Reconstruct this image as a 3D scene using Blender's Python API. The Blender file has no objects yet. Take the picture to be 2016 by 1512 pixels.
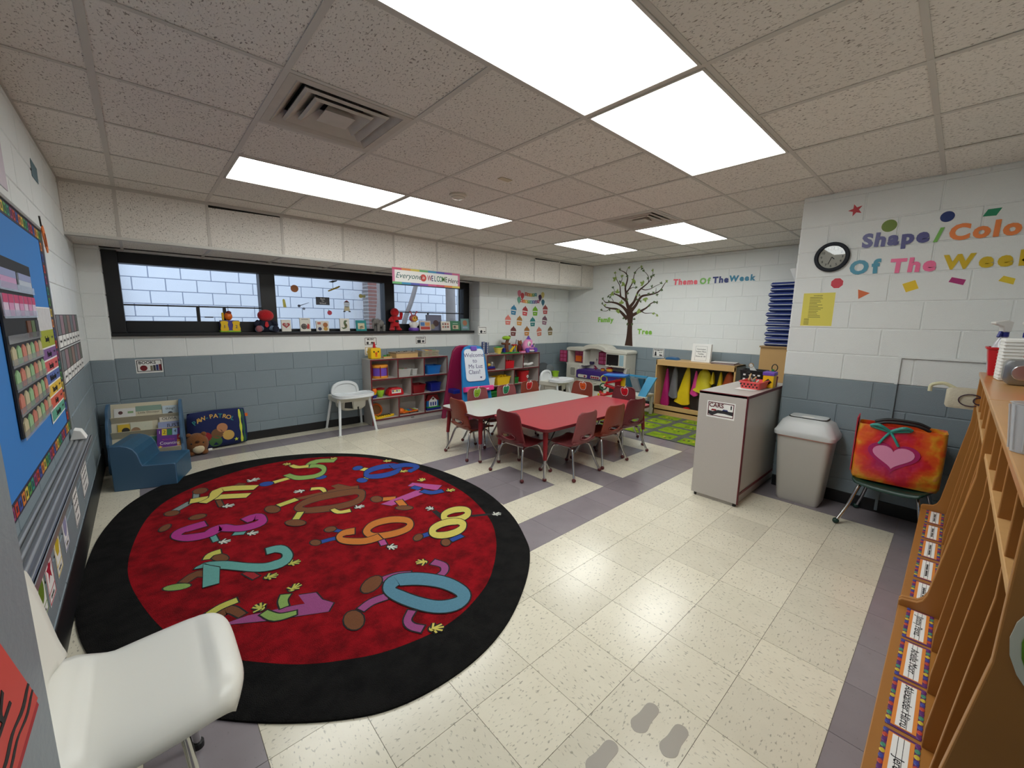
import bpy, bmesh, math, random
from mathutils import Vector, Matrix, Euler
random.seed(7)
PI = math.pi
scene = bpy.context.scene
COL = scene.collection

# ------------------------------------------------------------------ camera
cam_d = bpy.data.cameras.new('camera'); cam_d.sensor_width = 36.0; cam_d.sensor_fit = 'HORIZONTAL'
cam_d.lens = 799.686 / 2016 * 36.0; cam_d.clip_start = 0.02
cam = bpy.data.objects.new('camera', cam_d); COL.objects.link(cam)
_R = Matrix(((0.73989, 0.093155, -0.666247), (-0.672562, 0.124439, -0.729504), (0.01495, 0.987845, 0.154724)))
cam.matrix_world = Matrix.Translation((-1.70659, -1.36545, 1.44662)) @ _R.to_4x4()
scene.camera = cam

# ------------------------------------------------------------------ world, exposure
w = bpy.data.worlds.new('sky'); scene.world = w; w.use_nodes = True
bg = w.node_tree.nodes['Background']
bg.inputs[0].default_value = (0.66, 0.79, 1.0, 1); bg.inputs[1].default_value = 2.3
scene.view_settings.view_transform = 'Standard'; scene.view_settings.look = 'None'
scene.view_settings.gamma = 1.0; scene.view_settings.use_curve_mapping = False
scene.view_settings.exposure = 0.03
PANEL = 9.0     # strength of the ceiling light diffusers

# ------------------------------------------------------------------ helpers
def S(r, g, b):
    f = lambda c: (c/255/12.92) if c/255 <= 0.04045 else ((c/255+0.055)/1.055)**2.4
    return (f(r), f(g), f(b), 1.0)
MATS = {}
def mat(name, col, rough=0.5, metal=0.0, bump=0.0, bs=60.0, var=0.0, vs=6.0, emis=0.0, coat=0.0, alpha=1.0, spec=0.5, sheen=0.0):
    if name in MATS: return MATS[name]
    m = bpy.data.materials.new(name); m.use_nodes = True; MATS[name] = m
    nt = m.node_tree; b = nt.nodes['Principled BSDF']; L = nt.links
    b.inputs['Base Color'].default_value = col; b.inputs['Roughness'].default_value = rough
    b.inputs['Metallic'].default_value = metal; b.inputs['Specular IOR Level'].default_value = spec
    b.inputs['Coat Weight'].default_value = coat; b.inputs['Sheen Weight'].default_value = sheen
    if alpha < 1: b.inputs['Alpha'].default_value = alpha
    if emis:
        b.inputs['Emission Color'].default_value = col; b.inputs['Emission Strength'].default_value = emis
    if bump or var:
        tc = nt.nodes.new('ShaderNodeTexCoord')
    if var:
        n = nt.nodes.new('ShaderNodeTexNoise'); n.inputs['Scale'].default_value = vs; n.inputs['Detail'].default_value = 5
        L.new(tc.outputs['Object'], n.inputs['Vector'])
        mx = nt.nodes.new('ShaderNodeMix'); mx.data_type = 'RGBA'
        d = [max(0, c*(1-var)) for c in col[:3]] + [1]; e = [min(1, c*(1+var)) for c in col[:3]] + [1]
        mx.inputs[6].default_value = d; mx.inputs[7].default_value = e
        L.new(n.outputs['Fac'], mx.inputs[0]); L.new(mx.outputs[2], b.inputs['Base Color'])
    if bump:
        n2 = nt.nodes.new('ShaderNodeTexNoise'); n2.inputs['Scale'].default_value = bs; n2.inputs['Detail'].default_value = 3
        L.new(tc.outputs['Object'], n2.inputs['Vector'])
        bp = nt.nodes.new('ShaderNodeBump'); bp.inputs['Strength'].default_value = bump; bp.inputs['Distance'].default_value = 0.01
        L.new(n2.outputs['Fac'], bp.inputs['Height']); L.new(bp.outputs['Normal'], b.inputs['Normal'])
    return m

def link(o, parent=None):
    COL.objects.link(o)
    if parent is not None: o.parent = parent
    return o
def tag(o, label=None, cat=None, group=None, kind=None):
    if label: o['label'] = label
    if cat: o['category'] = cat
    if group: o['group'] = group
    if kind: o['kind'] = kind
    return o
def thing(name, label, cat, loc=(0, 0, 0), rz=0.0, group=None):
    o = bpy.data.objects.new(name, None); o.empty_display_size = 0.05; link(o)
    o.location = loc; o.rotation_euler = (0, 0, rz)
    return tag(o, label, cat, group)
def copy_tree(o, parent=None):
    c = o.copy(); COL.objects.link(c)
    if parent is not None: c.parent = parent
    for ch in list(o.children): copy_tree(ch, c)
    return c

class MB:
    """collects shapes into one mesh"""
    def __init__(s): s.v = []; s.f = []; s.m = []
    def add(s, vs, fs, mi=0):
        n = len(s.v); s.v += [tuple(p) for p in vs]; s.f += [tuple(i+n for i in f) for f in fs]; s.m += [mi]*len(fs); return s
    def box(s, x0, x1, y0, y1, z0, z1, mi=0):
        return s.add([(x0,y0,z0),(x1,y0,z0),(x1,y1,z0),(x0,y1,z0),(x0,y0,z1),(x1,y0,z1),(x1,y1,z1),(x0,y1,z1)],
                     [(0,3,2,1),(4,5,6,7),(0,1,5,4),(1,2,6,5),(2,3,7,6),(3,0,4,7)], mi)
    def prism(s, poly, axis, a, b, mi=0):
        """extrude a 2D polygon along axis; axis x: (y,z), y: (x,z), z: (x,y)"""
        def P(u, v, t): return {'x': (t,u,v), 'y': (u,t,v), 'z': (u,v,t)}[axis]
        n = len(poly); vs = [P(u,v,a) for u,v in poly] + [P(u,v,b) for u,v in poly]
        fs = [tuple(range(n))[::-1], tuple(range(n,2*n))] + [(i,(i+1)%n,(i+1)%n+n,i+n) for i in range(n)]
        return s.add(vs, fs, mi)
    def ring(s, outer, inner, axis, a, b, mi=0):
        """two matching closed loops, extruded: a frame"""
        def P(u, v, t): return {'x': (t,u,v), 'y': (u,t,v), 'z': (u,v,t)}[axis]
        n = len(outer)
        vs = [P(u,v,a) for u,v in outer]+[P(u,v,a) for u,v in inner]+[P(u,v,b) for u,v in outer]+[P(u,v,b) for u,v in inner]
        fs = []
        for i in range(n):
            j = (i+1) % n
            fs += [(i,j,j+n,i+n), (i+2*n,i+3*n,j+3*n,j+2*n), (i,i+2*n,j+2*n,j), (i+n,j+n,j+3*n,i+3*n)]
        return s.add(vs, fs, mi)
    def loft(s, rings, cap=True, mi=0, closed=True):
        n = len(rings[0]); vs = [p for r in rings for p in r]; fs = []
        for k in range(len(rings)-1):
            for i in range(n if closed else n-1):
                j = (i+1) % n
                fs.append((k*n+i, k*n+j, (k+1)*n+j, (k+1)*n+i))
        if cap and closed: fs += [tuple(range(n))[::-1], tuple(range((len(rings)-1)*n, len(rings)*n))]
        return s.add(vs, fs, mi)
    def tube(s, pts, r, n=10, mi=0, cap=True):
        pts = [Vector(p) for p in pts]; rs = r if isinstance(r, (list, tuple)) else [r]*len(pts)
        rings = []; up = None
        for i, p in enumerate(pts):
            d = (pts[min(i+1, len(pts)-1)] - pts[max(i-1, 0)]).normalized()
            if up is None:
                up = Vector((0,0,1)) if abs(d.z) < 0.9 else Vector((1,0,0))
            a = d.cross(up).normalized(); up = a.cross(d).normalized()
            rings.append([tuple(p + (a*math.cos(t) + up*math.sin(t))*rs[i]) for t in [2*PI*k/n for k in range(n)]])
        return s.loft(rings, cap, mi)
    def cyl(s, c, r, z0, z1, n=20, mi=0, r2=None):
        r2 = r if r2 is None else r2
        return s.loft([[(c[0]+r*math.cos(t), c[1]+r*math.sin(t), z0) for t in [2*PI*k/n for k in range(n)]],
                       [(c[0]+r2*math.cos(t), c[1]+r2*math.sin(t), z1) for t in [2*PI*k/n for k in range(n)]]], True, mi)
    def lathe(s, prof, c=(0,0), n=20, mi=0, sx=1.0, sy=1.0):
        return s.loft([[(c[0]+r*sx*math.cos(t), c[1]+r*sy*math.sin(t), z) for t in [2*PI*k/n for k in range(n)]] for r, z in prof], True, mi)
    def ell(s, c, rx, ry, rz, n=16, m=10, mi=0, rot=None):
        rings = []
        for j in range(m+1):
            ph = -PI/2 + PI*j/m; ph = max(-PI/2+0.02, min(PI/2-0.02, ph))
            rr = []
            for k in range(n):
                t = 2*PI*k/n; q = Vector((rx*math.cos(ph)*math.cos(t), ry*math.cos(ph)*math.sin(t), rz*math.sin(ph)))
                if rot: q = rot @ q
                rr.append((c[0]+q.x, c[1]+q.y, c[2]+q.z))
            rings.append(rr)
        return s.loft(rings, True, mi)
    def disc(s, c, r, axis, a, b, n=24, mi=0):
        return s.prism([(c[0]+r*math.cos(2*PI*k/n), c[1]+r*math.sin(2*PI*k/n)) for k in range(n)], axis, a, b, mi)
    def xf(s, M):
        s.v = [tuple(M @ Vector(p)) for p in s.v]; return s
    def mesh(s, name, mats, smooth=False, ang=40):
        me = bpy.data.meshes.new(name); me.from_pydata(s.v, [], s.f)
        for m in (mats if isinstance(mats, (list, tuple)) else [mats]): me.materials.append(m)
        if any(s.m): me.polygons.foreach_set('material_index', s.m)
        me.validate()
        bm = bmesh.new(); bm.from_mesh(me); bmesh.ops.recalc_face_normals(bm, faces=bm.faces); bm.to_mesh(me); bm.free()
        if smooth:
            me.polygons.foreach_set('use_smooth', [True]*len(me.polygons)); me.set_sharp_from_angle(angle=math.radians(ang))
        me.update(); return me
    def build(s, name, mats, parent=None, smooth=False, bevel=0, loc=None, rot=None, ang=40, seg=2):
        o = bpy.data.objects.new(name, s.mesh(name, mats, smooth, ang)); link(o, parent)
        if loc: o.location = loc
        if rot: o.rotation_euler = rot
        if bevel:
            b = o.modifiers.new('bevel', 'BEVEL'); b.width = bevel; b.segments = seg; b.limit_method = 'ANGLE'; b.angle_limit = math.radians(40)
        return o

def rrect(x0, x1, y0, y1, r, n=4):
    out = []
    for cx, cy, a in ((x1-r,y1-r,0),(x0+r,y1-r,90),(x0+r,y0+r,180),(x1-r,y0+r,270)):
        for k in range(n+1):
            t = math.radians(a+90*k/n); out.append((cx+r*math.cos(t), cy+r*math.sin(t)))
    return out
def catmull(pts, n=6, closed=False):
    out = []; N = len(pts)
    rng = range(N) if closed else range(N-1)
    g = (lambda i: pts[i % N]) if closed else (lambda i: pts[max(0, min(N-1, i))])
    for i in rng:
        p0, p1, p2, p3 = g(i-1), g(i), g(i+1), g(i+2)
        for k in range(n):
            t = k/n
            out.append(tuple(0.5*((2*b)+(-a+c)*t+(2*a-5*b+4*c-d)*t*t+(-a+3*b-3*c+d)*t**3) for a, b, c, d in zip(p0, p1, p2, p3)))
    if not closed: out.append(tuple(pts[-1]))
    return out
def ribbon(pts, wd):
    """closed outline of a stroke through 2D points"""
    L_, R_ = [], []; n = len(pts)
    for i in range(n):
        a = pts[max(i-1,0)]; b = pts[min(i+1,n-1)]; dx, dy = b[0]-a[0], b[1]-a[1]; d = math.hypot(dx, dy) or 1
        ww = wd[i] if isinstance(wd, (list, tuple)) else wd
        L_.append((pts[i][0]-dy/d*ww/2, pts[i][1]+dx/d*ww/2)); R_.append((pts[i][0]+dy/d*ww/2, pts[i][1]-dx/d*ww/2))
    return L_, R_

TXT = {}
def text_mesh(s, size, ext=0.0008, bold=0.0, align='CENTER', shear=0.0, space=1.0):
    key = (s, round(size, 5), ext, bold, align, shear, space)
    if key in TXT: return TXT[key].copy()
    cu = bpy.data.curves.new('lettering', 'FONT'); cu.body = s; cu.size = size; cu.extrude = ext; cu.offset = bold*size
    cu.align_x = align; cu.align_y = 'CENTER'; cu.shear = shear; cu.space_character = space; cu.resolution_u = 3
    o = bpy.data.objects.new('lettering', cu); me = bpy.data.meshes.new_from_object(o)
    bpy.data.objects.remove(o); bpy.data.curves.remove(cu); me.name = 'lettering'; TXT[key] = me
    return me
# orientation matrices for flat things on surfaces: local x = reading direction, local y = up, local z = out of surface
FACE = {
    '-x': Matrix(((0,0,-1),(-1,0,0),(0,1,0))),   # on a wall facing -x: reading runs towards -y
    '-y': Matrix(((1,0,0),(0,0,-1),(0,1,0))),    # on a wall facing -y: reading runs towards +x
    '+x': Matrix(((0,0,1),(1,0,0),(0,1,0))),     # on a wall facing +x: reading runs towards +y
    '+z': Matrix(((1,0,0),(0,1,0),(0,0,1))),
}
def place(o, face, loc, roll=0.0, parent=None):
    M = Matrix.Translation(loc) @ FACE[face].to_4x4() @ Matrix.Rotation(roll, 4, 'Z')
    o.matrix_local = M
    return o
def text(s, size, m, parent, loc=(0,0,0), roll=0.0, name='lettering', sx=1.0, **k):
    me = text_mesh(s, size, **k); me.materials.clear(); me.materials.append(m)
    o = bpy.data.objects.new(name, me); link(o, parent)
    o.matrix_local = Matrix.Translation(loc) @ Matrix.Rotation(roll, 4, 'Z') @ Matrix.Diagonal((sx, 1, 1, 1))
    return o
def scrib(parent, x, y, L, h, m, z=0.0016, face=None, name='small_print', words=1):
    """writing too small to read: a thin wavy line per word"""
    o = None
    for q in range(words):
        n = max(6, int(L/words/h*5)); x0 = x-L/2+L*q/words; pts = [(x0+L/words*.85*k/n, y+h*.5*math.sin(k*2.1)*(.6+.4*math.sin(k*.9))) for k in range(n+1)]
        l, r = ribbon(pts, h*.28); mb = MB(); N = len(l)
        mb.add([(a, b, z) for a, b in l+r], [(i, i+1, N+i+1, N+i) for i in range(N-1)])
        if face: mb.xf(FACE[face].to_4x4())
        o = mb.build(name, m, parent)
    return o
def flat(name, label, cat, face, loc, roll=0.0, group=None):
    """an Empty on a surface whose local xy is the surface plane, z points out of it"""
    o = thing(name, label, cat, group=group); place(o, face, loc, roll); return o

# ------------------------------------------------------------------ materials of the setting
M_WHITE = mat('white_block_paint', S(232, 236, 234), 0.45, bump=0.35, bs=220, var=0.03, vs=9)
M_GREY = mat('grey_block_paint', S(132, 146, 153), 0.42, bump=0.35, bs=220, var=0.05, vs=9)
M_BLACK = mat('black_vinyl', S(20, 21, 23), 0.45)
M_FRAME = mat('black_metal', S(14, 16, 20), 0.4)
M_DARK = mat('dark_gap', S(40, 38, 34), 0.9)
M_TRIM = mat('white_trim', S(206, 204, 196), 0.5)

def tile_mat(name, base, dark, light, spot=0.62):
    m = bpy.data.materials.new(name); m.use_nodes = True; nt = m.node_tree; L = nt.links; b = nt.nodes['Principled BSDF']
    tc = nt.nodes.new('ShaderNodeTexCoord'); oi = nt.nodes.new('ShaderNodeObjectInfo')
    add = nt.nodes.new('ShaderNodeVectorMath'); add.operation = 'ADD'
    mul = nt.nodes.new('ShaderNodeVectorMath'); mul.operation = 'SCALE'; mul.inputs['Scale'].default_value = 37.0
    L.new(oi.outputs['Location'], mul.inputs[0]); L.new(tc.outputs['Object'], add.inputs[0]); L.new(mul.outputs[0], add.inputs[1])
    mp = nt.nodes.new('ShaderNodeMapping'); mp.inputs['Scale'].default_value = (1.0, 0.42, 1); L.new(add.outputs[0], mp.inputs['Vector'])
    n1 = nt.nodes.new('ShaderNodeTexNoise'); n1.inputs['Scale'].default_value = 110; n1.inputs['Detail'].default_value = 2; L.new(mp.outputs[0], n1.inputs['Vector'])
    r1 = nt.nodes.new('ShaderNodeValToRGB'); r1.color_ramp.elements[0].position = spot; r1.color_ramp.elements[1].position = spot+0.1
    r1.color_ramp.elements[0].color = (0,0,0,1); r1.color_ramp.elements[1].color = (1,1,1,1); L.new(n1.outputs['Fac'], r1.inputs['Fac'])
    n2 = nt.nodes.new('ShaderNodeTexNoise'); n2.inputs['Scale'].default_value = 9; n2.inputs['Detail'].default_value = 6; L.new(add.outputs[0], n2.inputs['Vector'])
    mx = nt.nodes.new('ShaderNodeMix'); mx.data_type = 'RGBA'; mx.inputs[6].default_value = base; mx.inputs[7].default_value = light; L.new(n2.outputs['Fac'], mx.inputs[0])
    hs = nt.nodes.new('ShaderNodeHueSaturation'); L.new(mx.outputs[2], hs.inputs['Color'])
    mr = nt.nodes.new('ShaderNodeMapRange'); mr.inputs['To Min'].default_value = 0.93; mr.inputs['To Max'].default_value = 1.05
    L.new(oi.outputs['Random'], mr.inputs['Value']); L.new(mr.outputs[0], hs.inputs['Value'])
    m2 = nt.nodes.new('ShaderNodeMix'); m2.data_type = 'RGBA'; m2.inputs[7].default_value = dark
    L.new(hs.outputs[0], m2.inputs[6])
    ms = nt.nodes.new('ShaderNodeMath'); ms.operation = 'MULTIPLY'; ms.inputs[1].default_value = 0.62; L.new(r1.outputs[0], ms.inputs[0]); L.new(ms.outputs[0], m2.inputs[0])
    L.new(m2.outputs[2], b.inputs['Base Color']); b.inputs['Roughness'].default_value = 0.24
    b.inputs['Roughness'].default_value = 0.21
    MATS[name] = m; return m
M_TILE = tile_mat('cream_vinyl_tile', S(216, 209, 188), S(122, 118, 104), S(228, 222, 202), 0.60)
M_GTILE = tile_mat('grey_vinyl_tile', S(132, 124, 128), S(112, 105, 108), S(144, 137, 141), 0.66)

def ceiling_mat():
    m = bpy.data.materials.new('fissured_ceiling_tile'); m.use_nodes = True; nt = m.node_tree; L = nt.links; b = nt.nodes['Principled BSDF']
    tc = nt.nodes.new('ShaderNodeTexCoord'); oi = nt.nodes.new('ShaderNodeObjectInfo')
    add = nt.nodes.new('ShaderNodeVectorMath'); add.operation = 'ADD'
    mul = nt.nodes.new('ShaderNodeVectorMath'); mul.operation = 'SCALE'; mul.inputs['Scale'].default_value = 17.0
    L.new(oi.outputs['Location'], mul.inputs[0]); L.new(tc.outputs['Object'], add.inputs[0]); L.new(mul.outputs[0], add.inputs[1])
    mp = nt.nodes.new('ShaderNodeMapping'); mp.inputs['Scale'].default_value = (1.0, 0.5, 1); L.new(add.outputs[0], mp.inputs['Vector'])
    n1 = nt.nodes.new('ShaderNodeTexNoise'); n1.inputs['Scale'].default_value = 135; n1.inputs['Detail'].default_value = 3; n1.inputs['Distortion'].default_value = 0.6; L.new(mp.outputs[0], n1.inputs['Vector'])
    r1 = nt.nodes.new('ShaderNodeValToRGB'); r1.color_ramp.elements[0].position = 0.58; r1.color_ramp.elements[1].position = 0.68
    r1.color_ramp.elements[0].color = S(230, 225, 216); r1.color_ramp.elements[1].color = S(140, 132, 122); L.new(n1.outputs['Fac'], r1.inputs['Fac'])
    hs = nt.nodes.new('ShaderNodeHueSaturation'); L.new(r1.outputs[0], hs.inputs['Color'])
    mr = nt.nodes.new('ShaderNodeMapRange'); mr.inputs['To Min'].default_value = 0.94; mr.inputs['To Max'].default_value = 1.04
    L.new(oi.outputs['Random'], mr.inputs['Value']); L.new(mr.outputs[0], hs.inputs['Value'])
    L.new(hs.outputs[0], b.inputs['Base Color']); b.inputs['Roughness'].default_value = 0.9
    bp = nt.nodes.new('ShaderNodeBump'); bp.inputs['Strength'].default_value = 0.5; bp.inputs['Distance'].default_value = 0.006; bp.invert = True
    L.new(n1.outputs['Fac'], bp.inputs['Height']); L.new(bp.outputs['Normal'], b.inputs['Normal'])
    return m
M_CEIL = ceiling_mat()
M_LAMP = mat('lit_diffuser', (0.97, 1.0, 0.985, 1), 0.5, emis=PANEL)

# ------------------------------------------------------------------ room shell
XL, XR, XC = -2.075, 4.70, 2.45          # left wall, tree wall, clock wall
YW, YP, YF = 4.15, 4.00, -1.78           # window wall, piers beside it, wall behind the cubbies
YE = -0.36                               # where the clock wall ends
H = 2.473                                # ceiling
BAND = 1.019
T = 0.3048
def structure(o): o['kind'] = 'structure'; return o

# floor
fb = structure(MB().box(XL-0.1, XR+0.1, YF-0.1, YW+0.1, -0.06, -0.002).build('floor', mat('floor_joint', S(112, 104, 92), 0.8)))
def is_grey(i, j):
    if i == -6 and j <= 12: return True
    if j == 12 and i >= -6: return True
    if i == 9 and 1 <= j <= 12: return True
    if j == 1 and -5 <= i <= 9: return True
    if j == 6 and -1 <= i <= 9: return True
    if i == 4 and 1 <= j <= 6: return True
    if i == -1 and 1 <= j <= 6: return True
    if j in (3, 4) and i in (1, 2, 6, 7): return True
    if j < -4: return True
    if j < 0 and i >= 7: return True
    return False
def in_rug(x, y): return ((x+0.88)/1.12)**2 + ((y-1.6)/1.62)**2 < 0.9
cells = []
for i in range(-7, 16):
    for j in range(-6, 14):
        x0, x1 = max(i*T, XL), min((i+1)*T, XR); y0, y1 = max(j*T, YF), min((j+1)*T, YW)
        if i == 6 and j < 0: x1 = 6.9*T
        if i == 7 and j < 0: x0 = 6.9*T
        if x1-x0 < 0.01 or y1-y0 < 0.01: continue
        if y1 < YE and x0 > XC: continue
        cx, cy = (x0+x1)/2, (y0+y1)/2
        hid = in_rug(cx, cy) or cy < -1.4 or cx < -2.0 or (cx > 3.1 and cy < 2.6) or (cy < -0.2 and cx < -1.3)
        cells.append(((1000 if hid else 0) + math.hypot(cx+1.7, cy+1.37), x0, x1, y0, y1, is_grey(i, j), (i+j) % 2))
cells.sort(key=lambda c: c[0])
TC = {}; rest = MB()
for k, (d, x0, x1, y0, y1, g, alt) in enumerate(cells):
    sx, sy = x1-x0-0.0014, y1-y0-0.0014
    if k < 298:
        key = (round(sy if alt else sx, 3), round(sx if alt else sy, 3), g)
        if key not in TC:
            TC[key] = MB().box(-key[0]/2, key[0]/2, -key[1]/2, key[1]/2, -0.003, 0).mesh('floor_tile', M_GTILE if g else M_TILE)
        o = bpy.data.objects.new('floor_tile', TC[key]); link(o, fb); o.location = ((x0+x1)/2, (y0+y1)/2, 0)
        if alt: o.rotation_euler = (0, 0, PI/2)
    else:
        rest.box((x0+x1)/2-sx/2, (x0+x1)/2+sx/2, (y0+y1)/2-sy/2, (y0+y1)/2+sy/2, -0.003, 0, 1 if g else 0)
tag(rest.build('floor_tile', [M_TILE, M_GTILE], fb), kind='stuff')

# walls of painted concrete block
BC = {}
CH = 0.2032; BL = 0.4064; GAP = 0.006
def block_mesh(wd, ht, m):
    key = (round(wd, 3), round(ht, 3), m.name)
    if key not in BC:
        a, b, c = key[0]/2, key[1]/2, 0.004
        mb = MB().add([(-a,0,-b),(a,0,-b),(a,0,b),(-a,0,b),(-a+c,-0.005,-b+c),(a-c,-0.005,-b+c),(a-c,-0.005,b-c),(-a+c,-0.005,b-c)],
                      [(4,5,6,7),(0,1,5,4),(1,2,6,5),(2,3,7,6),(3,0,4,7)])
        BC[key] = mb.mesh('block', m)
    return BC[key]
def blocks(parent, face, at, a0, a1, z0, z1, ph=0.0, rows=None, band=BAND, mw=None, mg=None):
    """face: '-x','-y','+x' = the way the blocks look; at = wall plane; a = y or x range"""
    rot = {'-y': 0, '-x': -PI/2, '+x': PI/2, '+y': PI}[face]
    k0, k1 = int(round(z0/CH)), int(math.ceil(z1/CH-0.01))
    for k in range(k0, k1):
        zb, zt = max(k*CH, z0), min((k+1)*CH, z1)
        if zt-zb < 0.02: continue
        s = ph + (BL/2 if k % 2 else 0)
        n0 = int(math.floor((a0-s)/BL)) - 1
        for n in range(n0, n0 + int((a1-a0)/BL) + 4):
            l, r = max(s+n*BL, a0), min(s+(n+1)*BL, a1)
            if r-l < 0.02: continue
            m = (mg or M_GREY) if (zb+zt)/2 < band else (mw or M_WHITE)
            o = bpy.data.objects.new('block', block_mesh(r-l-GAP, zt-zb-GAP, m)); link(o, parent)
            c = (l+r)/2
            o.location = (c, at, (zb+zt)/2) if face in ('-y', '+y') else (at, c, (zb+zt)/2)
            o.rotation_euler = (0, 0, rot)
def wall(name, x0, x1, y0, y1, z0=0.0, z1=2.62):
    mb = MB()
    if z0 < BAND: mb.box(x0, x1, y0, y1, z0, min(BAND, z1), 1)
    if z1 > BAND: mb.box(x0, x1, y0, y1, max(BAND, z0), z1, 0)
    return structure(mb.build(name, [M_WHITE, M_GREY]))
wl = wall('wall_left', XL-0.12, XL, YF-0.12, 4.5);                 blocks(wl, '+x', XL, -0.3, YP, 0, H, 0.1)
wb = wall('wall_back', -1.915, XC, YW, YW+0.3, 0, 1.235);           blocks(wb, '-y', YW, -1.915, XC, 0, 1.235, 0.065)
wp = wall('wall_back_left', XL, -1.915, YP, 4.6);                  blocks(wp, '-y', YP, XL, -1.915, 0, 2.06, -1.915)
wq = wall('wall_back_right', XC, XR+0.1, YP, 4.6);                 blocks(wq, '-y', YP, XC, XR, 0, 2.06, XC-0.02)
blocks(wq, '-x', XC, YP, YW, 0, 1.235, YP); blocks(wq, '-x', XC, YP, 4.3, 1.2192, 2.06, YP)
blocks(wp, '+x', -1.915, YP, YW, 0, 1.2192, YP); blocks(wp, '+x', -1.915, YP, 4.3, 1.2192, 2.06, YP)
wr = wall('wall_right', XR, XR+0.12, YE-0.4, YP+0.6);              blocks(wr, '-x', XR, YE-0.3, YP, 0, H, 0.605)
wc = wall('wall_front_right', XC, XC+0.2, YF-0.12, YE);            blocks(wc, '-x', XC, YF, YE, 0, H, -0.755+0.2032)
blocks(wc, '+y', YE, XC, XC+0.2, 0, H, XC)
wall('wall_alcove', XC+0.2, XR+0.1, YE-0.5, YE-0.3)
wall('wall_front', XL-0.1, XC+0.1, YF-0.12, YF)
structure(MB().box(XC, XR+0.2, YW+0.3, YW+0.5, 0, 2.6).build('wall_outside_end', M_WHITE))
structure(MB().box(-1.915, XC, 4.2, 4.6, 2.05, 2.62).build('wall_lintel', M_WHITE))
# open door folded back against the left wall beside the camera
dr = structure(thing('door_1', None, None, (-2.028, -1.073, 0), math.radians(80.8)))
M_DOOR = mat('grey_door_paint', S(128, 136, 142), 0.4, bump=0.12, bs=60)
MB().box(0, .80, 0, .036, .01, 2.05).build('door_leaf', M_DOOR, dr, bevel=.002)
MB().box(.798, .803, .008, .028, .62, .70).build('latch_plate', mat('aged_steel', S(150, 148, 144), .35, .9), dr)

# baseboards
def bb(name, x0, x1, y0, y1, h): return structure(MB().box(x0, x1, y0, y1, 0, h).build(name, M_BLACK, bevel=0.004))
bb('baseboard_left', XL, XL+0.009, -0.28, YP, 0.19)
bb('baseboard_back', -1.915, XC, YW-0.009, YW, 0.1)
bb('baseboard_back_right', XC, XR, YP-0.009, YP, 0.1)
bb('baseboard_right', XR-0.009, XR, YE-0.3, YP, 0.1)
bb('baseboard_front_right', XC-0.009, XC, YF, YE, 0.1)

# ceiling: slab, grid, lay-in tiles
ce = structure(MB().box(XL-0.1, XR+0.1, YF-0.1, 4.6, H+0.10, H+0.2).build('ceiling', M_DARK))
GX, GY, G = 0.072, 0.068, 0.6096
YS = 3.42                                # face of the bulkhead over the window
def gx(k): return GX+G*k
def gy(k): return GY+G*k
LIGHTS = [(-2,3), (0,3), (4,3), (4,1), (0,-1), (-2,-1)]      # 4 ft along x, 2 ft along y
VENTS = [(-2,1), (3,1)]
skip = set()
for a, b in LIGHTS: skip |= {(a,b), (a+1,b)}
skip |= set(VENTS)
TM = {}
M_TEE = mat('ceiling_grid_metal', S(198, 193, 184), 0.5)
xs = [XL]+[gx(k) for k in range(-3, 8) if XL+0.05 < gx(k) < XR-0.05]+[XR]
ys = [YF]+[gy(k) for k in range(-3, 6) if YF+0.05 < gy(k) < YS-0.05]+[YS]
for i in range(len(xs)-1):
    for j in range(len(ys)-1):
        x0, x1, y0, y1 = xs[i], xs[i+1], ys[j], ys[j+1]
        ki, kj = round(((x0+x1)/2-GX)/G-0.5), round(((y0+y1)/2-GY)/G-0.5)
        if i == 0: ki = round((xs[1]-GX)/G)-1
        if (ki, kj) in skip: continue
        key = (round(x1-x0, 3), round(y1-y0, 3))
        if key not in TM: TM[key] = MB().box(-key[0]/2+0.006, key[0]/2-0.006, -key[1]/2+0.006, key[1]/2-0.006, 0, 0.014).mesh('ceiling_tile', M_CEIL)
        o = bpy.data.objects.new('ceiling_tile', TM[key]); link(o, ce)
        o.location = ((x0+x1)/2, (y0+y1)/2, H+0.001+random.random()*0.002); o.rotation_euler = (random.uniform(-.002,.002), random.uniform(-.002,.002), 0)
for x in xs:
    MB().box(max(x-0.013, XL), min(x+0.013, XR), YF, YS, H-0.002, H+0.001).build('grid_runner', M_TEE, ce)
for y in ys:
    for i in range(len(xs)-1):
        MB().box(xs[i]+0.013, xs[i+1]-0.013, max(y-0.011, YF), min(y+0.011, YS), H-0.0015, H+0.001).build('grid_cross_tee', M_TEE, ce)

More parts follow.
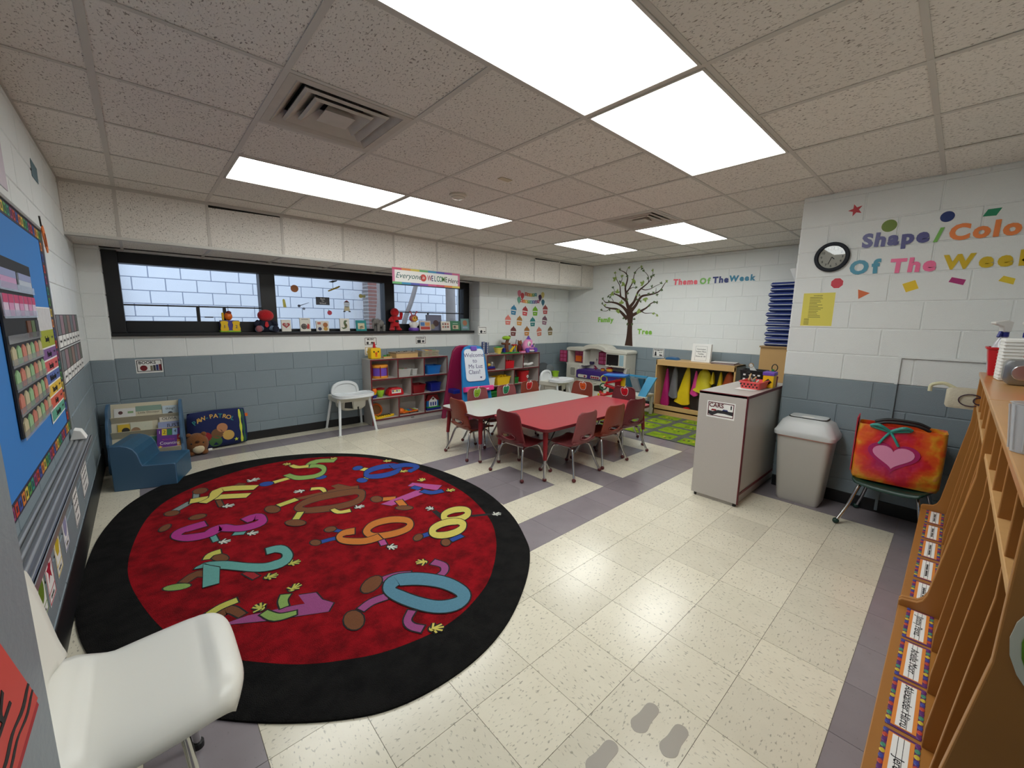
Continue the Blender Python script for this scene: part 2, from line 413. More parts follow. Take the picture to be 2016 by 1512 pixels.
# bulkhead of ceiling panels above the window
ZS = 2.055
so = structure(MB().box(XL, XR, YS+0.012, YW+0.05, ZS+0.016, H+0.09).build('trim_soffit', M_DARK))
sx = [XL]+[gx(k) for k in range(-3, 8) if XL+0.05 < gx(k) < XR-0.05]+[XR]
for i in range(len(sx)-1):
    wd = sx[i+1]-sx[i]
    for nm, dims, loc, rt in (('soffit_panel', (wd-0.02, 0.010, H-ZS-0.045), ((sx[i]+sx[i+1])/2, YS+0.008, (ZS+H)/2), 'f'),
                              ('soffit_panel', (wd-0.02, YP-YS-0.02, 0.010), ((sx[i]+sx[i+1])/2, (YS+YP)/2, ZS+0.008), 'b')):
        a, b, c = [d/2 for d in dims]
        o = MB().box(-a, a, -b, b, -c, c).build(nm, M_CEIL, so, loc=loc)
        if rt == 'f':
            o.rotation_euler = (random.uniform(-.012, .012), random.uniform(-.012, .012), 0)
            if i in (2, 9, 10): o.location.z -= 0.018; o.rotation_euler = (0.012, random.choice((-.02, .02)), 0)
    MB().box(sx[i]-0.011, sx[i]+0.011, YS-0.001, YS+0.006, ZS+0.012, H).build('soffit_trim', M_TEE, so)
    MB().box(sx[i]-0.011, sx[i]+0.011, YS+0.01, YW, ZS-0.001, ZS+0.006).build('soffit_trim', M_TEE, so)
MB().box(XL, XR, YS-0.003, YS+0.006, ZS-0.002, ZS+0.024).build('soffit_trim', M_TRIM, so)
MB().box(XL, XR, YS-0.003, YS+0.03, ZS-0.003, ZS+0.001).build('soffit_trim', M_TRIM, so)
MB().box(XL, XR, YS-0.003, YS+0.006, H-0.024, H).build('soffit_trim', M_TEE, so)

# ------------------------------------------------------------------ window and what lies outside
wn = structure(thing('window_1', None, None, (0, 4.29, 0)))
X0, X1, Z0, Z1 = -1.915, XC, 1.235, 2.05
def wbar(name, x0, x1, y0, y1, z0, z1, parent=wn, bev=0.004): return MB().box(x0, x1, y0-4.29, y1-4.29, z0, z1).build(name, M_FRAME, parent, bevel=bev)
wbar('window_sill', X0+0.005, X1-0.03, 4.10, 4.33, Z0, 1.268)
wbar('window_frame', X0, -1.80, 4.16, 4.40, 1.268, Z1); wbar('window_frame', 2.33, X1, 4.28, 4.40, 1.268, Z1)
wbar('window_frame', -1.80, 2.33, 4.24, 4.40, 1.945, Z1); wbar('window_frame', -1.80, -0.6, 4.26, 4.40, 1.268, 1.385)
wbar('window_frame', -0.6, 0.93, 4.26, 4.40, 1.268, 1.30);  wbar('window_frame', 0.93, 2.33, 4.26, 4.40, 1.268, 1.37)
wbar('mullion', -0.615, -0.455, 4.24, 4.40, 1.268, 1.945); wbar('mullion', 0.93, 1.075, 4.24, 4.40, 1.268, 1.945)
wbar('transom_bar', -1.80, -0.615, 4.30, 4.33, 1.537, 1.552); wbar('transom_bar', 1.075, 2.33, 4.30, 4.33, 1.537, 1.552)
wbar('vent_frame', -1.225, -1.195, 4.30, 4.335, 1.385, 1.537); wbar('vent_frame', -0.985, -0.955, 4.30, 4.335, 1.385, 1.537)
wbar('vent_frame', 1.66, 1.675, 4.30, 4.33, 1.37, 1.537)
hl = wbar('vent_handle', -1.16, -1.08, 4.285, 4.30, 1.425, 1.437); hl.rotation_euler = (0, 0, 0)
def glass_mat():
    m = bpy.data.materials.new('window_glass'); m.use_nodes = True; nt = m.node_tree; nt.nodes.remove(nt.nodes['Principled BSDF'])
    out = nt.nodes['Material Output']; tr = nt.nodes.new('ShaderNodeBsdfTransparent'); tr.inputs[0].default_value = (0.93, 0.95, 0.97, 1)
    gl = nt.nodes.new('ShaderNodeBsdfGlossy'); gl.inputs['Roughness'].default_value = 0.02
    fr = nt.nodes.new('ShaderNodeFresnel'); fr.inputs[0].default_value = 1.45
    mx = nt.nodes.new('ShaderNodeMixShader'); L = nt.links
    L.new(fr.outputs[0], mx.inputs[0]); L.new(tr.outputs[0], mx.inputs[1]); L.new(gl.outputs[0], mx.inputs[2]); L.new(mx.outputs[0], out.inputs[0]); return m
M_GLASS = glass_mat()
for x0, x1, z0 in ((-1.80, -0.615, 1.385), (-0.455, 0.93, 1.30), (1.075, 2.33, 1.37)):
    MB().box(x0, x1, 0.045, 0.050, z0, 1.945).build('pane', M_GLASS, wn)

# outside: a painted block wall, brick piers, tree trunks
OY = 7.45
M_OUT = mat('outside_block_paint', S(232, 232, 232), 0.7, bump=0.3, bs=120, var=0.04, vs=5)
ow = structure(MB().box(-4.5, 9.0, OY, OY+0.2, 0, 4.2).build('wall_outside', mat('outside_joint', S(140, 146, 160), 0.8)))
CHs = CH
def out_blocks():
    for k in range(4, 15):
        s = 0.1 + (BL/2 if k % 2 else 0)
        for n in range(-7, 17):
            l, r = s+n*BL, s+(n+1)*BL
            o = bpy.data.objects.new('block', block_mesh(BL-0.012, CH-0.012, M_OUT)); link(o, ow)
            o.location = ((l+r)/2, OY, (k+0.5)*CH)
out_blocks()
structure(MB().box(-6, 12, 4.6, OY+0.3, -0.2, 0.0).build('floor_outside', mat('outside_ground', S(150, 146, 132), 0.9, var=0.2, vs=3)))
M_BRICK = mat('red_brick', S(150, 104, 92), 0.8, var=0.2, vs=14, bump=0.3)
M_MORT = mat('brick_mortar', S(190, 182, 176), 0.9)
def brick_pier(x0, x1, y0, y1, lab):
    t = thing('brick_pier', lab, 'pillar', ((x0+x1)/2, (y0+y1)/2, 0), group='brick piers outside the window')
    a, b = (x1-x0)/2, (y1-y0)/2
    MB().box(-a+0.006, a-0.006, -b+0.006, b-0.006, 0, 3.4).build('mortar', M_MORT, t)
    n = max(1, int(round((x1-x0)/0.2))); bw = (x1-x0)/n
    me = MB().box(-bw/2+0.006, bw/2-0.006, -b, b, -0.03, 0.03).mesh('brick', M_BRICK)
    for k in range(12, 36):
        for q in range(n):
            o = bpy.data.objects.new('brick', me); link(o, t); o.location = (-a+bw*(q+0.5), 0, k*0.0762+0.03)
brick_pier(-2.33, -1.93, OY-0.226, OY-.006, 'brown brick pier seen at the far left of the window')
brick_pier(1.93, 2.33, OY-0.286, OY-.006, 'brown brick pier seen behind the tree through the middle pane')
M_BARK = mat('grey_bark', S(150, 140, 132), 0.9, bump=0.8, bs=25, var=0.2, vs=5)
def trunk(lab, pts, rs):
    o = MB().tube(catmull(pts, 5), [rs[0]+(rs[1]-rs[0])*i/(len(pts)*5-5) for i in range(len(pts)*5-4)], 12).build('tree', M_BARK, smooth=True)
    return tag(o, lab, 'tree', 'tree trunks outside the window')
trunk('thick grey tree trunk seen through the right edge of the middle pane', [(1.86,6.3,0),(1.84,6.3,1.2),(1.90,6.3,2.0),(1.80,6.35,3.4)], (0.17, 0.13))
trunk('slim leaning grey trunk seen through the left of the right pane', [(2.15,6.1,0),(2.16,6.1,1.2),(2.40,6.1,1.9),(2.75,6.1,3.0)], (0.05, 0.04))
trunk('straight grey trunk in the middle of the right pane', [(3.35,6.2,0),(3.36,6.2,1.5),(3.33,6.2,3.2)], (0.11, 0.10))
trunk('grey trunk next to the right jamb of the right pane', [(3.84,6.3,0),(3.82,6.3,1.5),(3.84,6.3,3.2)], (0.1, 0.09))
M_LEAF = mat('green_leaf', S(96, 132, 66), 0.6)

# ------------------------------------------------------------------ ceiling fixtures
names = {(-2,3): 'left one of the two lit ceiling panels in line with the window', (0,3): 'right one of the two lit ceiling panels in line with the window',
         (4,3): 'lit ceiling panel far back, nearest the corner by the tree mural', (4,1): 'lit ceiling panel beside the far air vent',
         (0,-1): 'large lit ceiling panel nearest the clock wall', (-2,-1): 'large lit ceiling panel at the top edge overhead'}
for (a, b) in LIGHTS:
    t = thing('ceiling_light', names[(a, b)], 'light', (gx(a)+G, gy(b)+G/2, H), group='fluorescent ceiling panels')
    hx, hy = G-0.013, G/2-0.012
    MB().ring([(-hx,-hy),(hx,-hy),(hx,hy),(-hx,hy)], [(-hx+.012,-hy+.012),(hx-.012,-hy+.012),(hx-.012,hy-.012),(-hx+.012,hy-.012)], 'z', -0.006, 0.03).build('frame', M_TEE, t)
    MB().box(-hx+.012, hx-.012, -hy+.012, hy-.012, -0.002, 0.004).build('diffuser', M_LAMP, t)
    MB().box(-hx, hx, -hy, hy, 0.03, 0.09).build('housing', M_TEE, t)
M_VENT = mat('vent_metal', S(190, 183, 172), 0.55, var=0.22, vs=7)
def sq(a): return [(-a,-a),(a,-a),(a,a),(-a,a)]
for n, (a, b) in enumerate(VENTS):
    t = thing('ceiling_vent', ('dusty square air vent in the ceiling above the rug', 'smaller looking square air vent beside the far lit panel')[n], 'vent', (gx(a)+G/2, gy(b)+G/2, H), group='ceiling air vents')
    MB().box(-.29, .29, -.29, .29, 0.075, 0.085).build('duct', mat('duct_dark', S(24, 23, 22), 0.9), t)
    MB().ring(sq(.292), sq(.255), 'z', -0.003, 0.004).build('frame', M_VENT, t)
    for a0, a1 in ((.262, .225), (.205, .15), (.145, .09)):
        mb = MB()
        mb.loft([[(x, y, 0.006) for x, y in sq(a0)], [(x, y, -0.004) for x, y in sq(a0-0.012)], [(x, y, 0.05) for x, y in sq(a1-.03)], [(x, y, 0.055) for x, y in sq(a1-.028)], [(x, y, 0.012) for x, y in sq(a0)]], cap=False)
        mb.build('louver', M_VENT, t)
    MB().loft([[(x, y, -0.004) for x, y in sq(.075)], [(x, y, 0.035) for x, y in sq(.05)]]).build('centre_plate', M_VENT, t)
t = thing('smoke_detector', 'round white smoke detector on the ceiling', 'smoke detector', (0.36, 1.60, H))
MB().lathe([(.072, 0), (.072, -.012), (.05, -.03), (.02, -.036)][::-1], n=24).build('body', mat('detector_plastic', S(205, 196, 180), 0.35), t, smooth=True)
MB().lathe([(.056, -.020), (.058, -.024), (.05, -.028)][::-1], n=24).build('vent_ring', M_DARK, t)
tag(MB().box(-.05, .05, -.025, .025, -.004, 0).build('ceiling_sticker', mat('beige_tape', S(200, 188, 160), 0.7), loc=(0.39, 1.04, H)), 'small beige patch stuck on a ceiling tile', 'sticker')

# ------------------------------------------------------------------ tables
M_CHROME = mat('chrome', S(200, 200, 200), 0.18, 1.0)
M_REDTOP = mat('red_laminate', S(172, 52, 62), 0.28, var=0.06, vs=30)
M_GRYTOP = mat('grey_laminate', S(186, 188, 182), 0.28, var=0.06, vs=60)
M_MAROON = mat('maroon_edge', S(104, 28, 36), 0.4)
M_LEGRED = mat('red_leg_paint', S(130, 26, 34), 0.35)
M_RUBR = mat('dark_red_rubber', S(92, 30, 32), 0.5)
M_RUBK = mat('black_rubber', S(22, 22, 22), 0.5)
def table(lab, x0, x1, y0, y1, top, z=0.5):
    t = thing('activity_table', lab, 'table', ((x0+x1)/2, (y0+y1)/2, 0))
    a, b = (x1-x0)/2, (y1-y0)/2
    MB().prism(rrect(-a+.004, a-.004, -b+.004, b-.004, .07, 5), 'z', z-.026, z).build('tabletop', top, t)
    MB().ring(rrect(-a, a, -b, b, .074, 5), rrect(-a+.004, a-.004, -b+.004, b-.004, .07, 5), 'z', z-.027, z-.0015).build('edge_band', M_MAROON, t)
    MB().ring(rrect(-a+.09, a-.09, -b+.09, b-.09, .02, 2), rrect(-a+.11, a-.11, -b+.11, b-.11, .02, 2), 'z', z-.06, z-.027).build('apron', M_RUBK, t)
    for sx_ in (-1, 1):
        for sy_ in (-1, 1):
            px, py = sx_*(a-.06), sy_*(b-.06)
            lg = MB().tube([(px-sx_*.02, py-sy_*.02, z-.027), (px, py, .2)], [.026, .019], 12).build('leg', M_LEGRED, t, smooth=True)
            MB().tube([(px, py, .205), (px+sx_*.004, py+sy_*.004, .012)], .0135, 12).build('leg_insert', M_CHROME, lg, smooth=True)
            MB().ell((px+sx_*.004, py+sy_*.004, .017), .02, .02, .017, 12, 8).build('glide', M_RUBR, lg, smooth=True)
            MB().tube([(px, py, .3), (px-sx_*.14, py, z-.03)], .006, 8).build('brace', M_RUBK, lg)
    return t
table('red topped activity table with dark red legs', .84, 2.65, .97, 1.725, M_REDTOP)
table('grey topped activity table with maroon edge behind the red table', .69, 2.50, 1.73, 2.44, M_GRYTOP)

# ------------------------------------------------------------------ stacking chairs
def chair_shell(sc=1.0, prof=None):
    prof = prof or [(.19,.283,.150),(.178,.303,.165),(.12,.305,.178),(.04,.298,.182),(-.05,.294,.182),(-.105,.298,.180),(-.138,.318,.178),(-.156,.352,.176),(-.168,.40,.172),(-.180,.46,.166),(-.192,.53,.160),(-.200,.585,.152),(-.204,.615,.136),(-.206,.628,.105)]
    P = catmull(prof, 4); N = 20; vs = []; idx = {}
    for i, (x, z, hw) in enumerate(P):
        f = i/(len(P)-1)
        for j in range(N+1):
            u = -1+2*j/N
            if z < .34: dz = .018*abs(u)**3; dx = 0
            else: dz = 0; dx = .03*abs(u)**2.2
            idx[i, j] = len(vs); vs.append([x+dx, u*hw, z+dz])
    cz, ry, rz = .385, .085, .026
    def inside(v, k=1.0): return v[2] > .345 and (v[1]/ry)**2+((v[2]-cz)/rz)**2 < k
    fs = []
    for i in range(len(P)-1):
        for j in range(N):
            q = (idx[i,j], idx[i,j+1], idx[i+1,j+1], idx[i+1,j])
            c = [sum(vs[k][m] for k in q)/4 for m in range(3)]
            if inside(c): continue
            fs.append(q)
    for v in vs:                                    # pull ragged hole edges onto the oval
        if v[2] > .345:
            r = math.sqrt((v[1]/ry)**2+((v[2]-cz)/rz)**2)
            if 0.05 < r < 1.0: v[1] /= r; v[2] = cz+(v[2]-cz)/r
            elif r < 1.18: v[1] *= 1.02/r; v[2] = cz+(v[2]-cz)*1.02/r
    mb = MB().add(vs, fs); mb.v = [(a*sc, b*sc, c*sc) for a, b, c in mb.v]
    return mb
def make_chair(mshell, name='stacking_chair', sc=1.0, foot=M_RUBR, tube_m=M_CHROME):
    t = thing(name, None, 'chair')
    o = chair_shell(sc).build('seat_shell', mshell, t, smooth=True, ang=60)
    s = o.modifiers.new('thick', 'SOLIDIFY'); s.thickness = .009*sc; s.offset = 0
    rim = [((-.172*sc)+.03*(abs(math.cos(a))*.085/.172)**2.2*sc, .085*sc*math.cos(a), (.385+.026*math.sin(a))*sc) for a in [2*PI*k/24 for k in range(25)]]
    MB().tube(rim, .0045*sc, 6).build('handle_rim', mshell, o, smooth=True)
    for sx_ in (-1, 1):
        for sy_ in (-1, 1):
            fx = .205 if sx_ > 0 else -.195
            pts = catmull([(0, sy_*.120, .283), (sx_*.085, sy_*.128, .281), (sx_*.118, sy_*.142, .255), (sx_*.155, sy_*.172, .13), (fx, sy_*.208, .02)], 5)
            lg = MB().tube([(x*sc, y*sc, z*sc) for x, y, z in pts], .0105*sc, 10).build('leg', tube_m, t, smooth=True)
            MB().ell((fx*sc, sy_*.21*sc, .0185*sc), .019*sc, .019*sc, .0185*sc, 12, 8).build('ball_glide', foot, lg, smooth=True)
    for sx_ in (-.07, .07):
        MB().tube([(sx_*sc, -.12*sc, .281*sc), (sx_*sc, .12*sc, .281*sc)], .008*sc, 8).build('cross_bar', tube_m, t, smooth=True)
    return t
M_MAR = mat('maroon_plastic', S(112, 36, 42), 0.38, bump=0.1, bs=300)
M_RUST = mat('rust_plastic', S(138, 58, 40), 0.38, bump=0.1, bs=300)
M_ROSE = mat('faded_maroon_plastic', S(138, 70, 72), 0.4, bump=0.1, bs=300)
protos = {}
def chair(col, x, y, rz, lab, apple=None):
    if col in protos: c = copy_tree(protos[col])
    else: c = make_chair({'mar': M_MAR, 'rust': M_RUST, 'rose': M_ROSE}[col]); protos[col] = c
    # apples are added afterwards so copies never inherit them
    c.location = (x, y, 0); c.rotation_euler = (0, 0, rz); c['label'] = lab; c['group'] = 'stacking chairs around the two tables'
    return c
ch = {}
ch[1] = chair('mar', .895, 1.35, 0.05, 'maroon chair standing at the left end of the red table')
ch[2] = chair('rose', 1.28, 1.04, PI/2+.05, 'faded maroon chair on the near side of the red table, nearest its front corner leg')
ch[0] = chair('rust', .865, 2.10, -.04, 'rust coloured chair standing at the left end of the grey table')
ch[3] = chair('rust', 1.77, 1.05, PI/2-.03, 'rust coloured chair in the middle of the near side of the red table')
ch[4] = chair('mar', 2.235, 1.09, PI/2-.12, 'maroon chair on the near side of the red table, nearest the green rug')
ch[5] = chair('rose', 1.27, 2.335, -PI/2+.05, 'faded maroon chair with lime green apple tag, in front of the easel')
ch[6] = chair('rose', 1.70, 2.30, -PI/2, 'faded maroon chair with dark green apple tag')
ch[7] = chair('rust', 2.17, 2.36, -PI/2-.05, 'rust coloured chair with red apple tag, on the far side of the grey table')
ch[8] = chair('rust', 2.57, 2.04, PI+.12, 'rust coloured chair with orange apple tag')
ch[9] = chair('mar', 2.64, 1.44, PI+.05, 'maroon chair with red apple tag at the right end of the red table')
APPLE = catmull([(0,.040),(.022,.052),(.045,.040),(.048,.005),(.035,-.035),(.012,-.050),(0,-.044),(-.012,-.050),(-.035,-.035),(-.048,.005),(-.045,.040),(-.022,.052)], 3, True)
M_PAPER = mat('white_paper', S(238, 238, 234), 0.6)
M_INK = mat('black_ink', S(22, 22, 24), 0.6)
def apple_tag(c, col, cname, word):
    t = bpy.data.objects.new('apple_tag', MB().prism([(x*1.12, y*1.12) for x, y in APPLE], 'z', 0, .002).add([(-.006,.05,.0),(.006,.05,.0),(.03,.085,.0),(.004,.07,0),(-.006,.05,.002),(.006,.05,.002),(.03,.085,.002),(.004,.07,.002)], [(0,1,2,3),(4,5,6,7),(0,1,5,4),(1,2,6,5)]).mesh('apple_tag', M_PAPER)); link(t, c)
    t.matrix_local = Matrix.Translation((-.178, 0, .566)) @ Matrix(((0,.15,.99),(1,0,0),(0,.99,-.15))).to_4x4()
    t['label'] = cname+' apple shaped name tag'
    MB().prism(APPLE, 'z', .002, .003).build('apple_print', mat('apple_'+cname, col, 0.5), t)
    scrib(t, 0, -.005, .04, .012, M_INK, .0034)
apple_tag(ch[5], S(150, 190, 40), 'lime green', 'Mia'); apple_tag(ch[6], S(30, 130, 84), 'dark green', 'Noah'); apple_tag(ch[7], S(214, 30, 34), 'red', 'Ella')
apple_tag(ch[8], S(228, 92, 28), 'orange', 'Ava'); apple_tag(ch[9], S(214, 20, 40), 'bright red', 'Liam')

# ------------------------------------------------------------------ open shelf units
M_LAM = mat('grey_speckled_laminate', S(186, 180, 174), 0.4, var=0.08, vs=160)
def shelf_unit(lab, x, y, wd=1.215, dp=.28, ht=.9):
    t = thing('toy_shelf', lab, 'shelf', (x, y, 0), group='open toy shelves'); th = .018
    zs = [.078, .366, .632, ht]
    def brd(name, x0, x1, z0, z1, y0=0, y1=dp):
        o = MB().box(x0, x1, y0+.004, y1, z0, z1).build(name, M_LAM, t)
        if name != 'back_panel': MB().box(x0+.0005, x1-.0005, y0, y0+.004, z0+.0005, z1-.0005).build('edge_band', M_MAROON, o)
    brd('side_panel', 0, th, 0, ht); brd('side_panel', wd-th, wd, 0, ht)
    brd('top', th, wd-th, ht-th, ht)
    for z in zs[:3]: brd('shelf', th, wd-th, z-th, z)
    brd('back_panel', th, wd-th, zs[0], ht-th, dp-.012, dp)
    MB().box(th, wd-th, .012, .024, 0, zs[0]-th).build('plinth', M_LAM, t)
    MB().box(wd/2-.025, wd/2+.025, .009, .012, .028, .036).build('maker_plate', M_INK, t)
    for xx, z0, z1 in ((.395,zs[2],ht-th),(.81,zs[2],ht-th),(.60,zs[1],zs[2]-th),(.395,zs[0],zs[1]-th),(.81,zs[0],zs[1]-th)): brd('divider', xx-th/2, xx+th/2, z0, z1)
    return t
AX_, AY_ = .515, 3.86; BX_, BY_ = 2.375, 3.705
shelf_unit('grey toy shelf with maroon edges under the window, beside the feeding chair', AX_, AY_)
shelf_unit('grey toy shelf with maroon edges right of the easel', BX_, BY_, ht=.89)

def tub(name, lab, cat, loc, sx_, sy_, sz_, m, rz=0.0, taper=.85, rim=.006, th=.004, group=None, r=.012):
    """an open container with walls, floor and a rolled rim"""
    t = thing(name, lab, cat, loc, rz, group)
    def R(k, z): return [(x, y, z) for x, y in rrect(-sx_/2*k, sx_/2*k, -sy_/2*k, sy_/2*k, r, 3)]
    def R2(k, z): return [(x, y, z) for x, y in rrect(-sx_/2*k+th, sx_/2*k-th, -sy_/2*k+th, sy_/2*k-th, r*.7, 3)]
    MB().loft([R(taper, 0), R(1, sz_), R2(1, sz_), R2(taper, .004)]).build('body', m, t, smooth=True, ang=50)
    MB().ring(rrect(-sx_/2-rim, sx_/2+rim, -sy_/2-rim, sy_/2+rim, r+rim, 3), rrect(-sx_/2+th, sx_/2-th, -sy_/2+th, sy_/2-th, r, 3), 'z', sz_-.008, sz_+.002).build('rim', m, t)
    return t
P_RED = mat('red_plastic', S(196, 22, 34), 0.35); P_BLUE = mat('blue_plastic', S(24, 108, 190), 0.35); P_NAVY = mat('navy_plastic', S(22, 34, 128), 0.35)
P_YEL = mat('yellow_plastic', S(240, 196, 24), 0.35); P_GRN = mat('green_plastic', S(36, 140, 54), 0.35); P_WHT = mat('white_plastic', S(232, 232, 228), 0.35)
P_ORG = mat('orange_plastic', S(236, 112, 28), 0.35); P_PUR = mat('purple_plastic', S(112, 76, 180), 0.35); P_LIME = mat('lime_plastic', S(150, 196, 40), 0.4)
P_PINK = mat('pink_plastic', S(226, 60, 140), 0.35); P_LPINK = mat('light_pink_plastic', S(236, 150, 196), 0.35); P_TEAL = mat('teal_plastic', S(40, 150, 150), 0.4)
P_DRED = mat('dark_red_plastic', S(132, 16, 26), 0.35); P_SKY = mat('sky_blue_plastic', S(58, 148, 214), 0.35)
M_WOOD = mat('light_maple', S(206, 168, 112), 0.42, var=0.10, vs=4); M_WOODD = mat('brown_wood', S(110, 72, 40), 0.5, var=0.15, vs=6)
def clear_mat(name, col, a):
    m = mat(name, col, 0.12, alpha=a); return m
M_CLEAR = clear_mat('clear_plastic', S(226, 226, 222), 0.42)

ZT, ZM, ZB = .632, .366, .078
# shelf under the window, top row
t = thing('toy_drum', 'purple and orange toy drum on the top shelf', 'drum', (AX_+.185, AY_+.135, ZT+.001))
MB().cyl((0,0), .105, .03, .15, 24).build('drum_body', P_PUR, t, smooth=True)
MB().lathe([(.112,.0),(.116,.012),(.112,.034),(.02,.036)], n=24).build('drum_band', mat('amber_plastic', S(222,146,50), .4), t, smooth=True)
MB().lathe([(.112,.146),(.116,.16),(.112,.180),(.10,.186)], n=24).build('drum_band', MATS['amber_plastic'], t, smooth=True)
for k in range(6):
    a = k*PI/3+.2; MB().tube([(.112*math.cos(a), .112*math.sin(a), .012), (.112*math.cos(a), .112*math.sin(a), .17)], .006, 6).build('drum_strut', P_DRED, t)
t = tub('clear_bin', 'clear plastic bin full of wooden sticks on the top shelf', 'bin', (AX_+.525, AY_+.14, ZT+.001), .22, .17, .105, M_CLEAR)
for k in range(16):
    a = random.uniform(-.5,.5); c = (random.uniform(-.05,.05), random.uniform(-.04,.04), .02+.006*k)
    MB().box(-.07,.07,-.004,.004,0,.004).build('stick', random.choice((M_WOOD, P_GRN, P_RED, M_WOODD)), t, loc=c, rot=(0, random.uniform(-.15,.15), a))
tub('clear_box', 'small clear plastic box beside the bin of sticks', 'box', (AX_+.70, AY_+.13, ZT+.001), .08, .12, .095, M_CLEAR)
tub('storage_bin', 'bright blue storage bin on the top shelf', 'bin', (AX_+1.0, AY_+.135, ZT+.001), .24, .2, .125, P_BLUE, rz=.05)
# middle row
t = thing('stacking_cup', 'orange, yellow and blue stacking cups', 'toy', (AX_+.075, AY_+.10, ZM+.001))
MB().lathe([(.035,0),(.042,.04),(.04,.042)], n=18).build('cup', P_NAVY, t, smooth=True); MB().lathe([(.03,.042),(.042,.07),(.04,.072)], n=18).build('cup', P_YEL, t, smooth=True); MB().lathe([(.04,.072),(.045,.10),(.035,.125),(.01,.128)], n=18).build('cup', P_ORG, t, smooth=True)
t = thing('shape_pot', 'lime and yellow toy pot with a maroon lid', 'toy', (AX_+.175, AY_+.11, ZM+.001))
MB().lathe([(.028,0),(.05,.06),(.056,.10),(.055,.102)], n=18).build('pot', P_LIME, t, smooth=True); MB().lathe([(.058,.102),(.062,.12),(.03,.13),(.01,.132)], n=18).build('lid', P_DRED, t, smooth=True)
t = thing('toy_radio', 'red toy radio with a white and black keyboard', 'toy', (AX_+.395, AY_+.13, ZM+.001))
MB().prism([(-.115,0),(.115,0),(.12,.03),(.10,.085),(.06,.11),(-.06,.11),(-.10,.085),(-.12,.03)], 'y', -.06, .06).build('body', P_RED, t, bevel=.012)
MB().box(-.07,.07,-.064,-.058,.035,.085).build('keyboard', P_WHT, t)
for k in range(4): MB().box(-.06+.03*k,-.045+.03*k,-.067,-.063,.055,.083).build('key', (M_INK, P_YEL, M_INK, P_LIME)[k], t)
tub('storage_bin', 'dark red storage bin on the middle shelf', 'bin', (AX_+.745, AY_+.135, ZM+.001), .215, .2, .125, P_DRED)
tub('storage_bin', 'navy blue storage bin on the middle shelf', 'bin', (AX_+1.03, AY_+.125, ZM+.001), .18, .17, .13, P_NAVY)
# bottom row
t = thing('tambourine', 'orange tambourine leaning on the shelf back', 'instrument', (AX_+.15, AY_+.2, ZB+.002)); t.rotation_euler = (-.25, 0, 0)
MB().ring([(.09*math.cos(2*PI*k/24), .09+.09*math.sin(2*PI*k/24)) for k in range(24)], [(.07*math.cos(2*PI*k/24), .09+.07*math.sin(2*PI*k/24)) for k in range(24)], 'y', -.02, .02).build('hoop', P_ORG, t, smooth=True)
MB().prism([(.07*math.cos(2*PI*k/24), .09+.07*math.sin(2*PI*k/24)) for k in range(24)], 'y', -.002, .002).build('skin', mat('drum_skin', S(150,100,50), .6), t)
t = thing('toy_guitar', 'yellow and black toy guitar lying on the bottom shelf', 'instrument', (AX_+.20, AY_+.075, ZB+.001), .12)
MB().prism(catmull([(-.14,-.05),(-.05,-.055),(0,-.035),(.05,-.03),(.15,-.012),(.15,.012),(.05,.03),(0,.035),(-.05,.055),(-.14,.05)], 3, True), 'z', 0, .03).build('body', P_YEL, t, bevel=.005)
for k in range(6): MB().box(-.10+.035*k, -.085+.035*k, -.03, .03, .03, .036).build('key', M_INK, t)
t = thing('toy_xylophone', 'orange striped toy xylophone on the bottom shelf', 'instrument', (AX_+.625, AY_+.12, ZB+.001), .1)
MB().prism(rrect(-.15,.13,-.045,.045,.03,4), 'z', .012, .04).build('body', P_ORG, t, bevel=.01)
MB().ell((-.155,0,.05), .05, .05, .042, 14, 8).build('head', P_ORG, t, smooth=True)
for k in range(6): MB().box(-.09+.035*k, -.066+.035*k, -.05, .05, .04, .048).build('bar', (P_YEL, P_TEAL, P_BLUE, P_RED, P_LIME, P_WHT)[k], t)
for k in range(4): MB().cyl((-.1+.07*k, (-.035 if k % 2 else .035)), .014, 0, .014, 10).build('foot', M_INK, t)
t = thing('play_house', 'small toy house panel with red roof and white fence', 'toy', (AX_+1.0, AY_+.1, ZB+.001))
MB().box(-.12,.12,-.045,.045,0,.035).build('base', P_NAVY, t, bevel=.006); MB().box(-.112,.112,-.042,.042,.035,.05).build('lawn', P_GRN, t)
MB().box(-.1,.1,.0,.02,.05,.15).build('wall', P_BLUE, t); MB().prism([(-.12,.14),(.12,.14),(.075,.235),(-.075,.235)], 'y', -.01, .03).build('roof', P_DRED, t, bevel=.004)
MB().prism([(-.07,.05),(.07,.05),(.07,.14),(0,.205),(-.07,.14)], 'y', -.016, -.004).build('gable', P_WHT, t)
for k in range(3): MB().box(-.05+.04*k,-.03+.04*k,-.02,-.015,.065,.12).build('window', P_NAVY, t)
MB().box(-.015,.015,-.021,-.016,.155,.18).build('window', M_WOODD, t)
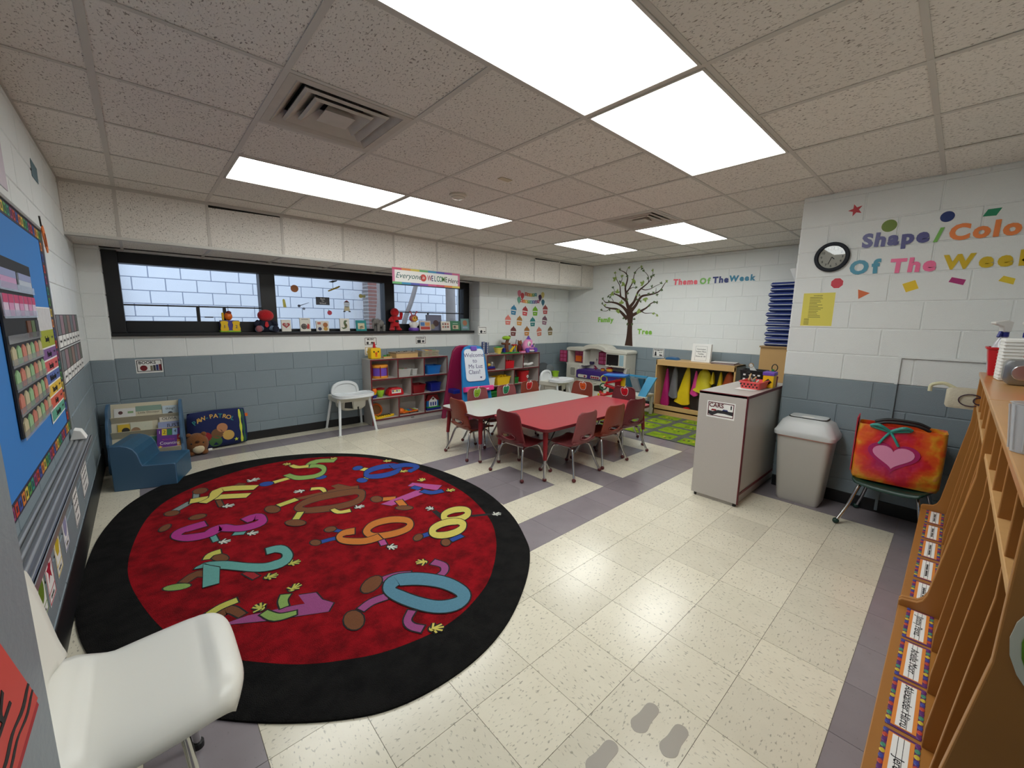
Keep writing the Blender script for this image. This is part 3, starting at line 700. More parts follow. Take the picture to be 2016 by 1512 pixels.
# on top
t = thing('chicken_toy', 'yellow cube shaped chick toy with a red comb on the toy shelf', 'toy', (AX_+.115, AY_+.12, .901))
MB().box(-.072,.072,-.06,.06,0,.15).build('body', P_YEL, t, bevel=.018, seg=3); MB().prism([(-.02,.148),(.02,.148),(.012,.2),(0,.235),(-.012,.19)], 'y', -.012, .012).build('comb', P_RED, t, bevel=.004)
for s_ in (-1, 1): MB().ell((s_*.03,-.06,.1), .01,.006,.012,10,6).build('eye', M_INK, t, smooth=True)
MB().lathe([(.002,.0),(.018,.004),(.002,.02)][::-1], n=10).build('beak', P_ORG, t, loc=(0,-.06,.078), rot=(PI/2,0,0)); MB().disc((0,.045), .014, 'y', -.064, -.058, 14).build('button', P_ORG, t)
t = thing('green_toy', 'little green and brown wooden toy on the toy shelf', 'toy', (AX_+.29, AY_+.11, .901))
MB().box(-.06,.06,-.03,.03,0,.025).build('base', M_WOOD, t); MB().cyl((-.03,0), .02, .025, .045, 14).build('wheel', P_GRN, t); MB().cyl((.02,0), .022, .025, .055, 14).build('peg', mat('olive_plastic', S(90,110,50), .5), t)
t = thing('puzzle_box', 'thick wooden puzzle box lying on the toy shelf', 'puzzle', (AX_+.55, AY_+.13, .901), .03)
MB().box(-.17,.17,-.11,.11,0,.062).build('box', M_WOOD, t, bevel=.003); MB().box(-.175,.175,-.115,.115,.062,.078).build('lid', mat('dark_beech', S(150,128,100), .5), t, bevel=.003)
for k in range(5): MB().cyl((-.12+.06*k, -.03+.05*(k % 2)), .012, .078, .086, 10).build('knob', mat('dark_knob', S(70,62,54), .5), t)
for k in range(6):
    o = MB().box(-.145,.145,-.11,.11,0,.010).build('puzzle_board', mat('puzzle_edge', S(176,164,140), .6, var=.15, vs=20), loc=(AX_+.93+random.uniform(-.006,.006), AY_+.13+random.uniform(-.004,.004), .901+.0155*k), rot=(0,0,random.uniform(-.02,.02)))
    tag(o, 'flat wooden puzzle board in the pile by the easel, '+('lowest','second from the bottom','third from the bottom','fourth from the bottom','second from the top','topmost')[k], 'puzzle', 'pile of puzzle boards')
    for q in range(4): MB().box(-.12+.06*q,-.08+.06*q,-.08,.08,.010,.0145).build('puzzle_piece', (P_BLUE, P_YEL, P_RED, P_GRN)[q], o)

# shelf right of the easel, top row
t = thing('ring_toy', 'blue toy with a yellow wheel and a small white lamp', 'toy', (BX_+.14, BY_+.13, ZT+.001))
MB().box(-.10,.10,-.06,.06,0,.02).build('base', P_DRED, t, bevel=.004); MB().box(-.09,.09,-.055,.055,.02,.055).build('deck', P_NAVY, t, bevel=.006)
MB().lathe([(.02,.055),(.05,.07),(.055,.09),(.045,.105),(.02,.10)], c=(-.03,0), n=18).build('wheel', P_YEL, t, smooth=True)
MB().tube([(.07,0,.055),(.07,0,.095)], .006, 8).build('stem', P_WHT, t); MB().ell((.07,0,.11), .02,.02,.018,12,8).build('bulb', P_WHT, t, smooth=True)
t = thing('red_basket', 'red toy bin with a wavy rim', 'bin', (BX_+.54, BY_+.13, ZT+.001))
rim = [( -.1+.2*k/12, .13+.012*math.cos(k*PI/1.5)) for k in range(13)]
MB().prism([(-.09,0),(.09,0)]+rim[::-1], 'y', -.075, -.070).build('front', P_RED, t); MB().prism([(-.09,0),(.09,0)]+rim[::-1], 'y', .070, .075).build('back', P_RED, t)
for s_ in (-1, 1): MB().prism([(s_*.09,0),(s_*.095,0),(s_*.105,.13),(s_*.1,.13)], 'y', -.075, .075).build('side', P_RED, t)
MB().box(-.09,.09,-.075,.075,0,.005).build('floor', P_RED, t)
t = thing('toy_gun_pile', 'white and grey plastic toy lying on the shelf', 'toy', (BX_+1.0, BY_+.12, ZT+.001))
MB().tube(catmull([(-.12,0,.03),(-.05,-.02,.05),(.03,.0,.035),(.11,-.02,.05)], 4), [.025]*13, 10).build('body', P_WHT, t, smooth=True); MB().ell((.12,-.02,.055), .025,.025,.02,12,8).build('knob', P_WHT, t, smooth=True)
t = thing('grey_bottle', 'grey spray bottle standing at the back of the shelf', 'bottle', (BX_+.97, BY_+.2, ZT+.001))
MB().lathe([(.035,0),(.038,.09),(.02,.12),(.014,.14),(.014,.15)], n=16).build('body', mat('grey_plastic', S(120,126,130), .4), t, smooth=True); MB().box(-.02,.05,-.012,.012,.15,.18).build('sprayer', mat('dark_grey_plastic', S(60,64,68), .4), t, bevel=.004)
# middle row
tub('white_bin', 'white bin on the middle shelf behind the easel', 'bin', (BX_+.118, BY_+.11, ZM+.001), .16, .17, .14, P_WHT)
t = tub('yellow_bin', 'yellow bin full of blocks on the middle shelf', 'bin', (BX_+.40, BY_+.135, ZM+.001), .30, .2, .135, P_YEL)
for k in range(5): MB().box(-.025,.025,-.02,.02,0,.03).build('block', P_YEL, t, loc=(-.05+.035*k, .02*(k % 2), .12+.008*(k % 3)), rot=(0,0,.4*k))
t = tub('green_crate', 'small green slotted crate on the middle shelf', 'crate', (BX_+.685, BY_+.11, ZM+.001), .12, .14, .1, P_GRN, taper=.95)
for k in range(4): MB().box(-.045+.026*k,-.035+.026*k,-.072,-.0695,.015,.085).build('slot', mat('shaded_green_plastic', S(14,80,28), .5), t)  # uncut slots: strips whose darker green paints in the shade of the openings
t = thing('red_bucket', 'red bucket with white flower print on the middle shelf', 'bucket', (BX_+.93, BY_+.14, ZM+.001))
MB().lathe([(.09,0),(.115,.19),(.118,.195),(.11,.195),(.086,.006)], n=24).build('body', P_RED, t, smooth=True); MB().lathe([(.116,.185),(.124,.19),(.116,.197)], n=24).build('rim', P_RED, t, smooth=True)
for k in range(6):
    a = k*PI/3; MB().ell((.02+.018*math.cos(a), -.109, .10+.018*math.sin(a)), .010,.004,.010,8,6).build('petal', P_WHT, t, smooth=True)
# bottom row
t = tub('green_basket', 'green laundry style basket on the bottom shelf', 'basket', (BX_+.17, BY_+.135, ZB+.001), .28, .2, .2, P_GRN, taper=.88)
for k in range(7):
    for q in range(3): MB().box(-.11+.033*k,-.088+.033*k,-.103,-.099,.03+.055*q,.07+.055*q).build('slot', MATS['shaded_green_plastic'], t)  # same darker green strips, slot shade put into the colour
tub('blue_bin', 'blue bin on the bottom shelf behind the green apple chair', 'bin', (BX_+.58, BY_+.135, ZB+.001), .24, .2, .13, P_NAVY)
# on top of it
for k, (xx, c) in enumerate(((-.03, 0), (.05, 1))):
    t = thing('toy_keyboard', ('left','right')[k]+' one of two blue and white building toy panels standing on the shelf', 'toy', (BX_+.11+xx, BY_+.2, .891), .1)
    MB().box(-.032,.032,-.012,.012,0,.20-.01*k).build('panel', mat('slate_blue_plastic', S(70,84,130), .4), t, bevel=.003)
    for q in range(5): MB().box(-.012,.014,-.015,-.0115,.02+.036*q,.045+.036*q).build('window', P_WHT, t); MB().box(-.004,.008,-.017,-.0145,.027+.036*q,.038+.036*q).build('dot', M_INK, t)
t = tub('yellow_bowl', 'yellow bucket with a green lid on the toy shelf', 'bucket', (BX_+.33, BY_+.12, .891), .13, .13, .1, mat('pale_yellow_plastic', S(226,204,90), .4), taper=.7, r=.04)
MB().ell((0,0,.10), .06,.06,.025,16,8).build('lid', P_GRN, t, smooth=True)
t = thing('metal_toy', 'flat silver and red toy frame lying on the shelf', 'toy', (BX_+.18, BY_+.07, .891))
for k in range(4): MB().tube([(-.08,-.03+.03*k,.01),(.08,-.035+.03*k,.014)], .005, 6).build('bar', (mat('grey_plastic', S(120,126,130), .4), P_DRED, P_WHT, P_DRED)[k], t)
t = thing('tree_house_toy', 'toy tree house with green top and a yellow slide', 'toy', (BX_+.58, BY_+.12, .891))
MB().box(-.17,.17,-.09,.09,0,.018).build('base', P_GRN, t, bevel=.006)
M_TRUNK = mat('toy_brown', S(104, 58, 30), 0.5)
MB().tube(catmull([(-.04,.02,.018),(-.045,.02,.1),(-.03,.02,.2),(.03,.02,.29)], 4), [.045,.043,.04,.038,.036,.034,.032,.03,.028,.026,.024,.022,.02], 12).build('trunk', M_TRUNK, t, smooth=True)
MB().tube([(-.15,.02,.165),(.03,.02,.155)], [.018,.02], 8).build('platform', M_TRUNK, t, smooth=True)
MB().ell((-.05,.02,.26), .085,.06,.035,16,8).build('canopy', P_LIME, t, smooth=True)
MB().prism([(-.02,.03),(.0,.02),(.10,.13),(.08,.14)], 'y', -.06, -.02).build('slide', P_YEL, t, bevel=.003)
for xx in (.05,.11,.145): MB().tube([(xx,-.03,.018),(xx,-.03,.13)], .005, 6).build('post', P_WHT if xx<.14 else P_YEL, t)
MB().box(.04,.12,-.07,-.01,.13,.15).build('roof', P_RED, t, bevel=.004); MB().cyl((-.12,.0), .03, .018, .09, 12).build('barrel', P_NAVY, t)
t = thing('toy_broom', 'grey handled toy leaning behind the pink car', 'toy', (BX_+.80, BY_+.2, .891))
MB().tube([(-.02,.0,.0),(.04,.02,.22)], .006, 8).build('handle', mat('dark_grey_plastic', S(60,64,68), .4), t)
t = thing('brown_plush', 'small brown and dark red plush toy behind the pink car', 'plush toy', (BX_+.87, BY_+.17, .891))
MB().ell((0,0,.07), .055,.045,.07,14,10).build('body', mat('maroon_plush', S(96,30,36), .9), t, smooth=True); MB().ell((.005,-.005,.165), .042,.04,.04,14,10).build('head', mat('brown_plush', S(140,84,54), .9), t, smooth=True)
for s_ in (-1, 1): MB().ell((s_*.035,0,.2), .014,.01,.014,10,6).build('ear', MATS['brown_plush'], t, smooth=True)
t = thing('pink_box', 'flat pink box beside the pink car', 'box', (BX_+.84, BY_+.06, .891)); MB().box(-.05,.05,-.03,.03,0,.03).build('box', P_LPINK, t, bevel=.003); MB().box(-.052,.052,-.032,.032,.03,.036).build('lid', P_RED, t)
t = thing('toy_car', 'pink domed toy car with big white eyes and purple wheels', 'toy', (BX_+1.04, BY_+.12, .891))
MB().lathe([(.115,.03),(.13,.07),(.128,.12),(.105,.18),(.06,.225),(.01,.24)], n=24, sy=.75).build('body', P_LPINK, t, smooth=True)
MB().lathe([(.05,.225),(.03,.25),(.008,.29)], n=14).build('hat', P_PUR, t, smooth=True)
for s_ in (-1, 1):
    e = MB().ell((s_*.052,-.073,.145), .04,.02,.052,14,10).build('eye', P_WHT, t, smooth=True); MB().ell((s_*.048,-.09,.14), .014,.008,.024,10,8).build('pupil', M_INK, e, smooth=True)
    MB().disc((s_*.10,.04), .042, 'y', -.1, -.06, 18).build('wheel', P_PUR, t, bevel=.006); MB().disc((s_*.10,.04), .042, 'y', .05, .09, 18).build('wheel', P_PUR, t, bevel=.006)
MB().prism([(-.028,.10),(.028,.10),(0,.14),], 'y', -.115, -.085).build('nose', P_PUR, t, bevel=.004); MB().tube(catmull([(-.07,-.09,.085),(-.03,-.1,.07),(.03,-.1,.07),(.07,-.09,.085)], 4), .007, 8).build('mouth', P_PUR, t, smooth=True); MB().box(-.06,.06,-.1,-.07,.02,.04).build('bumper', P_WHT, t, bevel=.006)

# ------------------------------------------------------------------ oval number rug
def carpet_mat(name, col, dk):
    m = mat(name, col, 0.95, bump=0.9, bs=240, var=0.0, spec=0.15)
    nt = m.node_tree; b = nt.nodes['Principled BSDF']; tc = nt.nodes.new('ShaderNodeTexCoord')
    n1 = nt.nodes.new('ShaderNodeTexNoise'); n1.inputs['Scale'].default_value = 9; n1.inputs['Detail'].default_value = 8; n1.inputs['Roughness'].default_value = 0.7
    nt.links.new(tc.outputs['Object'], n1.inputs['Vector'])
    r = nt.nodes.new('ShaderNodeValToRGB'); r.color_ramp.elements[0].position = 0.36; r.color_ramp.elements[1].position = 0.6
    r.color_ramp.elements[0].color = dk; r.color_ramp.elements[1].color = col
    nt.links.new(n1.outputs['Fac'], r.inputs['Fac']); nt.links.new(r.outputs[0], b.inputs['Base Color']); return m
C_RED = carpet_mat('red_carpet', S(158, 14, 26), S(106, 6, 14)); C_BLK = carpet_mat('black_carpet', S(31, 30, 29), S(17, 17, 17))
RC = (-0.89, 1.61)
rug = thing('oval_rug', 'large oval red rug with black border and running cartoon numbers', 'rug', (RC[0], RC[1], 0))
outer = [(-2.063,1.33),(-2.064,1.85),(-2.01,2.37),(-1.86,2.84),(-1.57,3.18),(-1.17,3.32),(-0.7,3.25),(-0.31,3.03),(0.03,2.64),(0.28,2.0),(0.35,1.34),(0.25,0.8),(0.07,0.42),(-0.07,0.24),(-0.3,0.06),(-0.56,-0.08),(-0.82,-0.14),(-1.09,-0.12),(-1.30,-0.02),(-1.56,0.2),(-1.80,.50),(-1.97,.88)]
inner = [(-1.88,1.8),(-1.77,2.45),(-1.54,2.80),(-1.1,3.05),(-0.61,3.03),(-0.16,2.74),(0.12,2.19),(0.19,1.41),(0.09,0.88),(-0.08,0.55),(-0.34,0.28),(-0.55,0.16),(-0.75,0.11),(-0.96,0.13),(-1.15,0.20),(-1.40,0.38),(-1.68,.75),(-1.84,1.3)]
def loc2(pts): return [(x-RC[0], y-RC[1]) for x, y in pts]
o_ = loc2(catmull(outer, 8, True)); i_ = loc2(catmull(inner, 8, True))
cen = (0.0, 0.0)
def shrink(pts, d): return [(x*(1-d/max(.3, math.hypot(x, y))), y*(1-d/max(.3, math.hypot(x, y)))) for x, y in pts]
MB().loft([[(x, y, 0.0008) for x, y in o_], [(x, y, .009) for x, y in o_], [(x, y, .0122) for x, y in shrink(o_, .008)]]).build('border', C_BLK, rug, smooth=True, ang=30)
MB().prism(i_, 'z', .0122, .0128).build('field', C_RED, rug)
C_COL = {'grey': S(128,140,136), 'brown': S(112,66,34), 'white': S(206,208,196), 'yellow': S(206,192,92), 'teal': S(96,158,150), 'magenta': S(168,44,130), 'green': S(132,164,84), 'yellowgreen': S(190,188,84),
         'red': S(150,22,30), 'purple': S(150,70,124), 'blue': S(84,132,152), 'royal': S(34,70,150), 'pink': S(176,76,140), 'orange': S(196,116,42), 'black': S(26,24,24)}
C_MAT = {k: mat('pile_'+k, v, 0.95, bump=0.6, bs=260, var=0.12, vs=60) for k, v in C_COL.items()}
NUMS = {}
def rz_(z): return z
def lay(mb, kind, data, z, grow, mi):
    """one printed shape, lying in the pile at height z"""
    if kind in 's':
        P = catmull(data, 4); P = [(x-RC[0], y-RC[1], w_) for x, y, w_ in P]
        if grow:
            for e, q in ((0, 1), (-1, -2)):
                d = math.hypot(P[e][0]-P[q][0], P[e][1]-P[q][1]) or 1; P[e] = (P[e][0]+(P[e][0]-P[q][0])/d*grow, P[e][1]+(P[e][1]-P[q][1])/d*grow, P[e][2])
        l, r = ribbon([p[:2] for p in P], [p[2]+2*grow for p in P]); n = len(l)
        mb.add([(x, y, z) for x, y in l+r], [(i, i+1, n+i+1, n+i) for i in range(n-1)], mi)
    elif kind == 'c':
        P = catmull(data, 4, True); P = [(x-RC[0], y-RC[1], w_) for x, y, w_ in P]; P += [P[0]]
        Q = [P[-2]]+P+[P[1]]; l, r = ribbon([p[:2] for p in Q], [p[2]+2*grow for p in Q]); l, r = l[1:-1], r[1:-1]; n = len(l)
        mb.add([(x, y, z) for x, y in l+r], [(i, i+1, n+i+1, n+i) for i in range(n-1)], mi)
    elif kind == 'p':
        P = loc2(data); cx = sum(p[0] for p in P)/len(P); cy = sum(p[1] for p in P)/len(P)
        if grow: P = [(cx+(x-cx)*(1+grow/max(.02, math.hypot(x-cx, y-cy))), cy+(y-cy)*(1+grow/max(.02, math.hypot(x-cx, y-cy)))) for x, y in P]
        mb.add([(x, y, z) for x, y in P], [tuple(range(len(P)))], mi)
    elif kind == 'h':
        x, y, a, s_ = data; s_ = max(.05, s_*.62); x -= RC[0]; y -= RC[1]
        pal = [(x+s_*.34*math.cos(t), y+s_*.34*math.sin(t), z) for t in [2*PI*k/10 for k in range(10)]]
        if grow: pal = [(x+(s_*.34+grow)*math.cos(t), y+(s_*.34+grow)*math.sin(t), z) for t in [2*PI*k/10 for k in range(10)]]
        mb.add(pal, [tuple(range(10))], mi)
        for k, (da, ln) in enumerate(((-.95,.62),(-.35,.9),(.1,.95),(.5,.85),(1.5,.6))):
            e = (x+s_*(ln+.1)*math.cos(a+da), y+s_*(ln+.1)*math.sin(a+da)); l, r = ribbon([(x, y), e], s_*.2+2*grow); mb.add([(q[0], q[1], z+.00006*k) for q in l+r[::-1]], [(0,1,2,3)], mi)
RUG = [
  ('4','s','grey',[(-1.502,2.545,0.036),(-1.487,2.672,0.038)]),
  ('4','p','brown',[(-1.411,2.706),(-1.418,2.677),(-1.432,2.655),(-1.451,2.645),(-1.472,2.648),(-1.49,2.664),(-1.502,2.689),(-1.505,2.719),(-1.5,2.749),(-1.486,2.771),(-1.466,2.782),(-1.445,2.779),(-1.426,2.763),(-1.414,2.737)]),
  ('4','s','grey',[(-1.536,2.506,0.055),(-1.64,2.395,0.053)]),
  ('4','p','brown',[(-1.614,2.348),(-1.619,2.327),(-1.631,2.314),(-1.647,2.31),(-1.666,2.316),(-1.682,2.331),(-1.693,2.352),(-1.697,2.376),(-1.693,2.396),(-1.682,2.41),(-1.665,2.415),(-1.646,2.409),(-1.629,2.393),(-1.618,2.371)]),
  ('4','s','brown',[(-1.253,2.599,0.064),(-1.17,2.669,0.066)]),
  ('4','h','white',(-1.106,2.687,0.36,0.117)),
  ('4','s','brown',[(-1.372,2.404,0.031),(-1.369,2.259,0.03)]),
  ('4','h','white',(-1.347,2.248,-0.5,0.093)),
  ('4','s','yellow',[(-1.539,2.518,0.094),(-1.379,2.48,0.092),(-1.177,2.355,0.088)]),
  ('4','s','yellow',[(-1.469,2.421,0.068),(-1.399,2.488,0.058),(-1.319,2.628,0.105),(-1.098,2.495,0.096)]),
  ('3','s','teal',[(-1.478,1.861,0.033),(-1.469,1.697,0.031)]),
  ('3','h','white',(-1.442,1.67,-0.71,0.07)),
  ('3','s','teal',[(-1.369,1.735,0.043),(-1.31,1.701,0.043)]),
  ('3','h','white',(-1.286,1.672,-0.71,0.067)),
  ('3','p','brown',[(-1.474,2.167),(-1.479,2.149),(-1.493,2.136),(-1.512,2.13),(-1.533,2.133),(-1.552,2.143),(-1.564,2.159),(-1.569,2.178),(-1.564,2.196),(-1.551,2.21),(-1.531,2.217),(-1.51,2.214),(-1.491,2.204),(-1.478,2.187)]),
  ('3','p','brown',[(-1.672,2.15),(-1.674,2.128),(-1.681,2.105),(-1.693,2.085),(-1.706,2.073),(-1.72,2.071),(-1.73,2.078),(-1.735,2.094),(-1.734,2.115),(-1.727,2.138),(-1.715,2.158),(-1.701,2.17),(-1.688,2.173),(-1.677,2.166)]),
  ('3','s','magenta',[(-1.283,1.892,0.086),(-1.215,1.904,0.112),(-1.179,1.847,0.046),(-1.215,1.782,0.095),(-1.291,1.774,0.102),(-1.364,1.818,0.079),(-1.43,1.886,0.097),(-1.494,1.833,0.095),(-1.579,1.853,0.096),(-1.651,1.926,0.051),(-1.631,1.993,0.078),(-1.58,2.009,0.099),(-1.49,2.018,0.098)]),
  ('2','s','brown',[(-1.538,1.3,0.046),(-1.595,1.357,0.062),(-1.659,1.31,0.051)]),
  ('2','p','green',[(-1.63,1.257),(-1.636,1.246),(-1.652,1.243),(-1.674,1.247),(-1.699,1.26),(-1.721,1.277),(-1.737,1.296),(-1.742,1.313),(-1.737,1.324),(-1.722,1.328),(-1.699,1.323),(-1.674,1.311),(-1.651,1.293),(-1.635,1.274)]),
  ('2','p','brown',[(-1.438,1.421),(-1.445,1.407),(-1.459,1.403),(-1.475,1.412),(-1.492,1.432),(-1.507,1.458),(-1.515,1.487),(-1.516,1.511),(-1.509,1.527),(-1.496,1.531),(-1.479,1.521),(-1.461,1.501),(-1.447,1.474),(-1.439,1.446)]),
  ('2','s','yellowgreen',[(-1.54,1.492,0.034),(-1.512,1.537,0.05),(-1.463,1.54,0.059)]),
  ('2','h','yellowgreen',(-1.175,1.124,-0.39,0.063)),
  ('2','s','red',[(-1.387,1.196,0.038),(-1.355,1.101,0.037)]),
  ('2','h','yellowgreen',(-1.307,1.066,-0.41,0.068)),
  ('2','s','teal',[(-1.254,1.356,0.081),(-1.195,1.342,0.08),(-1.165,1.273,0.05),(-1.176,1.202,0.059),(-1.229,1.164,0.095),(-1.308,1.184,0.081),(-1.393,1.267,0.068),(-1.472,1.358,0.073),(-1.544,1.405,0.087),(-1.557,1.399,0.101)]),
  ('2','p','teal',[(-1.558,1.441),(-1.492,1.343),(-1.515,1.175),(-1.585,1.187)]),
  ('1','s','brown',[(-1.572,0.872,0.056),(-1.533,0.906,0.068),(-1.498,0.893,0.046),(-1.466,0.813,0.036)]),
  ('1','s','yellowgreen',[(-1.586,0.928,0.043),(-1.532,0.952,0.046),(-1.465,0.957,0.047)]),
  ('1','p','purple',[(-1.56,0.805),(-1.446,0.793),(-1.259,0.722),(-1.216,0.702),(-1.222,0.794),(-1.147,0.755),(-1.14,0.677),(-1.105,0.615),(-1.146,0.566),(-1.391,0.697)]),
  ('1','s','green',[(-1.299,0.742,0.038),(-1.293,0.798,0.042),(-1.269,0.841,0.051)]),
  ('1','h','yellowgreen',(-1.234,0.864,0.51,0.067)),
  ('1','s','green',[(-1.266,0.66,0.03),(-1.345,0.687,0.047),(-1.385,0.765,0.037)]),
  ('1','h','yellowgreen',(-1.389,0.803,1.76,0.065)),
  ('0','s','purple',[(-0.599,0.447,0.047),(-0.537,0.469,0.04),(-0.509,0.523,0.045),(-0.538,0.594,0.055)]),
  ('0','h','yellow',(-0.577,0.622,2.29,0.07)),
  ('0','s','purple',[(-0.695,0.573,0.05),(-0.76,0.614,0.051),(-0.839,0.628,0.049)]),
  ('0','p','brown',[(-0.834,0.65),(-0.843,0.623),(-0.863,0.598),(-0.889,0.58),(-0.917,0.571),(-0.942,0.574),(-0.958,0.587),(-0.963,0.608),(-0.956,0.633),(-0.937,0.658),(-0.911,0.678),(-0.882,0.688),(-0.856,0.686),(-0.839,0.673)]),
  ('0','s','purple',[(-0.881,0.483,0.052),(-0.958,0.493,0.049),(-1.022,0.473,0.045)]),
  ('0','p','brown',[(-1.039,0.394),(-1.053,0.37),(-1.072,0.358),(-1.09,0.359),(-1.106,0.373),(-1.116,0.397),(-1.118,0.427),(-1.111,0.457),(-1.097,0.482),(-1.079,0.496),(-1.059,0.495),(-1.042,0.481),(-1.033,0.455),(-1.031,0.424)]),
  ('0','s','purple',[(-0.835,0.301,0.041),(-0.883,0.257,0.035),(-0.887,0.207,0.039),(-0.857,0.159,0.044)]),
  ('0','h','yellow',(-0.821,0.13,-0.61,0.058)),
  ('0','c','blue',[(-0.846,0.525,0.06),(-0.797,0.569,0.099),(-0.74,0.548,0.108),(-0.661,0.478,0.102),(-0.594,0.378,0.092),(-0.566,0.268,0.076),(-0.588,0.208,0.067),(-0.657,0.2,0.088),(-0.731,0.247,0.085),(-0.791,0.342,0.079),(-0.834,0.45,0.074)]),
  ('9','s','royal',[(-0.965,1.253,0.04),(-0.897,1.244,0.041),(-0.841,1.221,0.041)]),
  ('9','p','brown',[(-0.97,1.246),(-0.977,1.234),(-0.987,1.228),(-0.999,1.23),(-1.011,1.24),(-1.019,1.255),(-1.022,1.273),(-1.021,1.29),(-1.014,1.303),(-1.003,1.309),(-0.991,1.307),(-0.979,1.297),(-0.971,1.282),(-0.967,1.263)]),
  ('9','s','royal',[(-0.86,1.367,0.032),(-0.817,1.298,0.031)]),
  ('9','p','brown',[(-0.832,1.367),(-0.839,1.352),(-0.852,1.343),(-0.867,1.341),(-0.882,1.346),(-0.894,1.357),(-0.9,1.373),(-0.9,1.39),(-0.893,1.404),(-0.88,1.414),(-0.865,1.416),(-0.849,1.411),(-0.837,1.4),(-0.831,1.384)]),
  ('9','s','pink',[(-0.654,1.076,0.04),(-0.676,0.953,0.038)]),
  ('9','h','white',(-0.657,0.913,-1.1,0.068)),
  ('9','c','orange',[(-0.68,1.208,0.048),(-0.601,1.255,0.082),(-0.496,1.237,0.093),(-0.422,1.169,0.079),(-0.415,1.094,0.041),(-0.475,1.042,0.068),(-0.571,1.044,0.081),(-0.66,1.082,0.077),(-0.694,1.143,0.051)]),
  ('9','s','orange',[(-0.651,1.064,0.079),(-0.748,1.076,0.077),(-0.839,1.158,0.065),(-0.858,1.231,0.036),(-0.809,1.264,0.08),(-0.751,1.247,0.086)]),
  ('8','s','black',[(-0.194,1.028,0.023),(-0.183,1.149,0.024)]),
  ('8','h','white',(-0.183,1.195,1.69,0.075)),
  ('8','s','black',[(-0.013,0.903,0.016),(0.103,0.838,0.016)]),
  ('8','h','white',(0.128,0.817,-0.5,0.072)),
  ('8','s','royal',[(-0.342,0.883,0.048),(-0.439,0.891,0.047)]),
  ('8','p','brown',[(-0.432,0.897),(-0.44,0.881),(-0.453,0.868),(-0.469,0.859),(-0.484,0.858),(-0.496,0.863),(-0.501,0.875),(-0.5,0.89),(-0.492,0.906),(-0.479,0.919),(-0.463,0.928),(-0.448,0.93),(-0.436,0.925),(-0.43,0.913)]),
  ('8','s','royal',[(-0.231,0.723,0.042),(-0.324,0.72,0.041)]),
  ('8','p','brown',[(-0.339,0.702),(-0.352,0.689),(-0.366,0.682),(-0.379,0.683),(-0.389,0.691),(-0.393,0.706),(-0.392,0.723),(-0.384,0.741),(-0.372,0.755),(-0.357,0.762),(-0.344,0.761),(-0.334,0.753),(-0.329,0.738),(-0.331,0.72)]),
  ('8','c','yellow',[(-0.011,0.959,0.044),(-0.041,0.936,0.058),(-0.081,0.925,0.073),(-0.122,0.927,0.083),(-0.159,0.943,0.087),(-0.182,0.968,0.078),(-0.189,0.999,0.054),(-0.178,1.029,0.042),(-0.15,1.054,0.059),(-0.11,1.067,0.078),(-0.066,1.066,0.091),(-0.028,1.05,0.097),(-0.003,1.023,0.087),(0.003,0.99,0.059)]),
  ('8','c','yellow',[(-0.151,0.825,0.044),(-0.185,0.8,0.058),(-0.231,0.787,0.071),(-0.281,0.79,0.079),(-0.324,0.806,0.082),(-0.354,0.834,0.075),(-0.364,0.867,0.054),(-0.354,0.9,0.043),(-0.323,0.927,0.06),(-0.277,0.942,0.076),(-0.225,0.941,0.087),(-0.178,0.925,0.093),(-0.146,0.895,0.086),(-0.137,0.86,0.06)]),
  ('7','s','orange',[(-0.387,1.596,0.063),(-0.302,1.548,0.063)]),
  ('7','p','brown',[(-0.391,1.599),(-0.405,1.579),(-0.422,1.569),(-0.44,1.571),(-0.455,1.584),(-0.465,1.605),(-0.466,1.631),(-0.459,1.657),(-0.446,1.678),(-0.428,1.689),(-0.409,1.687),(-0.394,1.674),(-0.385,1.652),(-0.384,1.625)]),
  ('7','p','pink',[(-0.044,1.742),(0.123,1.527),(0.034,1.463),(-0.109,1.705)]),
  ('7','p','pink',[(-0.081,1.577),(-0.046,1.481),(-0.387,1.44),(-0.438,1.52)]),
  ('7','s','orange',[(-0.302,1.494,0.057),(-0.319,1.377,0.055)]),
  ('7','p','brown',[(-0.282,1.302),(-0.294,1.292),(-0.314,1.293),(-0.337,1.303),(-0.358,1.322),(-0.375,1.345),(-0.383,1.368),(-0.381,1.386),(-0.368,1.397),(-0.349,1.396),(-0.325,1.386),(-0.303,1.367),(-0.286,1.343),(-0.279,1.32)]),
  ('7','s','royal',[(-0.091,1.656,0.056),(-0.062,1.579,0.055)]),
  ('7','s','royal',[(-0.069,1.534,0.058),(-0.025,1.447,0.065),(0.064,1.421,0.065)]),
  ('7','h','yellow',(0.103,1.395,-0.46,0.089)),
  ('7','h','yellow',(0.037,1.729,0.79,0.089)),
  ('6','s','yellow',[(-0.246,2.354,0.072),(-0.2,2.272,0.072)]),
  ('6','p','royal',[(-0.223,2.396),(-0.236,2.374),(-0.255,2.357),(-0.277,2.35),(-0.297,2.353),(-0.311,2.366),(-0.317,2.387),(-0.314,2.411),(-0.302,2.434),(-0.283,2.451),(-0.261,2.459),(-0.241,2.456),(-0.226,2.442),(-0.22,2.421)]),
  ('6','s','yellow',[(-0.276,2.109,0.055),(-0.333,2.099,0.055)]),
  ('6','p','royal',[(-0.323,2.048),(-0.336,2.03),(-0.353,2.021),(-0.371,2.023),(-0.387,2.036),(-0.397,2.058),(-0.4,2.084),(-0.395,2.109),(-0.382,2.128),(-0.365,2.137),(-0.346,2.135),(-0.33,2.122),(-0.32,2.099),(-0.318,2.073)]),
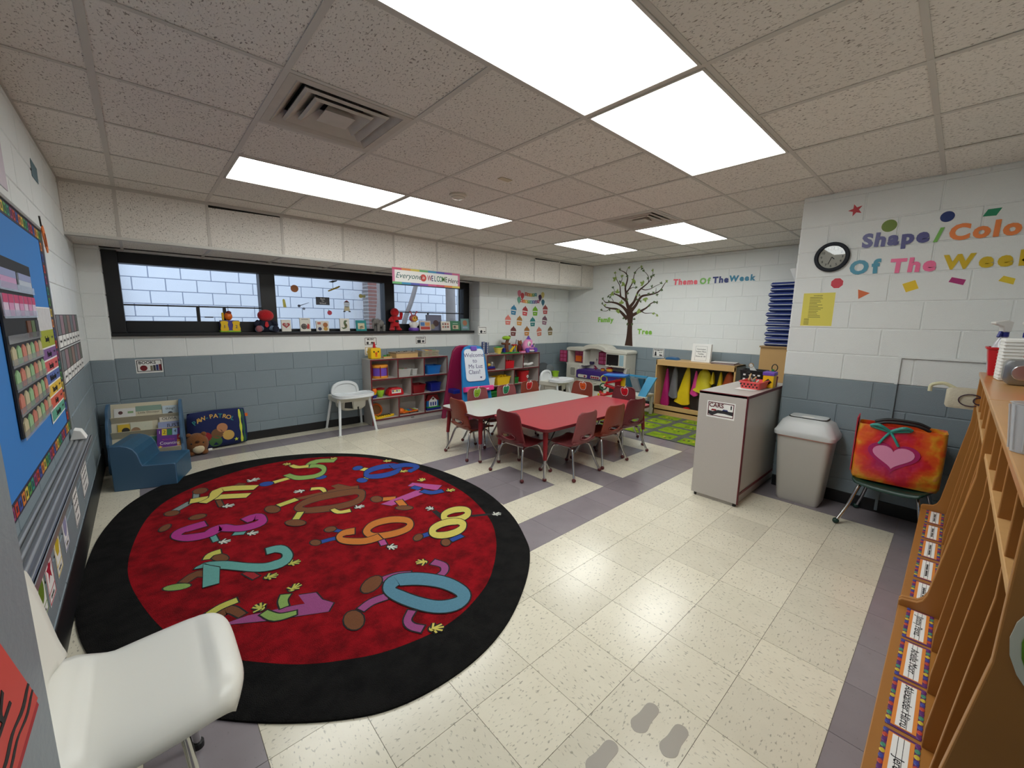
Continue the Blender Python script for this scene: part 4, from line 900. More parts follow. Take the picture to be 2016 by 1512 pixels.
  ('6','c','royal',[(0.031,2.139,0.043),(-0.01,2.096,0.072),(-0.071,2.069,0.096),(-0.14,2.063,0.11),(-0.204,2.077,0.115),(-0.251,2.11,0.104),(-0.274,2.154,0.067),(-0.267,2.202,0.041),(-0.231,2.246,0.072),(-0.171,2.276,0.102),(-0.1,2.286,0.121),(-0.031,2.273,0.13),(0.02,2.238,0.121),(0.043,2.19,0.077)]),
  ('6','s','royal',[(-0.012,2.211,0.11),(0.111,2.19,0.116),(0.174,2.115,0.087),(0.161,2.043,0.052),(0.053,2.004,0.078)]),
  ('6','h','yellow',(0.02,2.417,-0.7,0.095)),
  ('6','h','yellow',(0.009,2.045,-0.34,0.088)),
  ('5','s','yellow',[(-0.829,2.552,0.063),(-0.964,2.527,0.062)]),
  ('5','p','royal',[(-0.965,2.516),(-0.974,2.495),(-0.991,2.482),(-1.013,2.478),(-1.035,2.484),(-1.054,2.5),(-1.065,2.522),(-1.067,2.546),(-1.058,2.567),(-1.042,2.581),(-1.019,2.586),(-0.996,2.579),(-0.977,2.563),(-0.966,2.541)]),
  ('5','s','yellow',[(-0.697,2.451,0.054),(-0.641,2.426,0.054)]),
  ('5','p','royal',[(-0.567,2.374),(-0.577,2.355),(-0.594,2.343),(-0.614,2.339),(-0.634,2.345),(-0.65,2.359),(-0.658,2.379),(-0.658,2.4),(-0.648,2.419),(-0.631,2.432),(-0.611,2.436),(-0.59,2.43),(-0.574,2.416),(-0.566,2.396)]),
  ('5','s','green',[(-0.358,2.754,0.107),(-0.502,2.847,0.11),(-0.606,2.77,0.072)]),
  ('5','s','green',[(-0.607,2.747,0.108),(-0.527,2.679,0.072),(-0.535,2.541,0.038),(-0.633,2.449,0.093),(-0.751,2.483,0.098),(-0.799,2.556,0.067),(-0.829,2.65,0.059)]),
  ('5','s','yellow',[(-0.611,2.753,0.076),(-0.699,2.79,0.064),(-0.731,2.887,0.044)]),
  ('5','h','yellow',(-0.744,2.928,2.02,0.092)),
  ('5','h','yellow',(-0.367,2.829,-0.14,0.073)),
  ('10','p','brown',[(-0.61,2.126),(-0.548,2.131),(-0.489,2.009),(-0.431,1.988),(-0.457,1.912),(-0.881,2.014),(-0.924,2.063),(-0.596,2.044)]),
  ('10','c','brown',[(-0.932,1.881,0.054),(-0.826,1.944,0.104),(-0.673,1.938,0.117),(-0.496,1.879,0.112),(-0.483,1.775,0.043),(-0.57,1.689,0.089),(-0.725,1.694,0.102),(-0.86,1.754,0.098),(-0.92,1.805,0.072)]),
  ('10','s','yellow',[(-0.69,2.036,0.026),(-0.691,2.129,0.046),(-0.76,2.17,0.061)]),
  ('10','h','white',(-0.828,2.177,2.78,0.095)),
  ('10','s','yellow',[(-0.751,1.675,0.032),(-0.732,1.593,0.046),(-0.657,1.567,0.054)]),
  ('10','h','white',(-0.601,1.583,-0.11,0.086)),
  ('10','s','yellowgreen',[(-0.905,2.033,0.063),(-1.044,1.998,0.06)]),
  ('10','p','brown',[(-1.048,1.923),(-1.059,1.899),(-1.075,1.887),(-1.095,1.889),(-1.114,1.905),(-1.128,1.932),(-1.135,1.965),(-1.134,1.996),(-1.124,2.021),(-1.107,2.034),(-1.087,2.032),(-1.067,2.016),(-1.053,1.988),(-1.046,1.955)]),
  ('10','s','yellowgreen',[(-0.946,1.776,0.047),(-1.007,1.674,0.045)]),
  ('10','p','brown',[(-0.966,1.578),(-0.977,1.562),(-0.997,1.558),(-1.02,1.567),(-1.044,1.587),(-1.063,1.615),(-1.074,1.644),(-1.074,1.67),(-1.063,1.687),(-1.044,1.692),(-1.02,1.683),(-0.995,1.662),(-0.976,1.634),(-0.966,1.604)]),
]
for num in dict.fromkeys(g[0] for g in RUG):
    cols = list(dict.fromkeys(g[2] for g in RUG if g[0] == num)); mats_ = [C_MAT['black']]+[C_MAT[c] for c in cols]; mb = MB(); n = 0
    for g, kind, col, data in RUG:
        if g != num: continue
        z = .0131+.00035*n; n += 1
        lay(mb, kind, data, z, .008, 0); lay(mb, kind, data, z+.0002, 0, cols.index(col)+1)
    o = bpy.data.objects.new('number_motif', mb.mesh('number_motif', mats_)); link(o, rug); o['label'] = 'woven cartoon number '+num+' with arms and legs'
    for f in o.data.polygons:
        if f.normal.z < 0: f.flip()

# ------------------------------------------------------------------ green road rug in the far corner
t = thing('road_rug', 'lime green play rug printed with grey roads', 'rug', (3.68, 1.45, 0))
M_LIME = carpet_mat('lime_carpet', S(150, 176, 40), S(112, 146, 34)); M_ROAD = carpet_mat('road_carpet', S(112, 114, 104), S(92, 95, 88))
MB().box(-.66, .62, -.90, .88, 0.001, .008).build('pile', M_ROAD, t)
k = 0
for ix, (x0, x1) in enumerate(((-.64,-.40),(-.32,-.02),(.06,.30),(.38,.60))):
    for iy, (y0, y1) in enumerate(((-.88,-.62),(-.54,-.2),(-.12,.18),(.26,.52),(.60,.86))):
        MB().prism(rrect(x0, x1, y0, y1, .03, 3), 'z', .0081, .0086).build('lawn_patch', M_LIME, t); k += 1
        for q in range(3):
            px, py = random.uniform(x0+.04, x1-.04), random.uniform(y0+.04, y1-.04)
            MB().box(px-.02, px+.02, py-.013, py+.013, .0087, .0091).build('house_print', mat(('print_dark','print_yellow','print_brown')[(k+q) % 3], (S(40,56,34), S(206,176,40), S(104,74,44))[(k+q) % 3], .9), t)

# ------------------------------------------------------------------ tree mural
TREE = [
  ('trunk',[(2.589,1.032,0.159),(2.585,1.171,0.12),(2.587,1.321,0.097),(2.587,1.456,0.097),(2.599,1.56,0.134),(2.609,1.649,0.107),(2.618,1.737,0.074)]),
  ('branch',[(2.65,1.5,0.067),(2.761,1.605,0.049),(2.872,1.673,0.037),(3.001,1.69,0.027),(3.114,1.715,0.018),(3.173,1.762,0.009)]),
  ('branch',[(3.028,1.683,0.012),(3.091,1.645,0.009),(3.205,1.65,0.006)]),
  ('branch',[(2.64,1.604,0.067),(2.733,1.702,0.048),(2.861,1.772,0.036),(3.007,1.802,0.026),(3.119,1.8,0.017),(3.179,1.856,0.008)]),
  ('branch',[(2.953,1.812,0.012),(2.983,1.858,0.008),(3.012,1.882,0.005)]),
  ('branch',[(2.628,1.678,0.067),(2.668,1.768,0.054),(2.691,1.857,0.045),(2.707,1.961,0.038),(2.721,2.05,0.032),(2.694,2.151,0.026),(2.691,2.239,0.021),(2.738,2.3,0.016),(2.8,2.334,0.011),(2.863,2.361,0.006)]),
  ('branch',[(2.711,2.276,0.012),(2.714,2.327,0.007),(2.676,2.397,0.004)]),
  ('branch',[(2.689,1.82,0.052),(2.779,1.875,0.035),(2.87,1.923,0.025),(2.98,1.949,0.016),(3.079,1.914,0.008)]),
  ('branch',[(2.806,1.89,0.033),(2.821,1.981,0.023),(2.837,2.085,0.016),(2.906,2.193,0.011),(2.948,2.301,0.006)]),
  ('branch',[(2.83,2.115,0.015),(2.799,2.187,0.009),(2.801,2.261,0.006)]),
  ('branch',[(2.935,1.947,0.012),(2.948,2.016,0.007),(2.979,2.078,0.005)]),
  ('branch',[(2.698,1.961,0.037),(2.658,2.003,0.028),(2.62,2.06,0.022),(2.575,2.144,0.017),(2.558,2.258,0.013),(2.506,2.34,0.009),(2.444,2.377,0.006)]),
  ('branch',[(2.634,2.017,0.012),(2.568,2.043,0.008),(2.501,2.025,0.006)]),
  ('branch',[(2.597,1.722,0.059),(2.534,1.795,0.046),(2.499,1.881,0.038),(2.464,1.966,0.032),(2.403,2.021,0.026),(2.327,2.074,0.02),(2.267,2.126,0.015),(2.219,2.207,0.01),(2.211,2.303,0.006)]),
  ('branch',[(2.282,2.113,0.014),(2.288,2.198,0.01),(2.341,2.271,0.008),(2.391,2.303,0.006)]),
  ('branch',[(2.419,2.021,0.017),(2.336,1.989,0.013),(2.227,2.006,0.01),(2.153,2.044,0.008),(2.065,2.074,0.006)]),
  ('branch',[(2.575,1.648,0.066),(2.497,1.735,0.052),(2.438,1.836,0.043),(2.377,1.891,0.036),(2.252,1.908,0.029),(2.13,1.932,0.023),(2.057,1.977,0.017),(2.004,2.057,0.012),(1.971,2.102,0.007)]),
  ('branch',[(2.137,1.932,0.011),(2.136,2.015,0.004)]),
  ('branch',[(2.544,1.567,0.059),(2.439,1.618,0.044),(2.36,1.654,0.034),(2.283,1.696,0.026),(2.224,1.752,0.019),(2.149,1.786,0.013),(2.088,1.777,0.007)]),
  ('branch',[(2.375,1.635,0.017),(2.309,1.603,0.011),(2.167,1.603,0.007),(2.072,1.575,0.004)]),
]
LEAVES_BIG = [(2.544, 2.171), (2.743, 2.125), (2.367, 2.09), (2.923, 2.195), (2.327, 1.861), (2.781, 1.763), (2.86, 1.613), (2.458, 1.648), (3.008, 1.965), (2.881, 1.953)]
LEAVES_SMALL = [(2.676, 2.397), (2.444, 2.377), (2.863, 2.354), (2.203, 2.302), (2.206, 2.234), (2.39, 2.296), (1.971, 2.102), (2.057, 2.073), (2.088, 1.777), (2.143, 1.8), (2.072, 1.575), (2.159, 1.61), (3.205, 1.65), (3.17, 1.863), (3.174, 1.786), (3.012, 1.882), (2.979, 2.078), (2.948, 2.301), (2.801, 2.261), (3.079, 1.914), (3.124, 1.738), (3.036, 1.66), (2.501, 2.025), (2.664, 1.96), (2.472, 1.851), (2.419, 1.792), (2.254, 1.731), (2.252, 1.915), (2.191, 1.927), (2.113, 1.917), (2.028, 1.99), (2.199, 2.039), (2.286, 2.17), (2.555, 2.1), (2.551, 2.272), (2.701, 2.254), (2.72, 1.499), (2.505, 1.486), (2.653, 1.417), (2.532, 1.397), (2.663, 1.827), (2.501, 1.91), (2.452, 1.908), (3.037, 1.829), (2.849, 2.146), (2.409, 2.332), (2.785, 2.238), (2.226, 2.194)]
M_BRN = mat('brown_vinyl', S(62, 38, 26), 0.5); M_GLF = mat('green_vinyl', S(140, 164, 84), 0.5); M_GLF2 = mat('dark_green_vinyl', S(86, 106, 66), 0.5)
tm = thing('tree_decal', 'brown vinyl tree decal with green leaves on the white wall', 'wall decal', (XR-.0055, 2.5, 1.03))
def on_wall(pts2, x): return [(x, y-2.5, z-1.03) for y, z in pts2]
for k, (nm, pts) in enumerate(TREE):
    P = catmull(pts, 4); l, r = ribbon([p[:2] for p in P], [p[2] for p in P]); n = len(l); x = -.0006-.0001*k
    mb = MB().add(on_wall(l+r, x)+on_wall(l+r, 0), [(i, i+1, n+i+1, n+i) for i in range(n-1)]+[(i, i+1, 2*n+i+1, 2*n+i) for i in range(n-1)]+[(n+i, n+i+1, 3*n+i+1, 3*n+i) for i in range(n-1)])
    mb.build(nm, M_BRN, tm)
def leaf(c, s_, m, a):
    pts = []
    for k in range(3):
        t_ = a+(-.9, 0, .9)[k]; L_ = s_*(.8, 1, .8)[k]; d = (math.cos(t_), math.sin(t_)); q = (-d[1], d[0])
        mbp = [(c[0], c[1]), (c[0]+d[0]*L_*.5+q[0]*L_*.28, c[1]+d[1]*L_*.5+q[1]*L_*.28), (c[0]+d[0]*L_, c[1]+d[1]*L_), (c[0]+d[0]*L_*.5-q[0]*L_*.28, c[1]+d[1]*L_*.5-q[1]*L_*.28)]
        pts.append(mbp)
    mb = MB()
    for k, P in enumerate(pts): mb.add(on_wall(P, -.0032-.0001*k), [(0,1,2,3)])
    mb.build('leaf', m, tm)
for c in LEAVES_BIG: leaf(c, .085, M_GLF, random.uniform(0, 6))
for c in LEAVES_SMALL: leaf(c, .045, random.choice((M_GLF, M_GLF2, M_GLF2)), random.uniform(0, 6))

# ------------------------------------------------------------------ cut-out letters on the walls
def phrase(label, face, at, words, cat='lettering'):
    """words: (text, a, z, letter height, colour name, rgb, roll); a runs along the wall"""
    t = thing('wall_lettering', label, cat, at)
    for wd, a, z, hgt, cn, rgb, roll, sp in words:
        m = mat('paper_'+cn, rgb, 0.35)
        x = 0.0
        for chv in wd:
            if chv == ' ': x += hgt*.4; continue
            me = text_mesh(chv, hgt*1.38, ext=.0012, bold=.05); me.materials.clear(); me.materials.append(m)
            wl_ = max(v.co.x for v in me.vertices)-min(v.co.x for v in me.vertices)
            o = bpy.data.objects.new('letter', me); link(o, t)
            ca, cb = math.cos(roll), math.sin(roll); da = (x+wl_/2); x += wl_+hgt*sp
            sgn = -1 if face == '-x' else 1
            pa, pz = a+sgn*da*ca, z+da*cb
            pos = (0, pa-at[1], pz-at[2]) if face in ('-x', '+x') else (pa-at[0], 0, pz-at[2])
            place(o, face, pos, roll+random.uniform(-.05, .05))
    return t
phrase('cut-out letters reading Theme Of The Week beside the tree', '-x', (XR-.008, 1.3, 2.08), [
    ('Theme', 1.845, 2.085, .085, 'coral', S(238,92,110), -.02, .12), ('Of', 1.425, 2.075, .085, 'fern', S(120,184,84), 0, .14), ('The', 1.235, 2.08, .088, 'navy', S(30,48,116), 0, .12), ('Week', 1.005, 2.085, .08, 'peacock', S(30,126,160), .0, .12)])
phrase('pale green cut-out letters reading Family left of the tree', '-x', (XR-.008, 3.05, 1.48), [('Family', 3.27, 1.48, .085, 'apple green', S(140,198,80), .0, .06)])
phrase('pale green cut-out letters reading Tree right of the tree trunk', '-x', (XR-.008, 2.3, 1.28), [('Tree', 2.43, 1.285, .085, 'apple green', S(140,198,80), 0, .08)])
phrase('big cut-out letters reading Shape/Color on the clock wall', '-x', (XC-.008, -1.1, 2.08), [
    ('Shape', -.765, 2.078, .095, 'slate violet', S(84,84,140), .0, .10), ('/', -1.15, 2.07, .085, 'fern', S(130,190,90), 0, .1), ('Color', -1.222, 2.075, .098, 'peach', S(240,138,74), .0, .12)])
phrase('big cut-out letters reading Of The Week on the clock wall', '-x', (XC-.008, -1.1, 1.88), [
    ('Of', -.712, 1.885, .098, 'peacock blue', S(52,140,166), 0, .14), ('The', -.945, 1.878, .095, 'bubblegum', S(246,116,160), 0, .12), ('Week', -1.215, 1.88, .092, 'mustard', S(212,180,30), .0, .16)])
# paper shapes on the clock wall
def shape(name, lab, pts, rgb, cn, c):
    t = thing(name, lab, 'paper shape', (XC-.0062, c[0], c[1]), group='paper shapes on the clock wall')
    P = [(y-c[0], z-c[1]) for y, z in pts]
    MB().prism([(y*1.10, z*1.10) for y, z in P], 'x', -.0008, 0).build('backing', M_PAPER, t)
    MB().prism(P, 'x', -.0016, -.0008).build('shape', mat('shape_'+cn, rgb, 0.4), t)
def circ(c, r, n=26): return [(c[0]+r*math.cos(2*PI*k/n), c[1]+r*math.sin(2*PI*k/n)) for k in range(n)]
shape('paper_star', 'red paper star above the clock', [(-.70+(.046 if k % 2 == 0 else .019)*math.sin(2*PI*k/10+.3), 2.322+(.046 if k % 2 == 0 else .019)*math.cos(2*PI*k/10+.3)) for k in range(10)], S(186,30,44), 'red', (-.70, 2.322))
shape('paper_circle', 'olive green paper circle above the word Shape', circ((-.908, 2.175), .043), S(108,132,28), 'olive', (-.908, 2.175))
shape('paper_circle', 'navy blue paper circle above the word Color', circ((-1.20, 2.19), .035), S(28,54,116), 'navy', (-1.20, 2.19))
shape('paper_rhombus', 'green paper rhombus at the right above the word Color', [(-1.361,2.163),(-1.38,2.205),(-1.44,2.206),(-1.42,2.16)], S(30,136,96), 'emerald', (-1.40, 2.183))
shape('paper_octagon', 'red paper octagon under the clock', [(-.646+.041*math.cos(PI/8+k*PI/4), 1.778+.041*math.sin(PI/8+k*PI/4)) for k in range(8)], S(200,36,56), 'crimson', (-.646, 1.778))
shape('paper_triangle', 'orange paper triangle under the word Of', [(-.782,1.723),(-.855,1.693),(-.791,1.651)], S(214,104,48), 'rust', (-.808, 1.689))
shape('paper_square', 'yellow paper square under the word The', [(-1.028,1.751),(-1.093,1.776),(-1.117,1.716),(-1.054,1.691)], S(232,196,30), 'yellow', (-1.073, 1.733))
shape('paper_parallelogram', 'magenta paper parallelogram under the word Week', [(-1.271,1.784),(-1.339,1.763),(-1.33,1.728),(-1.259,1.753)], S(170,40,112), 'magenta', (-1.30, 1.757))
shape('paper_trapezoid', 'yellow paper trapezoid at the far right under the word Week', [(-1.5,1.778),(-1.551,1.757),(-1.547,1.72),(-1.481,1.747)], S(226,200,50), 'lemon', (-1.52, 1.75))
# wall clock
t = thing('wall_clock', 'round black rimmed wall clock with a beige dial', 'clock', (XC-.0062, -.592, 1.983))
n = 40; co = [(.114*math.cos(2*PI*k/n), .114*math.sin(2*PI*k/n)) for k in range(n)]; ci = [(x*.76, y*.76) for x, y in co]
MB().ring(co, ci, 'x', -.03, 0).build('rim', mat('clock_rim', S(16,20,30), .5, spec=.25), t, bevel=.006)
MB().prism(ci, 'x', -.012, -.004).build('dial', mat('dial_paper', S(206,196,176), .6), t)
for k in range(1, 13):
    a = PI/2-k*PI/6; o = text(str(k), .026, M_INK, t); place(o, '-x', (-.0135, -.068*math.cos(a), .068*math.sin(a)))
for a, L_, w_ in ((math.radians(-109), .058, .004), (math.radians(-42), .025, .006)):
    l, r = ribbon([(0, 0), (-L_*math.cos(a), L_*math.sin(a))], w_); MB().prism(l+r[::-1], 'x', -.016, -.0145).build('hand', M_INK, t)
MB().disc((0,0), .087, 'x', -.021, -.020, 40).build('glass_cover', M_GLASS, t)
# yellow notice
t = flat('notice_sheet', 'yellow printed notice sheet in a plastic sleeve under the clock', 'notice', '-x', (XC-.0062, -.54, 1.57))
MB().box(-.11,.11,-.138,.138,0,.0008).build('sleeve', M_PAPER, t); MB().box(-.106,.106,-.13,.136,.0008,.0014).build('sheet', mat('yellow_paper', S(226,214,92), .5), t)
scrib(t, 0, .115, .07, .008, M_INK, .0017)
for k in range(14): MB().box(-.06,-.06+random.uniform(.05,.10),.10-.0125*k,.103-.0125*k,.0014,.0017).build('text_line', M_INK, t)
for k in range(6): MB().box(-.085,-.05,-.075-.009*k,-.072-.009*k,.0014,.0017).build('text_line', M_INK, t)
# thin conduit on the clock wall
t = thing('wall_conduit', 'thin painted conduit running down the clock wall behind the heart bag', 'conduit', (XC-.014, -1.08, 0))
MB().box(-.008,.008,-.009,.009,.02,BAND).build('pipe_lower', M_GREY, t); MB().box(-.008,.008,-.009,.009,BAND,1.2145).build('pipe_upper', M_WHITE, t); MB().box(-.008,.008,-.68,.009,1.2145,1.232).build('pipe_run', M_WHITE, t)

# signs on walls
def sign(lab, face, loc, wd, ht, word, size, pics, border=M_INK, roll=0.0, wx=0.0, wy=None):
    t = flat('picture_sign', lab, 'sign', face, loc, roll, 'picture word signs')
    MB().box(-wd/2-.008,wd/2+.008,-ht/2-.014,ht/2+.008,0,.0012).build('card', M_PAPER, t)
    MB().ring([(-wd/2,-ht/2),(wd/2,-ht/2),(wd/2,ht/2),(-wd/2,ht/2)], [(-wd/2+.006,-ht/2+.006),(wd/2-.006,-ht/2+.006),(wd/2-.006,ht/2-.006),(-wd/2+.006,ht/2-.006)], 'z', .0012, .0018).build('border', border, t)
    text(word, size, border, t, (wx, ht*.27 if wy is None else wy, .0022), bold=.02)
    for nm, poly, rgb, cn in pics: MB().prism(poly, 'z', .0012, .002).build(nm, mat('print_'+cn, rgb, .6), t)
    return t
sign('BOOKS picture sign on the grey wall above the book nook', '-y', (-1.665, YW-.0062, .937), .19, .115, 'BOOKS', .04, [('apple_picture', circ((-.045,-.022), .028), S(120,20,30), 'wine')]+[('book_picture', [(.005+.022*k,-.05),(.024+.022*k,-.05),(.024+.022*k,.0+.004*k),(.005+.022*k,.0+.004*k)], c_, 'bk%d' % k) for k, c_ in enumerate((S(130,124,100), S(60,60,60), S(40,50,110), S(110,20,34)))], wx=-.015)
sign('MUSIC picture sign above the toy shelf', '-y', (.655, YW-.0062, 1.13), .165, .1, 'MUSIC', .036, [('drum_picture', [(-.06,-.04),(-.03,-.04),(-.03,-.005),(-.06,-.005)], S(40,40,44), 'k1'), ('piano_picture', [(-.005,-.03),(.05,-.04),(.06,-.015),(.01,-.005)], S(70,50,44), 'k2')])
sign('PUZZLES picture sign above the puzzles', '-y', (1.437, YW-.0062, 1.13), .165, .1, 'PUZZLES', .03, [('puzzle_picture', [(-.06,-.04),(.0,-.04),(.0,.005),(-.06,.005)], S(40,40,44), 'k1'), ('puzzle_picture', [(.02,-.035),(.06,-.035),(.06,-.002),(.02,-.002)], S(70,70,74), 'k3')])
sign('small picture sign at the left edge of the pier beside the window', '-y', (2.50, YP-.0062, 1.275), .165, .105, ' ', .032, [('ball_picture', circ((-.02,-.02), .024), S(40,40,44), 'k1'), ('car_picture', [(.03,-.03),(.065,-.03),(.065,-.012),(.03,-.012)], S(70,70,74), 'k3')], wx=-.02)
sign('DRAMATIC PLAY picture sign on the grey wall below the tree', '-x', (XR-.0062, 2.015, .945), .185, .125, 'DRAMATIC', .03, [('dress_picture', [(-.07,-.05),(-.03,-.05),(-.04,.02),(-.06,.02)], S(30,30,34), 'k1'), ('shoe_picture', [(.02,-.05),(.07,-.05),(.07,-.03),(.02,-.02)], S(60,60,64), 'k3')], wy=.042)
text('PLAY', .026, M_INK, bpy.data.objects['picture_sign.004'], (.04, .008, .0022), bold=.02)
sign('second picture card with yellow prints behind the chick toy', '-y', (.655, YW-.0062, 1.0), .165, .1, ' ', .03, [('note_picture', [(.02,-.03),(.05,-.03),(.05,0),(.02,0)], S(60,50,30), 'k4'), ('note_picture', [(-.06,-.03),(-.02,-.03),(-.02,0),(-.06,0)], S(214,170,60), 'k5')], border=mat('gold_print', S(190,150,60), .6))

# birthday display on the pier
bd = flat('birthday_banner', 'two row HAPPY BIRTHDAY paper banner with letters on coloured flags', 'banner', '-y', (3.6, YP-.0062, 1.80), 0)
FL = [S(200,60,60), S(222,120,50), S(226,180,60), S(120,170,90), S(60,150,160), S(60,80,150), S(110,60,120), S(150,50,90)]
def flags(word, x0, z, arc):
    for k, chv in enumerate(word):
        u = (k-(len(word)-1)/2); x = x0+u*.062
        o = MB().prism([(-.029,-.03),(0,-.022),(.029,-.03),(.029,.03),(-.029,.03)], 'z', 0, .0012).build('flag', mat('flag_%d' % (k % 8), FL[k % 8], .6), bd, loc=(x, z+arc*u*u, 0))
        text(chv, .04, M_PAPER, o, (0, 0, .0016), bold=.02)
flags('HAPPY', .02, .105, .003); flags('BIRTHDAY', .0, -.02, .0012)
for k, (x, z, rgb) in enumerate(((3.33,1.92,S(214,120,140)),(3.405,1.88,S(200,70,80)),(3.325,1.805,S(110,170,150)),(3.93,1.92,S(214,196,120)),(3.86,1.87,S(70,40,80)),(3.94,1.785,S(60,110,130)))):
    t = flat('paper_balloon', ('pink','red','mint green','straw yellow','dark purple','blue')[k]+' paper balloon on the birthday display', 'balloon', '-y', (x, YP-.0075-.0016*(k % 2), z), 0, 'paper balloons')
    MB().prism(catmull([(0,.058),(.042,.03),(.036,-.02),(.008,-.056),(-.008,-.056),(-.036,-.02),(-.042,.03)], 3, True), 'z', 0, .0012).build('balloon', mat('balloon_%d' % k, rgb, .4), t); MB().prism([(-.009,-.072),(.009,-.072),(0,-.054)], 'z', 0, .0012).build('knot', MATS['balloon_%d' % k], t)
CK = [(3.20,1.625,S(60,130,170),'blue'),(3.48,1.615,S(214,80,84),'red'),(3.74,1.62,S(120,180,40),'lime'),(4.01,1.655,S(190,90,90),'brick pink'),(3.07,1.45,S(226,130,120),'salmon'),(3.345,1.44,S(222,160,80),'amber'),(3.68,1.425,S(50,130,130),'teal'),(4.0,1.455,S(150,110,130),'mauve'),(3.20,1.255,S(120,60,60),'maroon'),(3.535,1.255,S(206,140,70),'gold'),(3.86,1.245,S(210,130,110),'peach'),(4.165,1.255,S(150,130,90),'khaki')]
MON = ['January','February','March','April','May','June','July','August','September','October','November','December']
for k, (x, z, rgb, cn) in enumerate(CK):
    t = flat('paper_cupcake', cn+' paper cupcake on the birthday display', 'paper cupcake', '-y', (x, YP-.0062, z), random.uniform(-.12,.12), 'month cupcakes')
    m2 = mat('cake_%d' % k, rgb, .6); m3 = mat('cake_d%d' % k, tuple(c*.6 for c in rgb[:3])+(1,), .6)
    MB().prism([(-.052,-.08),(.052,-.08),(.062,0),(-.062,0)], 'z', 0, .0012).build('cup', m2, t); MB().prism(catmull([(-.062,0),(.062,0),(.05,.05),(.02,.07),(0,.095),(-.02,.07),(-.05,.05)], 3, True), 'z', 0, .0016).build('icing', m3 if k % 2 else m2, t); MB().box(-.058,.058,-.012,.004,.0016,.002).build('band', M_PAPER, t)
    scrib(t, 0, -.045, .06, .022, M_PAPER, .0015)

# ------------------------------------------------------------------ left wall: bulletin board and charts
XB = XL+.006
def wl_flat(name, lab, cat, y, z, group=None, d=0.0): return flat(name, lab, cat, '+x', (XB+d, y, z), 0, group)
bb_ = wl_flat('bulletin_board', 'big blue bulletin board with a colourful patterned border', 'bulletin board', .95, 1.335)
MB().box(-1.12, 1.08, -.55, .55, 0, .012).build('blue_backing', mat('blue_paper', S(52, 128, 204), .7), bb_)
BRD = [S(196,60,40), S(40,140,120), S(214,190,70), S(60,80,160), S(150,60,110), S(80,150,70), S(220,130,50)]
def border_run(x0, x1, y0, y1, horiz):
    L_ = (x1-x0) if horiz else (y1-y0); n = int(L_/.055)
    MB().box(x0, x1, y0, y1, .012, .0135).build('border_strip', mat('border_dark', S(44,40,60), .6), bb_)
    for k in range(n):
        a = (k+.5)/n; cx, cy = ((x0+(x1-x0)*a, (y0+y1)/2) if horiz else ((x0+x1)/2, y0+(y1-y0)*a)); q = .021
        MB().ring([(cx-q,cy-q),(cx+q,cy-q),(cx+q,cy+q),(cx-q,cy+q)], [(cx-q*.55,cy-q*.55),(cx+q*.55,cy-q*.55),(cx+q*.55,cy+q*.55),(cx-q*.55,cy+q*.55)], 'z', .0135, .0145).build('border_square', mat('border_%d' % (k % 7), BRD[(k*3) % 7], .6), bb_)
border_run(-1.12, 1.08, .49, .55, True); border_run(-1.12, 1.08, -.55, -.49, True); border_run(1.02, 1.08, -.49, .49, False)
MB().box(-1.13, 1.10, .55, .565, 0, .02).build('frame_rail', mat('aluminium', S(170,172,174), .35, .8), bb_); MB().box(1.08, 1.10, -.55, .55, 0, .02).build('frame_rail', MATS['aluminium'], bb_)
# pocket chart
pc = wl_flat('pocket_chart', 'black pocket chart with rows of clear pockets and small cards', 'pocket chart', 1.17, 1.325, d=.0145)
MB().box(-.325, .325, -.325, .325, 0, .006).build('cloth', mat('black_nylon', S(24,25,30), .7), pc)
rows = [.21, .11, .02, -.065, -.15, -.24, -.325]
cc = [S(206,160,200), S(190,200,214), S(226,120,150)], [S(214,150,190), S(222,200,222)], [S(110,70,50), S(90,110,70), S(50,50,54)], [S(196,186,150), S(150,190,140), S(206,130,110)]
for r_, z0 in enumerate(rows):
    h_ = (.30 if r_ == 0 else rows[r_-1])-z0-.012; n = 2 if r_ == 0 else 7
    for k in range(n):
        cw = .62/n; x = -.31+cw*(k+.5); pal = cc[min(r_, 3)]
        if r_ == 2 and k < 4: continue
        c_ = pal[(k+r_) % len(pal)]
        o = MB().prism([(-cw*.38,0),(cw*.38,0),(cw*.38,h_*.72),(0,h_*.92),(-cw*.38,h_*.72)] if r_ > 2 else [(-cw*.42,0),(cw*.42,0),(cw*.42,h_*.9),(-cw*.42,h_*.9)], 'z', .006, .010).build('card', mat('card_%d_%d' % (min(r_, 3), (k+r_) % len(pal)), c_, .6), pc, loc=(x, z0, 0))
        if r_ in (0, 1): MB().box(-cw*.42,cw*.42,h_*.55,h_*.9,.010,.0106).build('card_print', mat('card_p%d' % r_, (S(150,160,200), S(200,60,110))[r_], .6), o)
    MB().box(-.32, .32, z0-.008, z0+.022, .010, .0115).build('pocket', clear_mat('clear_vinyl', S(200,204,210), .35), pc)
